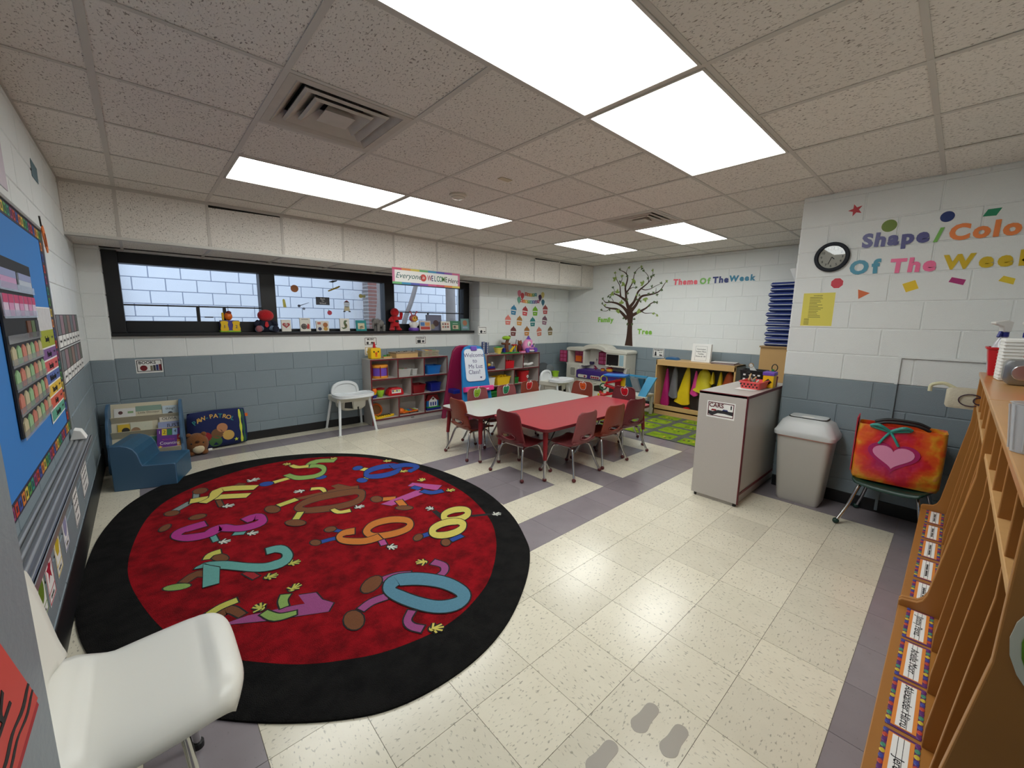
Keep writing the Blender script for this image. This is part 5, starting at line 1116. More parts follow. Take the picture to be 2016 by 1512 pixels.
# days of the week
dw = wl_flat('week_chart', 'days of the week chart in coloured bands next to the black pocket chart', 'chart', 1.725, 1.2, d=.0145)
MB().box(-.22, .22, -.277, .277, 0, .0015).build('sheet', M_PAPER, dw)
MB().box(-.21, .21, .13, .272, .0015, .002).build('picture', mat('pale_picture', S(206,206,206), .6, var=.2, vs=30), dw)
days = [('Sunday', S(160,168,30)), ('Monday', S(122,80,140)), ('Tuesday', S(214,90,90)), ('Wednesday', S(84,106,170)), ('Thursday', S(230,190,60)), ('Friday', S(218,96,72)), ('Saturday', S(90,166,140))]
for k, (d_, c_) in enumerate(days):
    z1 = .135-.0585*k if k else .165; z0 = .135-.0585*(k+1)+.006
    o = MB().box(-.21, .21, z0, z1-.002, .002, .0026).build('day_band', mat('day_%d' % k, c_, .6), dw); text(d_, .04, M_INK, o, (-.02, (z0+z1)/2-.004, .003)); scrib(o, .15, (z0+z1)/2, .06, .018, M_INK, .003)
# photo cards beyond the board: two strips
for r_, (z0, z1) in enumerate(((1.235, 1.44), (1.02, 1.225))):
    ps = wl_flat('photo_strip', ('upper','lower')[r_]+' strip of photo cards with white captions near the corner', 'photo cards', 2.75, (z0+z1)/2, 'photo card strips')
    MB().box(-.66, .66, -(z1-z0)/2, (z1-z0)/2, 0, .0015).build('strip', mat('dark_card', S(60,56,58), .7), ps)
    for k in range(8):
        x = -.58+.165*k; o = MB().box(-.07, .07, -.02, .098, .0015, .0025).build('photo', mat('photo_%d' % (k % 4), (S(140,110,100), S(110,116,120), S(150,120,128), S(96,100,90))[(k+r_) % 4], .5, var=.35, vs=25), ps, loc=(x, 0, 0))
        MB().box(-.07, .07, -.095, -.025, .0015, .0025).build('caption', M_PAPER, o); scrib(o, 0, -.06, .09, .025, M_INK, .003)
# ribbed ledge
lg_ = thing('ribbed_ledge', 'ribbed aluminium ledge running under the bulletin board', 'ledge', (XL, 1.25, .70))
MB().box(0, .085, -1.0, .98, -.012, 0).build('tray', mat('aluminium', S(170,172,174), .35, .8), lg_)
for k in range(4): MB().tube([(.012+.020*k, -1.0, .004-.004*k), (.012+.020*k, .98, .004-.004*k)], .010, 10).build('rib', MATS['aluminium'], lg_, smooth=True)
MB().box(.080, .088, -1.0, .98, -.03, .0).build('lip', MATS['aluminium'], lg_, bevel=.002)
MB().prism([(0,-.10),(.08,-.02),(.08,-.012),(0,-.012)], 'y', -1.0, -.98).build('bracket', mat('dark_bronze', S(60,50,46), .5), lg_)
tag(MB().prism([(0,0),(.07,0),(.05,.05),(.02,.06)], 'y', -.05, .03).build('tissue', M_PAPER, loc=(XL+.006, 2.12, .712), bevel=.004), 'crumpled white tissue on the end of the ribbed ledge', 'tissue')
# posters under the ledge
def poster(lab, y, z, wd, ht, shp, rgb, cn, word):
    t = wl_flat('shape_poster', lab, 'poster', y, z, 'shape posters under the ledge')
    MB().box(-wd/2, wd/2, -ht/2, ht/2, 0, .0012).build('card', M_PAPER, t); m = mat('poster_'+cn, rgb, .5)
    MB().ring([(-wd/2+.004,-ht/2+.004),(wd/2-.004,-ht/2+.004),(wd/2-.004,ht/2-.004),(-wd/2+.004,ht/2-.004)], [(-wd/2+.009,-ht/2+.009),(wd/2-.009,-ht/2+.009),(wd/2-.009,ht/2-.009),(-wd/2+.009,ht/2-.009)], 'z', .0012, .0018).build('border', m, t)
    if shp: MB().prism(shp, 'z', .0012, .0018).build('shape', m, t); MB().box(-wd/2+.008, wd/2-.008, -ht*.27, -ht*.25, .0012, .0018).build('rule', m, t)
    scrib(t, 0, -ht*.37, wd*.5, .02, M_INK, .002)
    if not shp:
        for q in range(5): scrib(t, 0, ht*(.36-.14*q), wd*.75, ht*.07, M_INK, .002, words=4)
    return t
def oval(a, b, cy=.025): return [(a*math.cos(2*PI*k/20), cy+b*math.sin(2*PI*k/20)) for k in range(20)]
poster('green oval shape poster', .82, .40, .145, .17, oval(.045, .05), S(96,128,30), 'green', 'oval')
poster('red star shape poster', 1.0, .393, .145, .2, [((.055 if k % 2 == 0 else .023)*math.sin(2*PI*k/10), .03+(.055 if k % 2 == 0 else .023)*math.cos(2*PI*k/10)) for k in range(10)], S(176,24,54), 'red', 'star')
poster('yellow hexagon shape poster', 1.225, .40, .14, .2, [(.05*math.cos(k*PI/3), .03+.05*math.sin(k*PI/3)) for k in range(6)], S(206,180,40), 'yellow', 'hexagon')
poster('lavender circle shape poster', 1.48, .40, .14, .19, oval(.045, .06), S(150,150,186), 'lavender', 'circle')
poster('white letter chart poster', 1.93, .40, .2, .28, None, S(120,120,120), 'grey', 'abc')
poster('number chart poster nearest the blue nook', 2.45, .41, .33, .27, None, S(60,50,60), 'dark', '123')
poster('maroon card poster at the near end of the ledge', .70, .54, .1, .09, None, S(120,30,40), 'maroon', 'red')
tag(MB().prism([(.0,0),(.20,.0),(.22,.09),(.03,.10)], 'x', 0, .0015).build('blue_card', mat('grey_blue_paper', S(92,120,130), .6), loc=(XB, 2.22, 2.2)), 'small blue grey card stuck high on the left wall', 'card')
t = thing('orange_tag', 'orange paper tag hanging at the corner of the bulletin board', 'tag', (XB+.022, 2.08, 1.86))
MB().prism(catmull([(-.05,.03),(0,.06),(.06,.0),(.07,-.06),(.03,-.08),(-.02,-.03)], 3, True), 'x', 0, .004).build('tag', mat('orange_paper', S(216,110,30), .6), t); MB().tube([(.0,-.03,.05),(.0,-.05,.10)], .004, 6).build('hook', M_DARK, t)
for k in range(3): MB().box(.004,.005,-.01+.02*k,-.005+.02*k,-.05,.02).build('stripe', mat('brown_print', S(110,50,20), .6), t)
# crayon shaped sign on the open door
t = thing('crayon_sign', 'red paper crayon sign reading Red on the grey door', 'sign')
t.matrix_local = Matrix.Translation((-2.028, -1.073, 0)) @ Matrix.Rotation(math.radians(80.8), 4, 'Z') @ Matrix.Translation((.638, -.0015, .86)) @ FACE['-y'].to_4x4() @ Matrix.Rotation(-1.144, 4, 'Z')
MB().prism([(-.17,-.068),(.14,-.068),(.14,.068),(-.17,.068)], 'z', 0, .0012).build('crayon', mat('crayon_red', S(206,74,66), .6), t); MB().prism([(.14,-.062),(.152,-.062),(.152,.062),(.14,.062)], 'z', 0, .0012).build('base_end', mat('crayon_dark', S(170,24,34), .6), t); MB().prism([(-.17,-.05),(-.17,.05),(-.23,.015),(-.23,-.015)], 'z', 0, .0012).build('tip', MATS['crayon_dark'], t)
for x, w_ in ((.092,.012), (.114,.009), (-.13,.012), (-.108,.009)):
    n = 12; l, r = ribbon([(x+.004*math.sin(k*.9), -.068+.136*k/n) for k in range(n+1)], [w_*(.55+.45*abs(math.sin(k*.5))) for k in range(n+1)]); MB().prism(l+r[::-1], 'z', .0012, .0018).build('stripe', M_INK, t)
text('Red', .085, M_INK, t, (-.01, -.005, .0016), roll=PI)

# ------------------------------------------------------------------ white chair in the foreground
t = thing('plastic_chair', 'white moulded plastic chair in the left foreground', 'chair', (-1.815, .045, 0))
M_WCH = mat('warm_white_plastic', S(232, 230, 220), 0.32)
rows_ = [(.235,.418,.190),(.228,.440,.212),(.205,.452,.226),(.15,.455,.236),(.05,.448,.240),(-.04,.443,.236),(-.10,.448,.222),(-.14,.462,.200),(-.165,.49,.178),(-.18,.54,.175),(-.195,.62,.19),(-.21,.70,.205),(-.22,.76,.20),(-.224,.785,.17)]
P = catmull(rows_, 4); N = 22; vs = []; fs = []
for i, (x, z, hw) in enumerate(P):
    for j in range(N+1):
        u = -1+2*j/N; fr = i/(len(P)-1); edge = abs(u)**4
        zz = z-.045*abs(u)**7*max(0, min(1, (x+.12)/.08))-(.012*(1-u*u) if -.1 < x < .18 else 0); xx = x+(.035*u*u if z > .5 else 0)
        if x > .1: xx -= .035*abs(u)**5*(x-.1)/.13
        vs.append((xx, u*hw, zz))
for i in range(len(P)-1):
    for j in range(N): fs.append((i*(N+1)+j, i*(N+1)+j+1, (i+1)*(N+1)+j+1, (i+1)*(N+1)+j))
o = MB().add(vs, fs).build('seat_shell', M_WCH, t, smooth=True, ang=70); s = o.modifiers.new('thick', 'SOLIDIFY'); s.thickness = .010; s.offset = -1
for sx_ in (-1, 1):
    for sy_ in (-1, 1):
        lg = MB().tube(catmull([(0, sy_*.15, .425), (sx_*.06, sy_*.15, .42), (sx_*.09, sy_*.15, .39), (sx_*.11, sy_*.155, .2), (sx_*.125, sy_*.16, .012)], 5), .011, 10).build('leg', M_CHROME, t, smooth=True); MB().cyl((sx_*.125, sy_*.16), .017, 0, .02, 12).build('foot_cap', M_RUBK, lg)

# ------------------------------------------------------------------ blue foam book nook in the corner
NK = thing('book_nook_seat', 'blue foam seat with rolled back in front of the book rack', 'seat', (-1.985, 3.165, 0), math.radians(-18))
M_FOAM = mat('blue_foam_vinyl', S(70, 104, 134), 0.5, var=.06, vs=4); M_FOAMD = mat('teal_foam_vinyl', S(34, 82, 112), 0.42, var=.08, vs=5, bump=.15, bs=14)
prof = [(0,0),(.42,0),(.42,.185)]+[(.42-.01,.195),(.20,.20)]+[(.19,.23),(.175,.30),(.15,.345),(.115,.37),(.07,.385),(0,.385)]
MB().prism(prof, 'y', 0, .012).build('side_panel', M_FOAM, NK, bevel=.008, seg=3)
MB().prism(prof, 'y', .012, .40).build('cushion', M_FOAMD, NK, bevel=.012, seg=3)
MB().prism(prof, 'y', .40, .412).build('side_panel', M_FOAM, NK, bevel=.008, seg=3)
RK = thing('book_rack', 'blue cloud sided book rack with cream canvas pockets in the corner', 'book rack', (-2.03, 3.66, 0), math.radians(-8))
cloud = catmull([(0,0),(.24,0),(.25,.12),(.22,.21),(.235,.28),(.205,.36),(.19,.44),(.15,.50),(.13,.57),(.06,.62),(.0,.615)], 4)
for x0, x1 in ((0,.022),(.52,.542)): MB().prism([(.26-a, b) for a, b in cloud], 'x', x0, x1).build('cloud_panel', M_FOAM, RK, bevel=.004)
M_CANV = mat('cream_canvas', S(206, 198, 172), 0.85, bump=.2, bs=300)
MB().prism([(.255,.61),(.245,.61),(.06,.06),(.075,.06)], 'x', .022, .52).build('back_board', M_CANV, RK)
for k, (z0, z1, y) in enumerate(((.42,.50,.165),(.29,.37,.115),(.10,.20,.02))):
    MB().prism([(y,z1),(y-.008,z1),(y+.03,z0),(y+.06,z0)], 'x', .022, .52).build('canvas_pocket', M_CANV, RK, bevel=.003)
MB().box(-.002, -.0005, .08, .17, .34, .37).build('cloud_print', mat('dark_blue_print', S(40,50,60), .7), RK)
def book(lab, loc, wd, ht, th, cover, cn, rot=(0,0,0), words=(), pics=(), parent=None, group='picture books in the rack', name='picture_book'):
    t = thing(name, lab, 'book', loc, group=group); t.rotation_euler = rot
    m = mat('cover_'+cn, cover, .35)
    MB().box(-wd/2, wd/2, -th/2, -th/2+.002, 0, ht).build('front_cover', m, t); MB().box(-wd/2, wd/2, th/2-.002, th/2, 0, ht).build('back_cover', m, t); MB().box(-wd/2, -wd/2+.002, -th/2, th/2, 0, ht).build('spine', m, t)
    MB().box(-wd/2+.002, wd/2-.004, -th/2+.002, th/2-.002, .003, ht-.003).build('pages', mat('page_edges', S(226,222,208), .8), t)
    for wtxt, sz, x, z, mm in words:
        o = text(wtxt, sz, mm, t, ext=.0004); place(o, '-y', (x, -th/2-.0006, z))
    for poly, rgb, cnn in pics: MB().prism(poly, 'y', -th/2-.0006, -th/2).build('cover_picture', mat('pic_'+cnn, rgb, .5), t)
    return t
LN = -.28
def in_rack(x, z, y): c, s_ = math.cos(math.radians(-8)), math.sin(math.radians(-8)); return (-2.03+x*c-y*s_, 3.66+x*s_+y*c, z)
RR = (LN, 0, math.radians(-8))
book('picture book with white cover and small food prints in the top rack pocket', in_rack(.12,.435,.19), .15, .14, .008, S(222,220,214), 'white1', RR, [('Food Fish', .026, 0, .03, M_INK)], [(circ((-.03,.10), .016), S(96,60,60), 'br1'), ([(.02,.09),(.06,.09),(.06,.11),(.02,.11)], S(140,170,120), 'gr1')])
book('pale green picture book titled Little Dinosaur in the top rack pocket', in_rack(.29,.435,.195), .19, .15, .008, S(134,160,144), 'sage', RR, [('Little Dinosaur', .026, 0, .085, M_INK)], [(circ((.02,.035), .028), S(190,40,40), 'rd1')])
book('white and blue picture book at the right of the top rack pocket', in_rack(.45,.44,.19), .12, .13, .008, S(190,206,214), 'paleblue', RR, [('thing?', .03, 0, .1, M_INK)], [(circ((0,.05), .02), S(60,60,70), 'dk1')])
book('yellow and black picture book in the middle rack pocket', in_rack(.11,.31,.145), .09, .12, .008, S(214,180,60), 'ochre', RR, [], [(circ((.01,.06), .028), S(40,36,34), 'dk2')])
book('cream picture book with a brown animal in the middle rack pocket', in_rack(.23,.31,.145), .16, .13, .008, S(206,206,184), 'cream', RR, [('...', .022, .03, .09, P_TEAL)], [(circ((-.04,.05), .034), S(150,120,90), 'br2')])
book('picture book titled OLIVIA in the middle rack pocket', in_rack(.44,.33,.14), .15, .16, .008, S(214,208,190), 'cream2', RR, [('OLIVIA', .036, 0, .12, M_INK)])
book('green picture book in the bottom rack pocket behind the seat', in_rack(.24,.16,.09), .22, .14, .008, S(90,160,124), 'jade', RR, [], [(circ((.05,.08), .03), S(190,80,70), 'rd2')])
book('pale blue book titled JUST behind the purple counting book', in_rack(.44,.17,.075), .17, .26, .010, S(150,160,196), 'periwinkle', RR, [('JUST', .05, .03, .22, M_INK)])
t = book('purple counting book with numbers 1 to 6, in the front rack pocket', in_rack(.43,.12,.035), .19, .25, .014, S(104,54,140), 'purple', (LN, .05, math.radians(-8)), [('1', .04, -.075, .215, M_PAPER), ('2', .045, -.04, .215, M_INK), ('4', .04, .04, .222, M_INK), ('5', .04, .078, .228, P_PINK), ('6', .04, .075, .165, M_PAPER), ('My First Words', .014, -.01, .145, P_PINK), ('Counting', .04, 0, .11, M_PAPER)],
         [([(-.058,.185),(-.022,.185),(-.022,.245),(-.058,.245)], S(226,206,50), 'yl1'), ([(-.02,.185),(.018,.185),(.018,.245),(-.02,.245)], S(50,120,70), 'gn1'), ([(.02,.185),(.058,.185),(.058,.25),(.02,.25)], S(150,180,214), 'bl1'), ([(.055,.14),(.095,.14),(.095,.19),(.055,.19)], S(190,40,44), 'rd3'), ([(.055,.08),(.095,.08),(.095,.138),(.055,.138)], S(214,150,50), 'am1'), (circ((-.01,.035), .03), S(226,222,226), 'wh1'), ([(-.07+(.018 if q % 2 == 0 else .008)*math.sin(q*PI/5), .075+(.018 if q % 2 == 0 else .008)*math.cos(q*PI/5)) for q in range(10)], S(226,190,60), 'yl2')])

# ------------------------------------------------------------------ pillow and brown plush by the wall
t = thing('floor_pillow', 'navy pillow with printed lettering leaning on the grey wall', 'pillow', (-1.16, 4.035, 0.012)); t.rotation_euler = (-.14, 0, .02)
def cushion(wd, ht, th, n=14):
    mb = MB()
    for sgn in (-1, 1):
        vs = []; fs = []
        for i in range(n+1):
            for j in range(n+1):
                u, v = -1+2*i/n, -1+2*j/n; f = max(0, (1-u**4)*(1-v**4))**.5; pin = 1-.05*(abs(u*v)**2)
                vs.append((u*wd/2*pin, sgn*th/2*f, ht/2+v*ht/2*pin))
        for i in range(n):
            for j in range(n): fs.append((i*(n+1)+j, i*(n+1)+j+1, (i+1)*(n+1)+j+1, (i+1)*(n+1)+j))
        mb.add(vs, fs)
    return mb
cushion(.54, .41, .11).build('pillow_case', mat('navy_cloth', S(22,34,84), .85, bump=.2, bs=200), t, smooth=True, ang=80)
M_GOLD = mat('gold_thread', S(214,170,84), .6); M_TEALC = mat('teal_thread', S(40,130,130), .7)
def pillow_y(x, z):
    u, v = x/.27, (z-.205)/.205; f = max(0, (1-u**4)*(1-v**4))**.5; return -.055*f-.0015
W_ = 'PAW-PATROL'
for k, chv in enumerate(W_):
    a = -.62+1.2*k/(len(W_)-1); x = -.03+.30*math.sin(a); z = .055+.29*math.cos(a)
    me = text_mesh(chv, .062, ext=.0008, bold=.02); me.materials.clear(); me.materials.append(M_GOLD if k % 3 else M_TEALC)
    o = bpy.data.objects.new('letter', me); link(o, t); place(o, '-y', (x, pillow_y(x, z)-.001, z), -a*.9)
for cx, cz, r_, rgb, cn in ((-.12,.13,.05,S(150,40,44),'plain1'),(-.02,.15,.055,S(120,84,54),'plain2'),(.08,.12,.055,S(206,166,90),'plain3'),(.03,.21,.05,S(190,130,90),'plain4'),(-.04,.07,.06,S(70,110,60),'plain5')):
    vs = [(cx, pillow_y(cx, cz)-.001, cz)]+[(cx+r_*math.cos(q*PI/8), pillow_y(cx+r_*math.cos(q*PI/8), cz+r_*math.sin(q*PI/8))-.001, cz+r_*math.sin(q*PI/8)) for q in range(16)]
    MB().add(vs, [(0, q+1, (q+1) % 16+1) for q in range(16)]).build('printed_patch', mat('patch_'+cn, rgb, .85), t)
for x, rgb, cn in ((.205, S(206,214,70), 'limeband'), (.235, S(40,90,70), 'greenband')):
    n = 10; vs = []
    for q in range(n+1):
        z = .02+.37*q/n; w1 = .010+.004*math.sin(q*1.7)
        vs += [(x-w1, pillow_y(x-w1, z)-.001, z), (x+w1, pillow_y(x+w1, z)-.001, z)]
    MB().add(vs, [(2*q, 2*q+1, 2*q+3, 2*q+2) for q in range(n)]).build('stripe', mat('cloth_'+cn, rgb, .8), t)
MB().prism([(.15+(.022 if q % 2 == 0 else .009)*math.sin(q*PI/5), .06+(.022 if q % 2 == 0 else .009)*math.cos(q*PI/5)) for q in range(10)], 'y', pillow_y(.15,.06)-.002, pillow_y(.15,.06)).build('star', mat('cloth_limeband', S(206,214,70), .8), t)
MB().box(.262,.29,-.002,.002,.30,.335).build('side_tag', P_ORG, t)
t = thing('round_plush', 'round brown plush animal with a cream belly beside the pillow', 'plush toy', (-1.37, 3.90, 0.0))
M_BPL = mat('brown_plush_fur', S(128,78,36), .95, bump=.8, bs=120, sheen=.2)
MB().ell((0,0,.115), .10,.085,.115,20,14).build('body', M_BPL, t, smooth=True); MB().ell((.005,-.062,.075), .052,.032,.05,14,10).build('belly', mat('cream_plush', S(214,196,160), .95), t, smooth=True)
for s_ in (-1, 1):
    MB().ell((s_*.062,-.01,.215), .024,.016,.024,12,8).build('ear', M_BPL, t, smooth=True); MB().ell((s_*.055,-.03,.028), .035,.04,.028,12,8).build('foot', M_BPL, t, smooth=True); MB().ell((s_*.05,-.075,.14), .008,.006,.008,8,6).build('eye', M_INK, t, smooth=True)
MB().ell((0,-.083,.155), .02,.008,.014,10,6).build('muzzle', mat('dark_brown_plush', S(70,40,20), .9), t, smooth=True); MB().box(.085,.12,-.055,-.053,.04,.06).build('cloth_tag', M_PAPER, t)

# ------------------------------------------------------------------ things on the window sill
ZSL = 1.2685; YSL = 4.17
def sx_at(x): return -1.707+(x+1.707)*1.008
def sill_book(lab, x0, x1, ht, rgb, cn, pics=(), words=(), th=.018, lean=-.12, dy=0.0):
    x0, x1 = sx_at(x0), sx_at(x1)
    return book(lab, ((x0+x1)/2, YSL+dy, ZSL+.004), x1-x0, ht, th, rgb, cn, (lean, 0, 0), words, pics, group='board books on the window sill', name='board_book')
heart = [(.042*math.sin(t)**3, .075+.036*(13*math.cos(t)-5*math.cos(2*t)-2*math.cos(3*t)-math.cos(4*t))/16) for t in [2*PI*k/24 for k in range(24)]]
sill_book('white board book with a red heart on the window sill', -.444, -.34, .14, S(226,222,210), 'ivory1', [(heart, S(170,36,44), 'h1'), ([(a*.55, .034+b*.55) for a, b in heart], S(226,210,196), 'h2')])
sill_book('white board book with a spiral drawing and red shape on the window sill', -.239, -.118, .165, S(222,218,206), 'ivory2', [(circ((-.015,.06), .035), S(90,80,76), 's1'), (circ((-.015,.06), .028), S(222,218,206), 's2'), (circ((-.015,.06), .017), S(120,60,50), 's3'), ([(.015,.03),(.045,.03),(.05,.08),(.03,.10),(.018,.06)], S(180,40,34), 's4'), ([(-.04,.145),(.04,.145),(.04,.15),(-.04,.15)], S(70,66,60), 's5')])
sill_book('white board book with brown and navy prints on the window sill', -.052, .102, .13, S(220,216,206), 'ivory3', [(circ((.035,.08), .03), S(160,96,40), 'b1'), (circ((.035,.03), .026), S(196,150,60), 'b2'), (circ((-.035,.03), .022), S(34,42,84), 'b3'), ([(-.06,.085),(-.02,.085),(-.02,.115),(-.06,.115)], S(190,110,90), 'b4')])
sill_book('white board book with a green seahorse shape on the window sill', .243, .367, .165, S(226,224,214), 'ivory4', [(catmull([(.0,.14),(.04,.135),(.015,.115),(.03,.08),(.025,.045),(-.02,.025),(-.045,.05),(-.02,.045),(.0,.06),(-.015,.1)], 3, True), S(84,104,66), 'q1'), (circ((.012,.07), .018), S(190,150,70), 'q2')])
sill_book('teal board book with a cream picture on the window sill', .453, .595, .145, S(30,140,140), 'teal', [([(-.045,.025),(.045,.025),(.045,.105),(-.045,.105)], S(214,206,170), 'v1'), ([(-.03,.025),(.035,.04),(.015,.075),(-.02,.06)], S(120,90,60), 'v2')])
sill_book('red and blue illustrated board book right of the purple toy', 1.413, 1.604, .148, S(206,196,190), 'mixed', [([(-.08,.015),(.08,.015),(.08,.06),(-.08,.06)], S(190,60,50), 'm1'), ([(-.08,.07),(-.01,.07),(-.01,.125),(-.08,.125)], S(70,120,180), 'm2'), ([(.0,.07),(.08,.07),(.08,.125),(.0,.125)], S(220,150,80), 'm3')])
sill_book('tall grey blue picture book standing behind on the sill', 1.56, 1.83, .24, S(110,112,136), 'storm', [(circ((.03,.11), .05), S(70,40,44), 'g1'), (circ((-.03,.06), .04), S(150,140,110), 'g2')], dy=.045, lean=-.1)
sill_book('white board book with six small pictures on the window sill', 1.79, 1.96, .142, S(230,224,212), 'ivory5', [([(-.065+.045*i,.04+.045*j),(-.035+.045*i,.04+.045*j),(-.035+.045*i,.07+.045*j),(-.065+.045*i,.07+.045*j)], (S(190,120,100), S(120,110,100), S(150,80,70))[(i+j) % 3], 'six%d' % ((i+j) % 3)) for i in range(3) for j in range(2)])
sill_book('green board book with a cow coloured picture on the window sill', 1.965, 2.15, .15, S(54,122,84), 'forest', [([(-.055,.02),(.055,.02),(.055,.085),(-.055,.085)], S(206,190,160), 'c1'), (circ((-.015,.05), .026), S(60,40,30), 'c2'), ([(-.05,.105),(.05,.105),(.05,.115),(-.05,.115)], S(170,200,180), 'c3')])
sill_book('pale teal board book at the right end of the window sill', 2.165, 2.33, .19, S(110,150,144), 'seafoam', [(circ((0,.12), .045), S(170,110,80), 'd1'), ([(-.05,.03),(.05,.03),(.05,.06),(-.05,.06)], S(150,170,190), 'd2')])
# jack in the box toy, purple and yellow
t = thing('pop_up_toy', 'yellow and purple pop-up toy box on the left of the window sill', 'toy', (-.95, 4.19, ZSL+.001))
MB().box(-.088,.088,-.05,.05,0,.13).build('box', mat('violet_plastic', S(70,60,140), .4), t, bevel=.006); MB().box(-.095,.095,-.055,.055,0,.02).build('base', P_LIME, t, bevel=.005)
for k, x in enumerate((-.055, .055)): MB().prism(catmull([(x-.035,.02),(x+.035,.02),(x+.03,.08),(x+.035,.115),(x,.125),(x-.035,.115),(x-.03,.08)], 3, True), 'y', -.057, -.049).build('yellow_panel', P_YEL, t); text(('1','2')[k], .05, P_NAVY, t).matrix_local = Matrix.Translation((x, -.059, .06)) @ FACE['-y'].to_4x4()
MB().box(-.065,-.045,.0,.03,.13,.215).build('lid', P_YEL, t, bevel=.006); MB().ell((-.005,.0,.175), .038,.034,.046,14,10).build('figure', P_ORG, t, smooth=True); MB().ell((.0,-.005,.215), .026,.024,.02,12,8).build('hair', mat('maroon_plastic', S(112,36,42), .4), t, smooth=True)
# plush toys
M_RPL = mat('red_plush', S(196, 24, 34), .95, bump=.8, bs=150, sheen=.2); M_NPL = mat('navy_cloth2', S(26,30,50), .9)
t = thing('seated_plush', 'seated red plush toy in a dark jacket on the window sill', 'plush toy', (-.60, 4.165, ZSL+.001))
MB().ell((0,.02,.075), .085,.065,.085,18,12).build('jacket', M_NPL, t, smooth=True); MB().ell((.005,-.005,.19), .085,.07,.068,18,12).build('head', M_RPL, t, smooth=True)
for s_ in (-1, 1):
    MB().tube(catmull([(s_*.05,-.01,.045),(s_*.085,-.05,.035),(s_*.09,-.075,.03)], 4), [.034]*9, 10).build('leg', mat('pale_blue_cloth', S(120,140,164), .9), t, smooth=True); MB().ell((s_*.085,-.085,.038), .036,.022,.038,14,8).build('shoe', (mat('patterned_shoe', S(150,90,96), .8, var=.5, vs=60), M_NPL)[s_ > 0], t, smooth=True)
    MB().tube(catmull([(s_*.07,.0,.12),(s_*.1,-.02,.09),(s_*.085,-.05,.07)], 4), [.026]*9, 10).build('arm', M_NPL, t, smooth=True)
MB().prism([(-.012,.12),(.012,.12),(.022,.07),(0,.05),(-.022,.07)], 'y', -.06, -.045).build('tie', P_RED, t, bevel=.003)
t = thing('elephant_plush', 'grey elephant plush on the window sill', 'plush toy', (.80, 4.18, ZSL+.001), .3)
M_GPL = mat('grey_plush', S(128,126,122), .95, bump=.6, bs=120)
MB().ell((.01,0,.105), .075,.05,.055,16,12).build('body', M_GPL, t, smooth=True); MB().ell((-.075,-.01,.135), .04,.038,.04,14,10).build('head', M_GPL, t, smooth=True); MB().tube(catmull([(-.105,-.015,.13),(-.125,-.02,.09),(-.12,-.02,.04)], 4), [.016-.0008*k for k in range(9)], 8).build('trunk', M_GPL, t, smooth=True)
for x, y in ((-.04,-.03),(-.04,.03),(.06,-.03),(.06,.03)): MB().cyl((x,y), .021, 0, .09, 12).build('leg', M_GPL, t, smooth=True)
for s_ in (-1, 1): MB().ell((-.06,s_*.045,.14), .03,.008,.036,12,8).build('ear', M_GPL, t, smooth=True)
t = thing('standing_plush', 'standing red plush toy with one arm raised on the window sill', 'plush toy', (1.04, 4.18, ZSL+.001))
MB().tube([(0,0,.07),(0,0,.21)], [.065,.05], 14).build('body', M_RPL, t, smooth=True); MB().ell((0,-.005,.265), .062,.055,.062,18,12).build('head', M_RPL, t, smooth=True)
for s_ in (-1, 1):
    MB().tube(catmull([(s_*.03,0,.09),(s_*.045,-.005,.04),(s_*.05,-.01,.02)], 4), [.034]*9, 10).build('leg', M_RPL, t, smooth=True); MB().ell((s_*.055,-.02,.022), .04,.045,.022,14,8).build('foot', M_RPL, t, smooth=True)
MB().tube(catmull([(.04,0,.19),(.085,-.01,.18),(.10,-.01,.235)], 4), [.022]*9, 10).build('arm', M_RPL, t, smooth=True); MB().ell((.10,-.01,.245), .026,.024,.026,12,8).build('paw', M_RPL, t, smooth=True)
MB().tube(catmull([(-.04,0,.19),(-.085,-.02,.15),(-.05,-.05,.15)], 4), [.022]*9, 10).build('arm', M_RPL, t, smooth=True); MB().ell((.01,-.055,.14), .03,.01,.018,12,8).build('badge', M_DARK, t, smooth=True)
t = thing('light_up_toy', 'purple and white toy figure with a pink eared head on the window sill', 'toy', (1.335, 4.165, ZSL+.001))
MB().lathe([(.07,0),(.08,.02),(.07,.045),(.03,.05)], n=20).build('base', P_PUR, t, smooth=True); MB().lathe([(.05,.045),(.058,.08),(.05,.125),(.03,.135)], n=20).build('body', P_WHT, t, smooth=True)
MB().ell((0,0,.185), .068,.058,.055,18,12).build('head', mat('dusty_pink_plastic', S(196,110,120), .4), t, smooth=True); MB().ell((0,-.035,.18), .048,.03,.042,16,10).build('face', mat('warm_yellow_plastic', S(230,176,70), .4), t, smooth=True)
for s_ in (-1, 1): MB().tube(catmull([(s_*.025,0,.23),(s_*.035,0,.255),(s_*.05,0,.275)], 4), [.010]*9, 8).build('antenna', MATS['dusty_pink_plastic'], t, smooth=True); MB().ell((s_*.055,0,.278), .018,.012,.014,12,8).build('ear', MATS['dusty_pink_plastic'], t, smooth=True); MB().ell((s_*.018,-.062,.19), .009,.005,.012,10,6).build('eye', M_INK, t, smooth=True); MB().ell((s_*.06,-.01,.1), .018,.018,.03,12,8).build('arm', P_WHT, t, smooth=True)
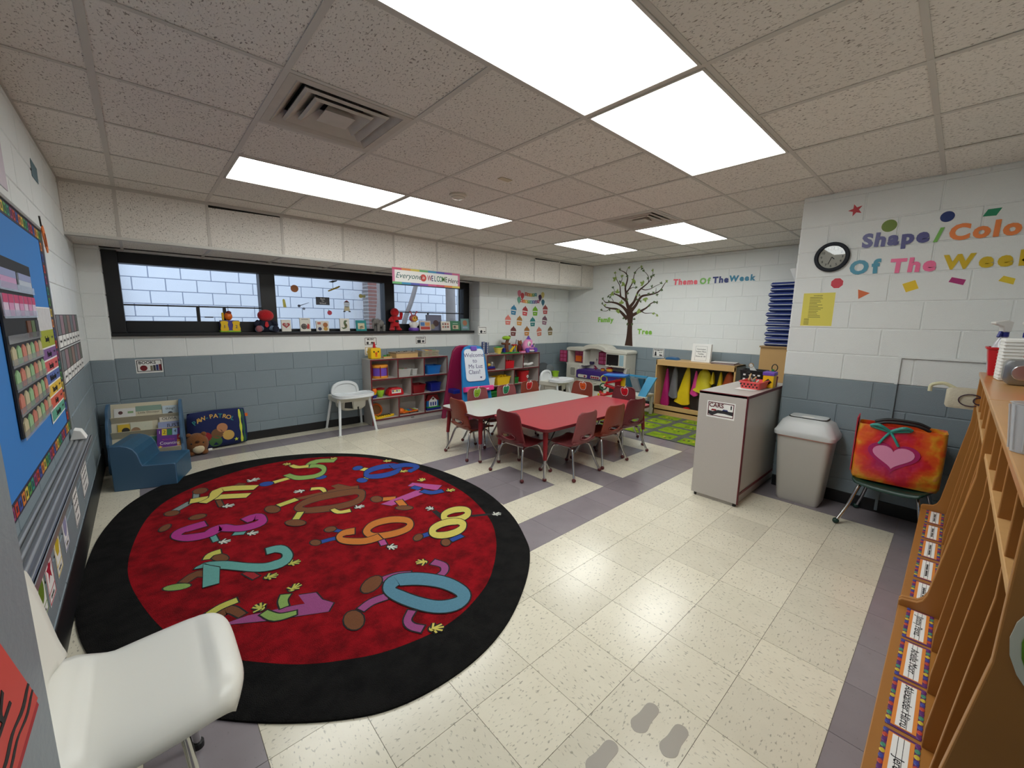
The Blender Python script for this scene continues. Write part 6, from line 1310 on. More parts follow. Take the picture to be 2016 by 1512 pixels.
# stickers on the middle pane
def sticker(name, lab, x, z, parts_):
    t = thing(name, lab, 'window sticker', (x, 4.334, z), group='stickers on the middle pane')
    for poly, rgb, cn in parts_: MB().prism(poly, 'y', -.001, 0).build('cling', mat('cling_'+cn, rgb, .5), t)
    return t
sticker('orange_sticker', 'orange round sticker on the middle window pane', -.22, 1.80, [(circ((0,0), .045), S(226,150,96), 'a1')])
sticker('pencil_sticker', 'yellow pencil sticker high on the middle window pane', .26, 1.83, [([(-.08,-.03),(-.07,-.045),(.06,.01),(.07,.04)], S(206,186,84), 'a2'), ([(.06,.01),(.085,.03),(.07,.04)], S(70,60,60), 'a3')])
sticker('crayon_sticker', 'yellow green crayon sticker at the left of the middle window pane', -.345, 1.615, [([(-.015,-.05),(.02,-.05),(.008,.04),(-.008,.055),(-.02,.04)], S(206,200,90), 'a4')])
sticker('scissors_sticker', 'grey scissors sticker on the middle window pane', -.12, 1.60, [([(-.07,-.02),(.06,.03),(.062,.036),(-.07,-.01)], S(90,96,110), 'a5'), (circ((-.06,-.012), .018, 12), S(110,120,140), 'a6'), (circ((-.005,-.045), .016, 12), S(110,120,140), 'a6')])
t = sticker('blackboard_sticker', 'dark sticker reading Back To School on the middle window pane', .11, 1.66, [([(-.085,-.05),(.085,-.05),(.085,.05),(-.085,.05)], S(62,64,70), 'a7')])
for k, wd in enumerate(('Back', 'To', 'School')):
    o = text(wd, .03, M_PAPER, t, ext=.0003); place(o, '-y', (0, -.0016, .028-.028*k))
sticker('apple_sticker', 'red apple sticker on the middle window pane', .19, 1.51, [(circ((0,0), .03), S(206,70,90), 'a8'), ([(-.01,.025),(.01,.025),(-.02,.045)], S(90,120,60), 'a9')])
sticker('gnome_sticker', 'white and tan figure sticker on the middle window pane', .42, 1.60, [(circ((0,.03), .04), S(214,226,236), 'b1'), ([(-.04,-.06),(.04,-.06),(.035,.0),(-.035,.0)], S(214,206,170), 'b2'), ([(-.04,.055),(.04,.055),(0,.085)], S(200,120,120), 'b3'), ([(-.05,-.075),(-.02,-.075),(-.02,-.06),(-.05,-.06)], S(50,50,60), 'b4'), ([(.02,-.075),(.05,-.075),(.05,-.06),(.02,-.06)], S(50,50,60), 'b4')])
sticker('flower_sticker', 'yellow letter sticker at the right of the middle window pane', .64, 1.75, [(circ((-.02,0), .028), S(214,206,120), 'b5'), (circ((.025,.0), .022), S(190,196,150), 'b6')])
sticker('leaf_sticker', 'small dark leaf sticker at the top of the middle window pane', .25, 1.925, [([(-.06,-.015),(.0,-.02),(.05,.0),(.06,.015),(.0,.008)], S(70,74,70), 'b7')])
# banner hung from the bulkhead
t = flat('welcome_banner', 'rainbow bordered banner reading Everyone is WELCOME Here', 'banner', '-y', (1.145, YS-.006, 1.972), 0)
MB().box(-.50,.50,-.098,.098,0,.0015).build('card', mat('banner_rainbow', S(200,120,150), .5), t)
RB = [S(206,80,110), S(222,140,80), S(214,196,90), S(110,180,120), S(70,150,190), S(90,100,180), S(150,90,170), S(206,100,140)]
for k in range(8):
    for y0, y1 in ((.072,.098),(-.098,-.072)): MB().box(-.5+.125*k,-.375+.125*k,y0,y1,.0015,.002).build('border_patch', mat('rainbow_%d' % ((k+(3 if y0 < 0 else 0)) % 8), RB[(k+(3 if y0 < 0 else 0)) % 8], .5), t)
MB().box(-.468,.468,-.072,.072,.002,.0025).build('white_panel', M_PAPER, t)
text('Everyone', .095, mat('ink_teal', S(40,100,96), .5), t, (-.28, .005, .003), shear=.3); MB().disc((-.07,.0), .045, 'z', .0025, .003, 24).build('red_dot', mat('ink_red', S(206,80,74), .5), t); text('is', .055, M_PAPER, t, (-.07, .002, .0034), shear=.3)
for k, chv in enumerate('WELCOME'): text(chv, .10, mat('ink_%d' % k, (S(170,60,90), S(70,60,120), S(40,90,120), S(30,110,90), S(40,130,90), S(90,140,70), S(60,90,60))[k], .5), t, (.02+.043*k, 0, .003), sx=.62, bold=.01)
text('Here', .085, M_INK, t, (.385, -.008, .003), shear=.3)

# ------------------------------------------------------------------ feeding chairs
M_FW = mat('gloss_white_plastic', S(228, 232, 234), 0.3); M_FC = mat('cream_plastic', S(206, 204, 192), 0.4)
def feeding_chair(lab, loc, rz):
    t = thing('feeding_chair', lab, 'chair', loc, rz, 'white feeding chairs')
    MB().box(-.19,.19,-.17,.19,.40,.455).build('seat_frame', M_FC, t, bevel=.015, seg=3)
    bowl = [[(x, y-.01, z) for x, y in rrect(-a, a, -b, b, .06, 4)] for a, b, z in ((.165,.15,.42),(.155,.14,.32),(.12,.11,.285),(.04,.04,.28))]
    MB().loft(bowl).build('seat_bucket', M_FC, t, smooth=True, ang=60)
    back = catmull([(-.175,.44),(-.18,.50),(-.155,.575),(-.09,.615),(0,.628),(.09,.615),(.155,.575),(.18,.50),(.175,.44)], 4); inn = [(x*.82, .44+(z-.44)*.80) for x, z in back]
    MB().ring([(x, z) for x, z in back], inn, 'y', .15, .185).build('back_rim', M_FW, t, bevel=.008, seg=3); MB().prism(inn, 'y', .165, .178).build('back_panel', M_FW, t)
    tr = [(x, y) for x, y in catmull([(-.23,-.02),(-.245,-.12),(-.23,-.22),(-.16,-.285),(0,-.30),(.16,-.285),(.23,-.22),(.245,-.12),(.23,-.02),(.14,.0),(.06,-.06),(-.06,-.06),(-.14,.0)], 3, True)]
    o = MB().prism(tr, 'z', .462, .492).build('tray', M_FW, t, bevel=.010, seg=3); MB().ring([(x*1.0, y) for x, y in tr], [(x*.9, -.16+(y+.16)*.86) for x, y in tr], 'z', .492, .505).build('tray_rim', M_FW, o, bevel=.004)
    MB().box(-.022,.022,-.165,-.125,.30,.46).build('crotch_post', M_FC, t, bevel=.006)
    MB().prism([(-.13,.33),(-.03,.31),(-.04,.43),(-.12,.44)], 'y', -.158, -.150).build('strap', M_INK, t); MB().box(.03,.045,-.165,-.160,.2,.33).build('strap_end', M_INK, t)
    for s_ in (-1, 1):
        MB().box(s_*.20-.02,s_*.20+.02,-.16,.17,.40,.47).build('side_rail', M_FC, t, bevel=.01)
        for q in (-1, 1):
            lg = MB().tube([(s_*.185, q*.15, .43), (s_*.232, q*.245, .012)], [.017,.014], 12).build('leg', M_FW, t, smooth=True); MB().lathe([(.026,0),(.026,.006),(.015,.014)], c=(s_*.233, q*.247), n=14).build('foot_pad', M_FC, lg, smooth=True)
    return t
feeding_chair('white feeding chair with tray beside the toy shelf under the window', (.232, 3.865, 0), 0)
feeding_chair('white feeding chair with tray in front of the play kitchen', (3.36, 3.13, 0), .22)
t = thing('storage_bench', 'low cream plastic bench in the corner behind the far feeding chair', 'bench', (3.83, 3.72, 0))
MB().box(-.2,.2,-.16,.18,.30,.42).build('seat', M_FC, t, bevel=.02, seg=3)
for s_ in (-1, 1): MB().box(s_*.17-.025,s_*.17+.025,-.14,.16,0,.31).build('leg_panel', M_FC, t, bevel=.01)
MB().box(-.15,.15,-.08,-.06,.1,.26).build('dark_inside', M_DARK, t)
t = thing('grey_bean_bag', 'dark grey rounded cushion in the corner right of the toy shelf', 'cushion', (3.80, 3.80, .421)); t.rotation_euler = (-.1, 0, 0)
MB().ell((0,0,.13), .17,.075,.13,20,12).build('cushion', mat('charcoal_cloth', S(72,78,82), .8, bump=.2), t, smooth=True); MB().ell((.12,-.05,.11), .12,.05,.11,16,10).build('fold', mat('grey_cloth', S(108,116,120), .8), t, smooth=True)
tub('green_pot', 'lime green toy pot on the cream bench', 'pot', (3.98, 3.66, .421), .12, .12, .1, P_LIME, taper=.8, r=.04)

# ------------------------------------------------------------------ easel
t = thing('easel', 'blue and crimson childrens easel with whiteboard and pink trays', 'easel', (1.80, 3.36, 0), -.12)
def panel(w0, w1, h, r): return catmull([(-w0,0),(-w0*.99,.2)], 2)[:1]+[(-w0,0),(-w1-.03,h-.16),(-w1,h-.06),(-w1*.72,h),(w1*.72,h),(w1,h-.06),(w1+.03,h-.16),(w0,0)]
for nm, m, sgn in (('front_panel', mat('easel_blue', S(20,124,190), .4), -1), ('back_panel', mat('easel_crimson', S(140,22,70), .4), 1)):
    th = math.radians(11)*sgn
    o = bpy.data.objects.new(nm, MB().prism([(-.262,0),(-.2,.85),(-.175,1.02),(-.13,1.08),(-.06,1.1),(.06,1.1),(.13,1.08),(.175,1.02),(.2,.85),(.262,0),(.2,0),(.18,.22),(-.18,.22),(-.2,0)], 'y', -.022, .022).mesh(nm, m)); link(o, t)
    bv = o.modifiers.new('bevel', 'BEVEL'); bv.width = .012; bv.segments = 3; bv.limit_method = 'ANGLE'
    o.location = (0 if sgn < 0 else -.10, sgn*.24, 0.004); o.rotation_euler = (th if sgn > 0 else th, 0, 0)
    if sgn < 0:
        MB().prism(rrect(-.158,.158,.585,1.045,.05,4), 'y', -.034, -.02).build('whiteboard', mat('whiteboard', S(226,232,240), .25), o, bevel=.004)
        for k, (wtxt, x, z) in enumerate((('Welcome', -.005, .955), ('to', 0, .875), ('Ms Luz', .005, .795), ('Class!', -.02, .715))):
            q = text(wtxt, .082, mat('marker_ink', S(80,74,120), .6), o, ext=.0004); place(q, '-y', (x, -.035, z))
        h2 = [(.016*math.sin(a)**3, 0.635+.013*(13*math.cos(a)-5*math.cos(2*a)-2*math.cos(3*a)-math.cos(4*a))/13) for a in [2*PI*k/20 for k in range(20)]]; MB().prism([(x+.08, z) for x, z in h2], 'y', -.0355, -.034).build('heart_drawing', MATS['marker_ink'], o)
        MB().box(-.048,.048,-.05,-.02,1.02,1.085).build('clip', P_PUR, o, bevel=.01, seg=3)
        for s_ in (-1, 1):
            MB().prism(rrect(-.118,.118,-.10,.0,.03,4), 'z', .44, .51).build('tray', P_PINK, o, loc=(s_*.118,-.022,0), bevel=.008)
            MB().prism(rrect(-.10,.10,-.09,-.01,.025,4), 'z', .507, .5115).build('tray_inside', mat('shaded_pink_plastic', S(150,24,80), .5), o, loc=(s_*.118,-.022,0)); MB().box(s_*.118-.02,s_*.118+.02,-.124,-.1215,.46,.473).build('tray_label', P_WHT, o)  # tray is solid; the darker pink slab paints the shade of its hollow
MB().box(-.30,-.19,-.03,.16,.40,.46).build('side_tray', P_NAVY, t, bevel=.01)
MB().box(-.22,.12,-.17,.17,.04,.06).build('spreader', MATS['easel_crimson'], t)

# ------------------------------------------------------------------ play kitchen
t = thing('play_kitchen', 'cream plastic play kitchen with purple counter in the far corner', 'play kitchen', (4.67, 3.05, 0))
# local: x negative towards the room, y: +.63 (left in view) .. -.64
M_KIT = mat('kitchen_cream', S(208, 206, 194), .45); M_KPUR = mat('kitchen_purple', S(62, 40, 120), .4); M_BERRY = mat('berry_plastic', S(140, 20, 60), .4)
MB().box(-.16,0,-.64,.63,0,.96).build('back_wall', M_KIT, t, bevel=.01)
MB().box(-.36,-.16,.30,.63,0,.66).build('fridge', M_KIT, t, bevel=.015); o = MB().prism(rrect(.38,.53,.42,.60,.03,3), 'x', -.375, -.36).build('dispenser', M_KIT, t, bevel=.004); MB().prism(rrect(.40,.51,.44,.585,.025,3), 'x', -.379, -.374).build('dispenser_niche', mat('kitchen_shadow', S(150,148,140), .5), o)
MB().box(-.385,-.36,.32,.35,.5,.6).build('fridge_handle', M_KIT, t, bevel=.006)
MB().box(-.42,-.16,-.62,.30,0,.50).build('stove', M_KIT, t, bevel=.015)
MB().prism([(.31,.49),(.31,.56),(.26,.58),(-.60,.58),(-.64,.56),(-.64,.49)], 'x', -.46, -.14).build('counter', M_KPUR, t, bevel=.015, seg=3)
MB().prism([(.31,.42),(.31,.50),(-.64,.50),(-.64,.42)], 'x', -.455, -.42).build('control_panel', M_KPUR, t, bevel=.008)
for y0, y1 in ((.06,.26),(-.22,-.02)):
    o = MB().prism(rrect(y0, y1, .435, .49, .02, 3), 'x', -.462, -.454).build('dial_plate', M_KIT, t)
    for k in range(4 if y0 < 0 else 1):
        MB().disc(((y0+.03+.045*k) if y0 < 0 else y0+.04, .462), .017, 'x', -.475, -.461, 14).build('dial', M_BERRY, o)
for y0, y1 in ((.0,.27),(-.34,-.04),(-.60,-.36)):
    o = MB().box(-.43,-.42,y0,y1,.05,.41).build('door', M_KIT, t, bevel=.006)
    MB().prism([(y0+.05,.22),(y1-.05,.22),(y1-.05,.31),((y0+y1)/2,.335),(y0+.05,.31)], 'x', -.435, -.429).build('oven_window', mat('oven_dark', S(46,40,34), .3), o); MB().box(-.45,-.43,y1-.10,y1-.02,.36,.375).build('door_handle', M_KIT, o, bevel=.005)
# hood, cabinets, arch
arch = [(.66,.90),(.66,.945),(.60,.965),(.28,.965)]+[(.02+.24*math.cos(a)*1.05, .965+.075*math.sin(a)) for a in [PI*k/8 for k in range(1, 8)]]+[(-.24,.965),(-.60,.965),(-.66,.945),(-.66,.90),(-.27,.90)]+[(.02-.22*math.cos(a), .90+.06*math.sin(a)) for a in [PI*k/8 for k in range(1, 8)]]+[(.26,.90)]
MB().prism(arch, 'x', -.34, 0).build('arched_top', M_KIT, t, bevel=.012)
MB().box(-.32,-.16,.585,.63,.66,.91).build('cabinet_side', M_KIT, t); MB().box(-.32,-.16,.23,.27,.66,.91).build('cabinet_side', M_KIT, t); MB().box(-.33,-.14,.20,.66,.635,.665).build('cabinet_shelf', M_KIT, t, bevel=.006)
def shutter(y0, y1, z0, z1, x, parent, nm='shutter', rz=0, hinge=None):
    o = bpy.data.objects.new(nm, MB().box(-.012,0,0,y1-y0,0,z1-z0).mesh(nm, M_BERRY)); link(o, parent); o.location = (x, y0, z0); o.rotation_euler = (0, 0, rz)
    mm = clear_mat('berry_pane', S(190,90,130), .75)
    for i in range(2):
        for j in range(3): MB().box(-.0135,-.011,.014+i*((y1-y0)/2-.003),(y1-y0)/2-.003+i*((y1-y0)/2-.01),.014+j*((z1-z0)/3-.002),(z1-z0)/3-.004+j*((z1-z0)/3-.002)).build('shutter_pane', mat('berry_light', S(176,76,120), .5), o)
shutter(.36,.57,.675,.895,-.17,t); shutter(.64,.80,.675,.895,-.33,t, rz=.15)
MB().box(-.20,-.17,.40,.54,.69,.80).build('orange_doll_house', P_ORG, t, bevel=.006)
shutter(-.22,.02,.675,.895,-.17,t,'window_shutter'); MB().prism([(-.22,.89),(.02,.89),(-.10,.945)], 'x', -.182, -.17).build('shutter_peak', M_BERRY, t)
MB().box(-.33,-.14,-.64,-.24,.66,.91).build('microwave', M_KIT, t, bevel=.01); MB().box(-.337,-.329,-.50,-.26,.70,.885).build('microwave_door', mat('microwave_black', S(14,14,18), .25), t); MB().box(-.337,-.329,-.60,-.52,.70,.885).build('keypad', mat('keypad_blue', S(150,180,190), .4), t); MB().box(-.36,-.33,-.62,-.25,.67,.69).build('microwave_ledge', M_KIT, t, bevel=.006)
MB().box(-.21,-.16,.12,.20,.66,.71).build('hanging_cup', mat('dark_violet_plastic', S(50,44,80), .4), t, bevel=.008); MB().tube(catmull([(-.16,.06,.75),(-.22,.06,.77),(-.22,.06,.72)], 4), .012, 8).build('hook', M_KIT, t, smooth=True)
MB().prism([(-.64,.55),(-.58,.55),(-.60,.66),(-.66,.66)], 'x', -.30, -.2).build('counter_bracket', M_KIT, t, bevel=.006)
MB().tube(catmull([(-.28,.0,.58),(-.28,.0,.63),(-.33,.0,.65)], 4), .012, 8).build('faucet', M_BERRY, t, smooth=True); MB().box(-.30,-.26,-.035,.035,.60,.615).build('faucet_handle', M_BERRY, t, bevel=.004)
for lab, y, r_ in (('small yellow and red toy pot on the purple kitchen counter', -.19, .036), ('yellow and red toy kettle with round handle on the purple kitchen counter', -.33, .055)):
    q = thing('toy_pot', lab, 'toy pot', (4.67-.33, 3.05+y, .581), group='toy pots on the play kitchen')
    MB().lathe([(r_*.8,0),(r_,.01),(r_,r_*.9),(r_*.9,r_*1.0)], n=18).build('pot', mat('pot_yellow', S(226,170,50), .4), q, smooth=True); MB().lathe([(r_*1.05,r_*.95),(r_*1.05,r_*1.15),(r_*.4,r_*1.35)], n=18).build('lid', P_DRED, q, smooth=True)
    if r_ > .05: MB().tube([(0, .035*math.cos(a), .075+.04*math.sin(a)) for a in [PI*k/10 for k in range(11)]], .006, 8).build('handle', M_INK, q, smooth=True)

# ------------------------------------------------------------------ ball run and blue slide in front of the kitchen
t = thing('ball_run', 'yellow and red ball run toy with rings beside the blue slide', 'toy', (3.42, 2.02, 0), .25)
for x, y in ((0,-.16),(0,.16),(-.16,.16)): MB().tube([(x,y,0),(x,y,.62 if y < 0 else .4)], .014, 8).build('post', P_YEL, t, smooth=True)
MB().box(-.02,.03,-.175,-.10,0,.66).build('tower', P_YEL, t, bevel=.006)
MB().prism([(-.2,.655),(.10,.655),(.14,.675),(-.2,.685)], 'x', -.10, .12).build('blue_top', P_BLUE, t, bevel=.006)
for k, (y0, z0, y1, z1) in enumerate(((-.14,.60,.10,.53),(-.14,.44,.12,.50),(-.14,.42,.18,.33),(-.1,.24,.18,.3))):
    MB().prism([(y0,z0),(y1,z1),(y1,z1+.035),(y0,z0+.035)], 'x', -.06, .02).build('ramp', P_RED, t, bevel=.005)
MB().box(-.05,.02,-.12,-.04,.5,.62).build('hopper', P_DRED, t, bevel=.005)
MB().tube([(-.02,.14+.05*math.cos(a),.60+.05*math.sin(a)) for a in [2*PI*k/18 for k in range(19)]], .010, 8).build('ring', mat('ring_olive', S(206,200,90), .4), t, smooth=True)
MB().tube([(-.03,.14+.05*math.cos(a),.49+.045*math.sin(a)) for a in [2*PI*k/18 for k in range(19)]], .011, 8).build('ring', mat('ring_green', S(20,90,50), .4), t, smooth=True)
MB().tube([(-.05,.12+.06*math.cos(a),.42+.05*math.sin(a)) for a in [PI+PI*k/10 for k in range(11)]], .02, 8).build('scoop', P_RED, t, smooth=True); MB().box(-.16,.03,-.17,.2,0,.03).build('base', P_YEL, t, bevel=.006)
t = thing('activity_desk', 'cream toy desk with sky blue tilting top, left of the dress up cubby', 'toy desk', (4.02, 2.05, 0))
M_SKYP = mat('sky_plastic', S(70,150,190), .4)
MB().box(-.16,.2,-.26,.2,.30,.34).build('desk_top', M_FC, t, bevel=.01)
for x in (-.14,.18):
    for y in (-.23,.17): MB().box(x-.02,x+.02,y-.02,y+.02,0,.31).build('leg', M_FC, t, bevel=.006)
MB().prism([(.22,.34),(.22,.58),(.20,.60),(-.14,.60),(-.14,.57),(.19,.57),(.19,.34)], 'x', .16, .2).build('back_frame', M_SKYP, t); MB().box(.10,.16,-.12,.2,.40,.56).build('bin', mat('dark_teal_plastic', S(30,80,100), .4), t, bevel=.006); MB().prism([(-.1,.36),(.02,.36),(.10,.56),(-.02,.56)], 'x', .06, .10).build('divider', mat('grey_plastic', S(120,126,130), .4), t)
MB().add([(-.02,-.25,.62),(-.02,-.40,.62),(-.17,-.315,.325),(-.17,-.185,.325),(.02,-.25,.62),(.02,-.40,.62),(-.13,-.315,.325),(-.13,-.185,.325)], [(0,1,2,3),(4,5,6,7),(0,1,5,4),(1,2,6,5),(2,3,7,6),(3,0,4,7)]).build('tilted_slide', M_SKYP, t, bevel=.008)
MB().box(-.18,-.12,-.33,-.16,.28,.33).build('slide_foot', M_FC, t, bevel=.006)

# ------------------------------------------------------------------ dress-up cubby on the tree wall
DX0, DX1, DY0, DY1, DH = 4.32, 4.685, .665, 1.845, .87
t = thing('dress_up_cubby', 'maple dress up cubby with costumes hanging on hooks', 'cubby', ((DX0+DX1)/2, (DY0+DY1)/2, 0)); a, b = (DX1-DX0)/2, (DY1-DY0)/2; th = .02
MB().box(-a, a, b-th, b, 0, DH).build('side_panel', M_WOOD, t, bevel=.003); MB().box(-a+.02, a, -b, -b+th, 0, DH).build('side_panel', mat('grey_felt', S(126,138,144), .8), t, bevel=.003)
MB().box(-a, -a+.02, -b, -b+th, 0, DH).build('edge_strip', M_WOOD, t)
MB().box(-a, a, -b, b, DH-.02, DH).build('top', M_WOOD, t, bevel=.003); MB().box(-a, -a+.02, -b, b, DH-.085, DH-.02).build('front_rail', M_WOOD, t, bevel=.003)
MB().box(a-.012, a, -b, b, 0, DH).build('back_panel', mat('dark_grey_board', S(88,86,82), .7), t); MB().box(-a, a, -b+th, b-th, .07, .09).build('floor_board', M_WOOD, t); MB().box(-a, -a+.02, -b, b, 0, .155).build('kick_rail', M_WOOD, t, bevel=.003)
def drape(name, lab, y, ztop, zbot, wd, m, group='costumes in the dress up cubby', flare=1.0, th=.05, x=4.50, lean=0.0):
    t = thing(name, lab, 'costume', (x, y, ztop), group=group); n = 16; rings = []
    for k in range(9):
        f = k/8; z = -(ztop-zbot)*f; w_ = wd*(.16+.84*f**(.8/flare)); rr = []
        for j in range(n):
            a_ = 2*PI*j/n; fold = 1+.22*math.sin(3*a_+k*.3)*f; rr.append((math.sin(a_)*th*(.3+.7*f)*fold, math.cos(a_)*w_/2*fold+lean*f, z+.02*math.sin(2*a_+k)*f))
        rings.append(rr)
    MB().loft(rings).build('cloth', m, t, smooth=True, ang=80); MB().tube([(.05,0,.03),(0,0,.03),(0,0,0)], .004, 6).build('hook', M_INK, t); return t
D_MAG = mat('magenta_satin', S(176,30,110), .4, var=.2, vs=12); D_YEL = mat('yellow_satin', S(226,196,24), .35, var=.12, vs=12); D_TUL = mat('yellow_tulle', S(206,190,30), .6, var=.15, vs=20); D_GRY = mat('silver_cloth', S(112,112,116), .5, var=.2, vs=15); D_ORG = mat('orange_cloth', S(190,84,40), .6, var=.2, vs=12); D_PNK = mat('pink_satin', S(214,60,140), .4, var=.25, vs=15)
drape('magenta_dress', 'magenta satin costume at the left end of the dress up cubby', 1.735, .72, .14, .15, D_MAG)
drape('silver_vest', 'grey costume with a pale round print in the dress up cubby', 1.605, .76, .28, .15, D_GRY, flare=1.6)
q = drape('yellow_cape', 'shiny yellow satin cape hanging in the middle of the cubby', 1.40, .77, .2, .24, D_YEL, lean=.05)
drape('pink_skirt', 'pink costume beside the yellow cape', 1.275, .73, .36, .12, D_PNK)
drape('yellow_tutu', 'puffy yellow tulle costume in the dress up cubby', 1.15, .77, .42, .26, D_TUL, flare=2.2, th=.09)
drape('yellow_scarf', 'small yellow scarf in the dress up cubby', 1.03, .74, .57, .07, D_YEL); drape('yellow_gown', 'pale yellow narrow gown in the dress up cubby', .92, .75, .45, .10, D_YEL); drape('orange_tiger_costume', 'orange striped costume at the right end of the cubby', .80, .76, .50, .18, D_ORG, flare=1.5)
t = thing('red_hat', 'red hat with white print lying on the cubby floor', 'hat', (4.47, 1.37, .091)); MB().lathe([(.085,0),(.085,.006),(.055,.01),(.05,.05),(.02,.06)], n=20).build('hat', P_RED, t, smooth=True); MB().ell((-.055,0,.03), .006,.022,.014,10,6).build('print', P_WHT, t, smooth=True)
# on top of the cubby
t = thing('white_binder', 'white binder titled Curriculum Lesson Plans standing on the cubby', 'binder', (4.47, 1.215, DH+.001)); t.rotation_euler = (0, .09, 0)
MB().box(-.025,-.021,-.135,.135,0,.27).build('front_cover', M_PAPER, t, bevel=.001); MB().box(.021,.025,-.135,.135,0,.27).build('back_cover', M_PAPER, t); MB().box(-.025,.025,-.138,-.134,0,.27).build('spine', M_PAPER, t); MB().box(-.020,.020,-.13,.128,.005,.262).build('pages', mat('page_edges', S(226,222,208), .8), t)
MB().ring([(-.085,.025),(.085,.025),(.085,.235),(-.085,.235)], [(-.083,.027),(.083,.027),(.083,.233),(-.083,.233)], 'x', -.0258, -.025).build('cover_border', M_INK, t)
for k, wtxt in enumerate(('Curriculum', 'Lesson Plans', 'Toddler', 'Room # 130')):
    q = text(wtxt, .028, M_INK, t, ext=.0003, bold=.01); place(q, '-x', (-.0256, 0, .19-.035*k))
t = thing('blue_case', 'flat blue case lying on the dress up cubby', 'case', (4.50, 1.66, DH+.001), .1); MB().prism([(-.10,0),(.10,0),(.09,.03),(.05,.04),(-.06,.035)], 'x', -.07, .07).build('case', mat('marine_plastic', S(30,90,140), .4), t, bevel=.006)
for k in range(5):
    q = MB().box(-.12,.12,-.16,.16,0,.004).build('laminated_sheet', mat('sheet_%d' % (k % 3), (S(60,56,60), S(206,200,196), S(170,120,110))[k % 3], .5, var=.3, vs=30), loc=(4.48+.004*k, .86+.006*k, DH+.001+.0055*k), rot=(0,0,.06*k-.1)); tag(q, ('lowest','second','middle','fourth','topmost')[k]+' laminated sheet in the pile at the right end of the cubby', 'sheet', 'pile of laminated sheets')

# ------------------------------------------------------------------ cabinet with stacked cots behind the clock wall
t = thing('wood_cabinet', 'tall plain wooden cabinet behind the clock wall carrying blue cots', 'cabinet', (4.36, -.02, 0)); M_PLY = mat('tan_plywood', S(190,152,98), .5, var=.08, vs=5)
MB().box(-.31,.31,-.32,.335,0,1.16).build('body', M_PLY, t, bevel=.003); MB().box(-.325,.315,-.325,.345,1.16,1.18).build('top', mat('tan_edge', S(160,128,84), .5), t, bevel=.002)
M_COT = mat('navy_cot_vinyl', S(24,46,112), .55, bump=.1, bs=100)
for k in range(13):
    t = thing('nap_cot', ('lowest','second','third','fourth','fifth','sixth','seventh','eighth','ninth','tenth','eleventh','twelfth','topmost')[k]+' blue nap cot in the stack, counted from the cabinet up', 'cot', (4.34+random.uniform(-.01,.01), -.005+random.uniform(-.02,.012), 1.182+.0595*k), group='stack of blue nap cots')
    rr = [(-.30,-.30),(.30,-.30),(.30,.30),(-.30,.30)]
    MB().loft([[(x*.93, y*.93, .0) for x, y in rr], [(x, y, .022) for x, y in rr], [(x, y, .028) for x, y in rr], [(x*.94, y*.94, .054) for x, y in rr]]).build('mat', M_COT, t, bevel=.004); MB().ring([(x*1.006, y*1.006) for x, y in rr], [(x*.98, y*.98) for x, y in rr], 'z', .0225, .0275).build('white_piping', P_WHT, t)
t = thing('white_tray', 'white plastic dish on top of the cot stack', 'dish', (4.30, .02, 1.957)); MB().lathe([(.06,0),(.10,.08),(.13,.15),(.135,.16),(.125,.16),(.055,.006)], n=22).build('dish', P_WHT, t, smooth=True)

# ------------------------------------------------------------------ CARS divider cabinet
t = thing('divider_cabinet', 'grey speckled divider cabinet with maroon edges and a CARS sign', 'cabinet', (1.665, -.335, 0)); L_, W_ = 1.08, .365
MB().box(0,.02,0,W_,.03,.90).build('end_panel', M_LAM, t, bevel=.002); MB().box(L_-.02,L_,0,W_,.03,.90).build('end_panel', M_LAM, t); MB().box(.02,L_-.02,.006,.02,.10,.885).build('back_panel', mat('pale_grey_panel', S(196,194,188), .35, var=.03, vs=20), t)
MB().box(0,L_,0,W_,.882,.90).build('top', M_LAM, t); MB().box(.02,L_-.02,.012,W_-.012,.10,.118).build('bottom_shelf', M_LAM, t); MB().box(.02,L_-.02,.012,W_-.012,.48,.498).build('shelf', M_LAM, t); MB().box(.02,L_-.02,.03,W_-.03,0,.08).build('plinth', M_LAM, t)
for bx_ in ((-.002,.0,-.002,.006,.03,.90),(-.002,L_,-.003,.0,.88,.902),(-.003,.0,-.002,W_,.896,.902),(.02,L_-.02,-.001,.004,.10,.118),(-.002,.02,-.003,.0,.03,.88)): MB().box(*bx_).build('edge_band', M_MAROON, t)
for x in (.03, L_-.03):
    for y in (.03, W_-.03): MB().cyl((x,y), .015, 0, .03, 10).build('foot', M_RUBK, t)
s_ = sign('CARS picture sign taped to the end of the divider cabinet', '-x', (1.6645, -.147, .766), .196, .112, 'CARS', .046, [('road_picture', [(-.092,-.045),(-.06,-.052),(-.02,-.03),(.03,-.028),(.092,-.035),(.092,-.005),(.03,-.005),(-.02,-.003),(-.06,-.02),(-.092,-.015)], S(30,30,34), 'k1'), ('red_car_picture', [(-.075,-.015),(-.03,-.012),(-.035,.0),(-.065,.0)], S(140,30,40), 'wine2'), ('blue_car_picture', [(.01,-.008),(.06,-.010),(.05,.006),(.02,.006)], S(50,60,110), 'bl3'), ('light_picture', [(.072,.012),(.082,.012),(.082,.042),(.072,.042)], S(30,30,34), 'k1')], border=mat('maroon_print', S(90,20,34), .6), wx=-.035, wy=.03)
TZ = .9025
t = tub('coral_basket', 'coral red plastic basket with diamond holes on the divider cabinet', 'basket', (2.17, -.215, TZ), .235, .165, .062, mat('coral_plastic', S(240,92,92), .4), rz=.0, taper=.88, r=.02)
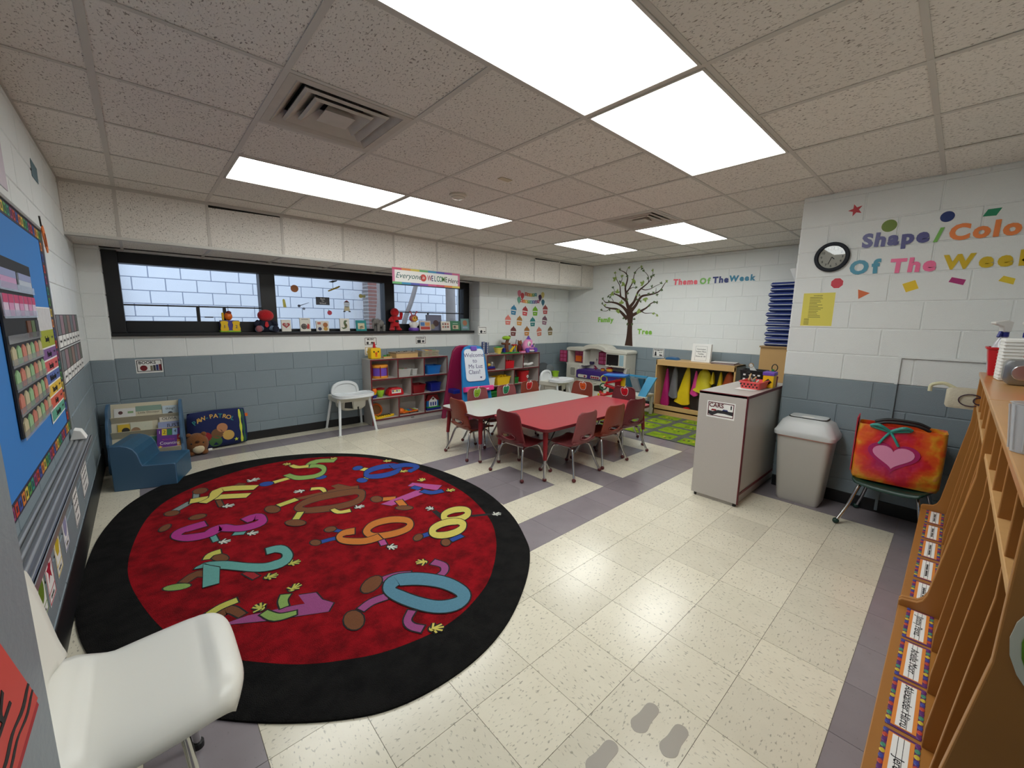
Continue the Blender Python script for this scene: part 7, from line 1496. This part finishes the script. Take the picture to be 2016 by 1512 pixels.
for k in range(5):
    for j in range(2):
        y = -.055+.0275*k+(.013 if j else 0); MB().prism([(y-.007,.02+.02*j),(y,.012+.02*j),(y+.007,.02+.02*j),(y,.028+.02*j)], 'x', -.1195 if j else -.1145, -.102).build('diamond_hole', M_DARK, t)
for k, (m, a) in enumerate(((M_WOOD,.4),(P_WHT,-.2),(M_WOODD,.9),(P_TEAL,.1),(M_WOOD,-.6),(M_DARK,.2),(mat('silver_marker', S(150,140,130), .4),1.2),(M_WOOD,.0))):
    MB().tube([(-.07,-.03+.008*k,.03+.006*k),(.06,-.02+.01*k,.055+.008*k)], .006, 6).build('marker', m, t, rot=(0,0,a*.3))
t = thing('black_stapler', 'black stapler lying across the coral basket', 'stapler', (2.30, -.12, TZ+.078), .3); MB().prism([(-.08,.0),(.07,.0),(.08,.02),(-.02,.045),(-.08,.05)], 'y', -.014, .014).build('body', M_RUBK, t, bevel=.004)
tag(MB().box(-.06,.06,-.075,.075,0,.001).build('paper_sheet', M_PAPER, loc=(2.04, -.20, TZ)), 'white sheet of paper under the coral basket', 'paper')
t = tub('black_basket', 'black slotted basket at the back of the divider cabinet', 'basket', (2.52, -.10, TZ), .16, .2, .12, M_RUBK, taper=.85)
for k in range(4):
    for j in range(2): MB().box(-.081,-.0785,-.075+.04*k,-.055+.04*k,.03+.04*j,.045+.04*j).build('slot', P_WHT, t)
MB().prism([(-.03,.1),(.03,.1),(.05,.17),(.03,.18)], 'x', -.002, .002).build('card', P_WHT, t); MB().tube([(0,.03+.02*math.cos(a),.16+.02*math.sin(a)) for a in [2*PI*k/12 for k in range(13)]], .003, 6).build('scissor_loop', mat('brass', S(180,130,60), .3, .8), t)
t = thing('yellow_box', 'yellow box with purple lid and a black label on the divider cabinet', 'box', (2.33, -.285, TZ), .05); MB().box(-.055,.055,-.04,.04,0,.105).build('box', P_YEL, t, bevel=.003); MB().box(-.06,.06,-.045,.045,.105,.135).build('lid', P_PUR, t, bevel=.004); MB().prism([(-.03,.05),(.0,.022),(.03,.05),(0,.078)], 'x', -.057, -.055).build('label', M_INK, t)
t = thing('pencil_cup', 'dark pink cup of scissors and glue at the wall end of the divider', 'cup', (2.412, -.292, TZ)); MB().lathe([(.03,0),(.034,.09),(.031,.09),(.027,.005)], n=16).build('cup', mat('rose_plastic', S(150,60,84), .4), t, smooth=True); MB().tube([(0,.01,.06),(0,.012,.15)], .011, 8).build('glue_stick', P_GRN, t); MB().tube([(.0,.0+.022*math.cos(a),.165+.03*math.sin(a)) for a in [2*PI*k/14 for k in range(15)]], .004, 6).build('scissor_handle', M_INK, t, smooth=True)

# ------------------------------------------------------------------ swing top bin
t = thing('trash_bin', 'pale grey swing top trash bin beside the divider cabinet', 'trash bin', (2.265, -.615, 0)); M_TB = mat('pale_grey_plastic', S(190,188,182), .4, var=.03, vs=6); M_TL = mat('light_grey_plastic', S(206,210,210), .35)
def rr3(a, b, z, r): return [(x, y, z) for x, y in rrect(-a, a, -b, b, r, 5)]
MB().loft([rr3(.105,.14,.0,.03), rr3(.112,.15,.02,.035), rr3(.14,.185,.56,.045), rr3(.135,.18,.56,.045), rr3(.105,.143,.03,.03)]).build('body', M_TB, t, smooth=True, ang=50)
MB().loft([rr3(.155,.205,.555,.05), rr3(.158,.208,.585,.05), rr3(.15,.198,.60,.05), rr3(.125,.165,.675,.05), rr3(.095,.125,.70,.05), rr3(.03,.04,.706,.02)]).build('lid', M_TL, t, smooth=True, ang=45)
flap = [(-.138,-.12,.632),(-.138,.12,.632),(-.02,.14,.712),(.07,.13,.712),(.07,-.13,.712),(-.02,-.14,.712)]
MB().prism(rrect(-.075,.085,-.125,.125,.04,4), 'z', .704, .712).build('swing_flap', M_TL, t, bevel=.006); MB().ring(rrect(-.08,.09,-.13,.13,.042,4), rrect(-.075,.085,-.125,.125,.04,4), 'z', .700, .7075).build('flap_gap', M_DARK, t); MB().ell((-.04,0,.712), .03,.045,.006,14,6).build('push_dimple', P_WHT, t, smooth=True)
MB().ring(rrect(-.146,.146,-.19,.19,.048,4), rrect(-.139,.139,-.183,.183,.045,4), 'z', .545, .556).build('liner_edge', mat('pink_liner', S(214,160,150), .5), t)

# ------------------------------------------------------------------ green chair with the heart bag
t = make_chair(mat('shaded_green_plastic2', S(16,56,44), .4), 'green_chair', 1.12, mat('green_rubber', S(14,50,42), .5)); t.location = (2.175, -1.17, 0); t.rotation_euler = (0, 0, PI/2+1.45)
tag(t, 'dark green chair against the clock wall under the heart bag', 'chair')
t = thing('heart_bag', 'rainbow tote bag with a big pink heart and turquoise ribbon on the green chair', 'bag', (2.13, -1.165, .362), .06)
def bag_mat():
    m = bpy.data.materials.new('rainbow_bag_print'); m.use_nodes = True; nt = m.node_tree; L = nt.links; b = nt.nodes['Principled BSDF']
    tc = nt.nodes.new('ShaderNodeTexCoord'); mp = nt.nodes.new('ShaderNodeMapping'); mp.inputs['Location'].default_value = (0, -.02, -.21); L.new(tc.outputs['Object'], mp.inputs['Vector'])
    nz = nt.nodes.new('ShaderNodeTexNoise'); nz.inputs['Scale'].default_value = 7; nz.inputs['Detail'].default_value = 4; L.new(tc.outputs['Object'], nz.inputs['Vector'])
    ln = nt.nodes.new('ShaderNodeVectorMath'); ln.operation = 'LENGTH'; L.new(mp.outputs[0], ln.inputs[0])
    ad = nt.nodes.new('ShaderNodeMath'); ad.operation = 'MULTIPLY_ADD'; ad.inputs[1].default_value = .35; L.new(nz.outputs['Fac'], ad.inputs[0]); L.new(ln.outputs['Value'], ad.inputs[2])
    r = nt.nodes.new('ShaderNodeValToRGB'); e = r.color_ramp.elements; e[0].position = .24; e[0].color = S(176,30,96); e[1].position = .56; e[1].color = S(60,160,150)
    for p_, c_ in ((.31, S(200,34,84)), (.37, S(214,46,44)), (.42, S(226,100,36)), (.46, S(222,170,50)), (.50, S(200,60,110))): q = e.new(p_); q.color = c_
    L.new(ad.outputs[0], r.inputs['Fac']); L.new(r.outputs[0], b.inputs['Base Color']); b.inputs['Roughness'].default_value = .3
    bp = nt.nodes.new('ShaderNodeBump'); bp.inputs['Strength'].default_value = .5; bp.inputs['Distance'].default_value = .02; n2 = nt.nodes.new('ShaderNodeTexNoise'); n2.inputs['Scale'].default_value = 14; L.new(tc.outputs['Object'], n2.inputs['Vector']); L.new(n2.outputs['Fac'], bp.inputs['Height']); L.new(bp.outputs['Normal'], b.inputs['Normal']); return m
def R3(a, b, z, bulge=0): return [(x*(1+bulge), y, z) for x, y in rrect(-a, a, -b, b, .03, 4)]
MB().loft([R3(.09,.215,0), R3(.105,.225,.03), R3(.11,.225,.15), R3(.105,.225,.3), R3(.09,.222,.40), R3(.085,.22,.40), R3(.09,.215,.30)]).build('bag', bag_mat(), t, smooth=True, ang=60)
h3 = [(.132*math.sin(a)**3, .205+.105*(13*math.cos(a)-5*math.cos(2*a)-2*math.cos(3*a)-math.cos(4*a))/15) for a in [2*PI*k/40 for k in range(40)]]
MB().prism([(y+.02, z) for y, z in h3], 'x', -.113, -.106).build('outer_heart', mat('heart_magenta', S(176,34,104), .35), t, bevel=.002); MB().prism([(y*.8+.02, .207+(z-.205)*.78) for y, z in h3], 'x', -.1155, -.112).build('inner_heart', mat('heart_pink', S(232,150,190), .35), t, bevel=.002)
for s__ in (-1, 1): MB().tube(catmull([(-.05*0+s__*.06,.14,.40),(s__*.06,.08,.425),(s__*.06,.0,.43),(s__*.06,-.08,.425),(s__*.06,-.14,.40)], 5), .010, 8).build('handle', M_RUBK, t, smooth=True)
M_RIB = mat('turquoise_ribbon', S(50,150,140), .4)
for s__ in (-1, 1): MB().tube(catmull([(-.10,.05,.37),(-.12,.05+s__*.06,.41),(-.10,.05+s__*.10,.395),(-.10,.05,.37)], 5), [.010]*16, 8).build('bow_loop', M_RIB, t, smooth=True); MB().tube(catmull([(-.10,.05,.37),(-.115,.05+s__*.03,.32),(-.115,.05+s__*.05,.28)], 4), .008, 8).build('ribbon_tail', M_RIB, t, smooth=True)
MB().box(-.1,.1,.226,.232,.05,.44).build('red_side_card', mat('red_card', S(190,40,60), .5), t)

# ------------------------------------------------------------------ wooden cubby benches on the right
M_CUB = mat('honey_plywood', S(166,112,52), .4, var=.10, vs=5); M_CUBE = mat('plywood_edge', S(196,152,96), .5, var=.12, vs=25)
def cubby(lab, x0, x1, nsec=5):
    t = thing('cubby_bench', lab, 'cubby bench', (x0, 0, 0), group='wooden cubby benches'); L_ = x1-x0; th = .019
    BK = -1.755
    prof = [(BK,0),(-1.325,0),(-1.325,.318),(-1.333,.328),(-1.36,.333),(-1.378,.337),(-1.392,.352),(-1.402,.38),(-1.466,.90),(-1.468,1.17),(BK,1.17)]
    dv = [(BK,.30),(-1.432,.30),(-1.432,.36),(-1.478,.90),(-1.478,1.17),(BK,1.17)]
    for x in (0, L_-th): MB().prism(prof, 'x', x, x+th).build('end_panel', M_CUB, t, bevel=.003)
    pit = (L_-th)/nsec
    for k in range(1, nsec): MB().prism(dv, 'x', k*pit, k*pit+th*.75).build('divider', M_CUB, t, bevel=.002)
    MB().box(th, L_-th, BK, -1.328, .281, .30).build('bench_seat', M_CUB, t, bevel=.002); MB().box(th, L_-th, -1.345, -1.327, 0, .281).build('bench_front', M_CUB, t)
    MB().box(th, L_-th, BK, -1.476, .975, .994).build('hat_shelf', M_CUBE, t, bevel=.002); MB().box(0, L_, BK, -1.462, 1.17, 1.190).build('top', mat('honey_top', S(188,140,82), .28, var=.10, vs=5), t, bevel=.003); MB().box(th, L_-th, BK-.0, BK+.008, .3, 1.17).build('back_panel', M_CUB, t)
    return pit
CU = [(.555, 1.90), (-.715, .55)]
cubby('wooden cubby bench farther along the right wall, by the heart bag', *CU[0]); cubby('wooden cubby bench nearest the camera on the right', *CU[1])
names_ = [[None]*5, ['Jere','Alexander Hirru','Arielle Morr','Jimmy Perez']]
TP = [S(96,40,110), S(190,70,50), S(60,70,150), S(206,180,50), S(70,140,110)]
def name_tag(lab, x, word):
    t = thing('name_tag', lab, 'name tag', (x, -1.393, .3005), group='name tags on the cubby benches')
    # local x along the bench (reading runs towards the viewer), y across
    MB().box(-.117,.117,-.038,.038,0,.0008).build('card', mat('tag_purple', S(90,44,100), .5, var=.5, vs=40), t)
    for k in range(11):
        for s__ in (-1, 1): MB().ell((-.107+.0214*k, s__*.033, .0008), .009,.0065,.0012,8,4).build('bubble', mat('bubble_%d' % ((k+(2 if s__ > 0 else 0)) % 5), TP[(k+(2 if s__ > 0 else 0)) % 5], .5), t)
    MB().box(-.108,.108,-.027,.027,.0008,.0014).build('orange_frame', mat('tag_orange', S(226,140,60), .5), t); MB().box(-.104,.104,-.018,.018,.0014,.0018).build('white_panel', M_PAPER, t)
    for y in (-.006,.006): MB().box(-.104,.104,y-.0006,y+.0006,.0018,.002).build('rule', M_INK, t)
    if word: text(word, .030, M_INK, t, (.0, .0, .0022), roll=PI, ext=.0003)
    else: scrib(t, 0, 0, .15, .016, M_INK, .0021, words=2)
for u_, (x0, x1) in enumerate(CU):
    pit = (x1-x0-.019)/5
    for k in range(5 if u_ == 0 else 4):
        kk = k if u_ == 0 else k+1
        lab = ('first','second','third','fourth','fifth')[4-kk]+(' name tag from the heart bag on the far cubby bench' if u_ == 0 else ' name tag from the far end on the near cubby bench')
        name_tag(lab, x0+.010+pit*(kk+.5), names_[u_][k])
t = thing('number_disc', 'green round sign with pale rim on the end of the near cubby', 'sign', (-.7155, -1.60, .955)); MB().prism(circ((0,0), .122), 'x', -.004, 0).build('rim', mat('pale_rim', S(206,206,190), .5), t); MB().prism(circ((0,0), .11), 'x', -.0055, -.004).build('disc', mat('grass_green', S(96,140,24), .5), t)
# things on top of the cubbies
CT = 1.191
t = tub('red_bin', 'red plastic bin with spray bottles at the far end of the cubby top', 'bin', (1.75, -1.565, CT), .2, .19, .15, P_RED, taper=.82)
t = tub('red_bin', 'red plastic bin nearer the camera on the cubby top', 'bin', (.72, -1.64, CT), .26, .19, .15, P_RED, taper=.85)
def spray(lab, loc, rz, tilt=0.0):
    t = thing('spray_bottle', lab, 'bottle', loc, rz, 'spray bottles on the cubby'); t.rotation_euler = (tilt, 0, rz)
    MB().lathe([(.036,0),(.042,.02),(.042,.12),(.03,.16),(.016,.19),(.014,.20)], n=18).build('bottle', clear_mat('milky_plastic', S(214,216,222), .8), t, smooth=True); MB().lathe([(.019,.195),(.019,.22)], n=14).build('collar', P_NAVY, t, smooth=True)
    MB().prism([(-.03,.22),(.02,.22),(.03,.25),(.09,.262),(.095,.275),(.0,.285),(-.04,.275)], 'y', -.012, .012).build('spray_head', P_WHT, t, bevel=.005); MB().prism([(.02,.225),(.032,.225),(.045,.195),(.035,.19)], 'y', -.006, .006).build('trigger', P_NAVY, t, bevel=.002); return t
spray('spray bottle with white head standing in the far red bin, left one', (1.77, -1.52, CT+.012), 2.6); spray('spray bottle with blue collar standing in the far red bin, right one', (1.72, -1.60, CT+.012), 2.9)
t = thing('paper_towel_pack', 'white folded paper towel pack standing on the cubby top', 'paper towels', (1.45, -1.565, CT), .1)
MB().prism([(-.055,0),(.055,0),(.05,.205),(-.05,.205)], 'y', -.06, .06).build('pack', M_PAPER, t, bevel=.006)
for k in range(12): MB().box(-.0565,.0565,-.0615,.0615,.012+.016*k,.0135+.016*k).build('sheet_edge', mat('paper_shadow', S(200,198,192), .7), t)
t = thing('silver_tin', 'rounded silver tin lying on its side on the cubby top', 'tin', (1.23, -1.57, CT)); M_TIN = mat('brushed_tin', S(150,152,154), .35, .9)
q = [[(x, y, z+.058) for y, z in rrect(-a, a, -a, a, .028, 4)] for x, a in ((-.05,.045),(-.045,.055),(.05,.056),(.055,.05))]; MB().loft(q).build('body', M_TIN, t, smooth=True, ang=40); MB().prism([(.035*math.cos(2*PI*k/20), .058+.035*math.sin(2*PI*k/20)) for k in range(20)], 'x', -.056, -.05).build('lid_ring', mat('bright_tin', S(190,192,194), .25, .9), t, bevel=.003)
t = thing('clear_cup', 'ribbed clear plastic cup overhanging the cubby top edge', 'cup', (-.36, -1.497, CT+.0)); MB().lathe([(.034,0),(.043,.10),(.046,.102),(.041,.102),(.032,.004)], n=24).build('cup', clear_mat('ice_plastic', S(206,210,214), .55), t, smooth=True, rot=(0,0,0))
for k in range(12):
    a = 2*PI*k/12; MB().tube([(.035*math.cos(a), .035*math.sin(a), .005), (.0445*math.cos(a), .0445*math.sin(a), .098)], .002, 5).build('rib', clear_mat('ice_plastic', S(206,210,214), .55), t)
t = thing('canvas_bag', 'small cream bag with a handle hanging at the far end of the cubby', 'bag', (1.935, -1.43, 1.02), 0)
MB().loft([[(x, y, z) for x, y in rrect(-.05*k_, .02, -.085, .085*k_, .02, 3)] for k_, z in ((.9,-.055),(1.0,-.04),(1.0,.05),(.85,.065))]).build('bag', mat('cream_cotton', S(196,190,170), .85, bump=.3, bs=80), t, smooth=True); MB().tube(catmull([(-.02,.05,.06),(-.02,.10,.085),(-.02,.15,.07),(-.02,.155,.03)], 5), .010, 8).build('handle', mat('pale_yellow_cotton', S(206,204,170), .8), t, smooth=True)
MB().tube([(-.056,-.02+.05*math.cos(a),.0+.035*math.sin(a)) for a in [2*PI*k/20 for k in range(21)]], .003, 5).build('print_ring', mat('plum_ink', S(60,40,60), .7), t); MB().tube([(-.056,-.05+.02*math.cos(a),.0+.02*math.sin(a)) for a in [2*PI*k/14 for k in range(15)]], .003, 5).build('print_ring', mat('plum_ink', S(60,40,60), .7), t)

# grey cut-out footprints on the floor
M_FOOT = mat('grey_print', S(160,153,141), .4)
for lab, cx, cy, a in (('left one of the grey paper footprints on the floor', -.453, -.753, .55), ('right one of the grey paper footprints on the floor', -.453, -.865, .5), ('grey paper footprint cut by the bottom edge of the picture', -.69, -.73, .3)):
    o = MB().prism(catmull([(.075,.0),(.058,.024),(.0,.025),(-.05,.030),(-.076,.0),(-.05,-.030),(.0,-.025),(.058,-.024)], 4, True), 'z', .0002, .0007).build('floor_footprint', M_FOOT, loc=(cx, cy, 0), rot=(0,0,0)); tag(o, lab, 'footprint', 'footprints on the floor')
tag(MB().box(-.16,.16,0,.0015,-.11,.11).build('corner_poster', mat('lilac_poster', S(206,196,206), .5, var=.25, vs=8), loc=(XL+.0065, 1.30, 2.07), rot=(0,0,-PI/2)), 'pale lilac poster high on the left wall above the bulletin board', 'poster')
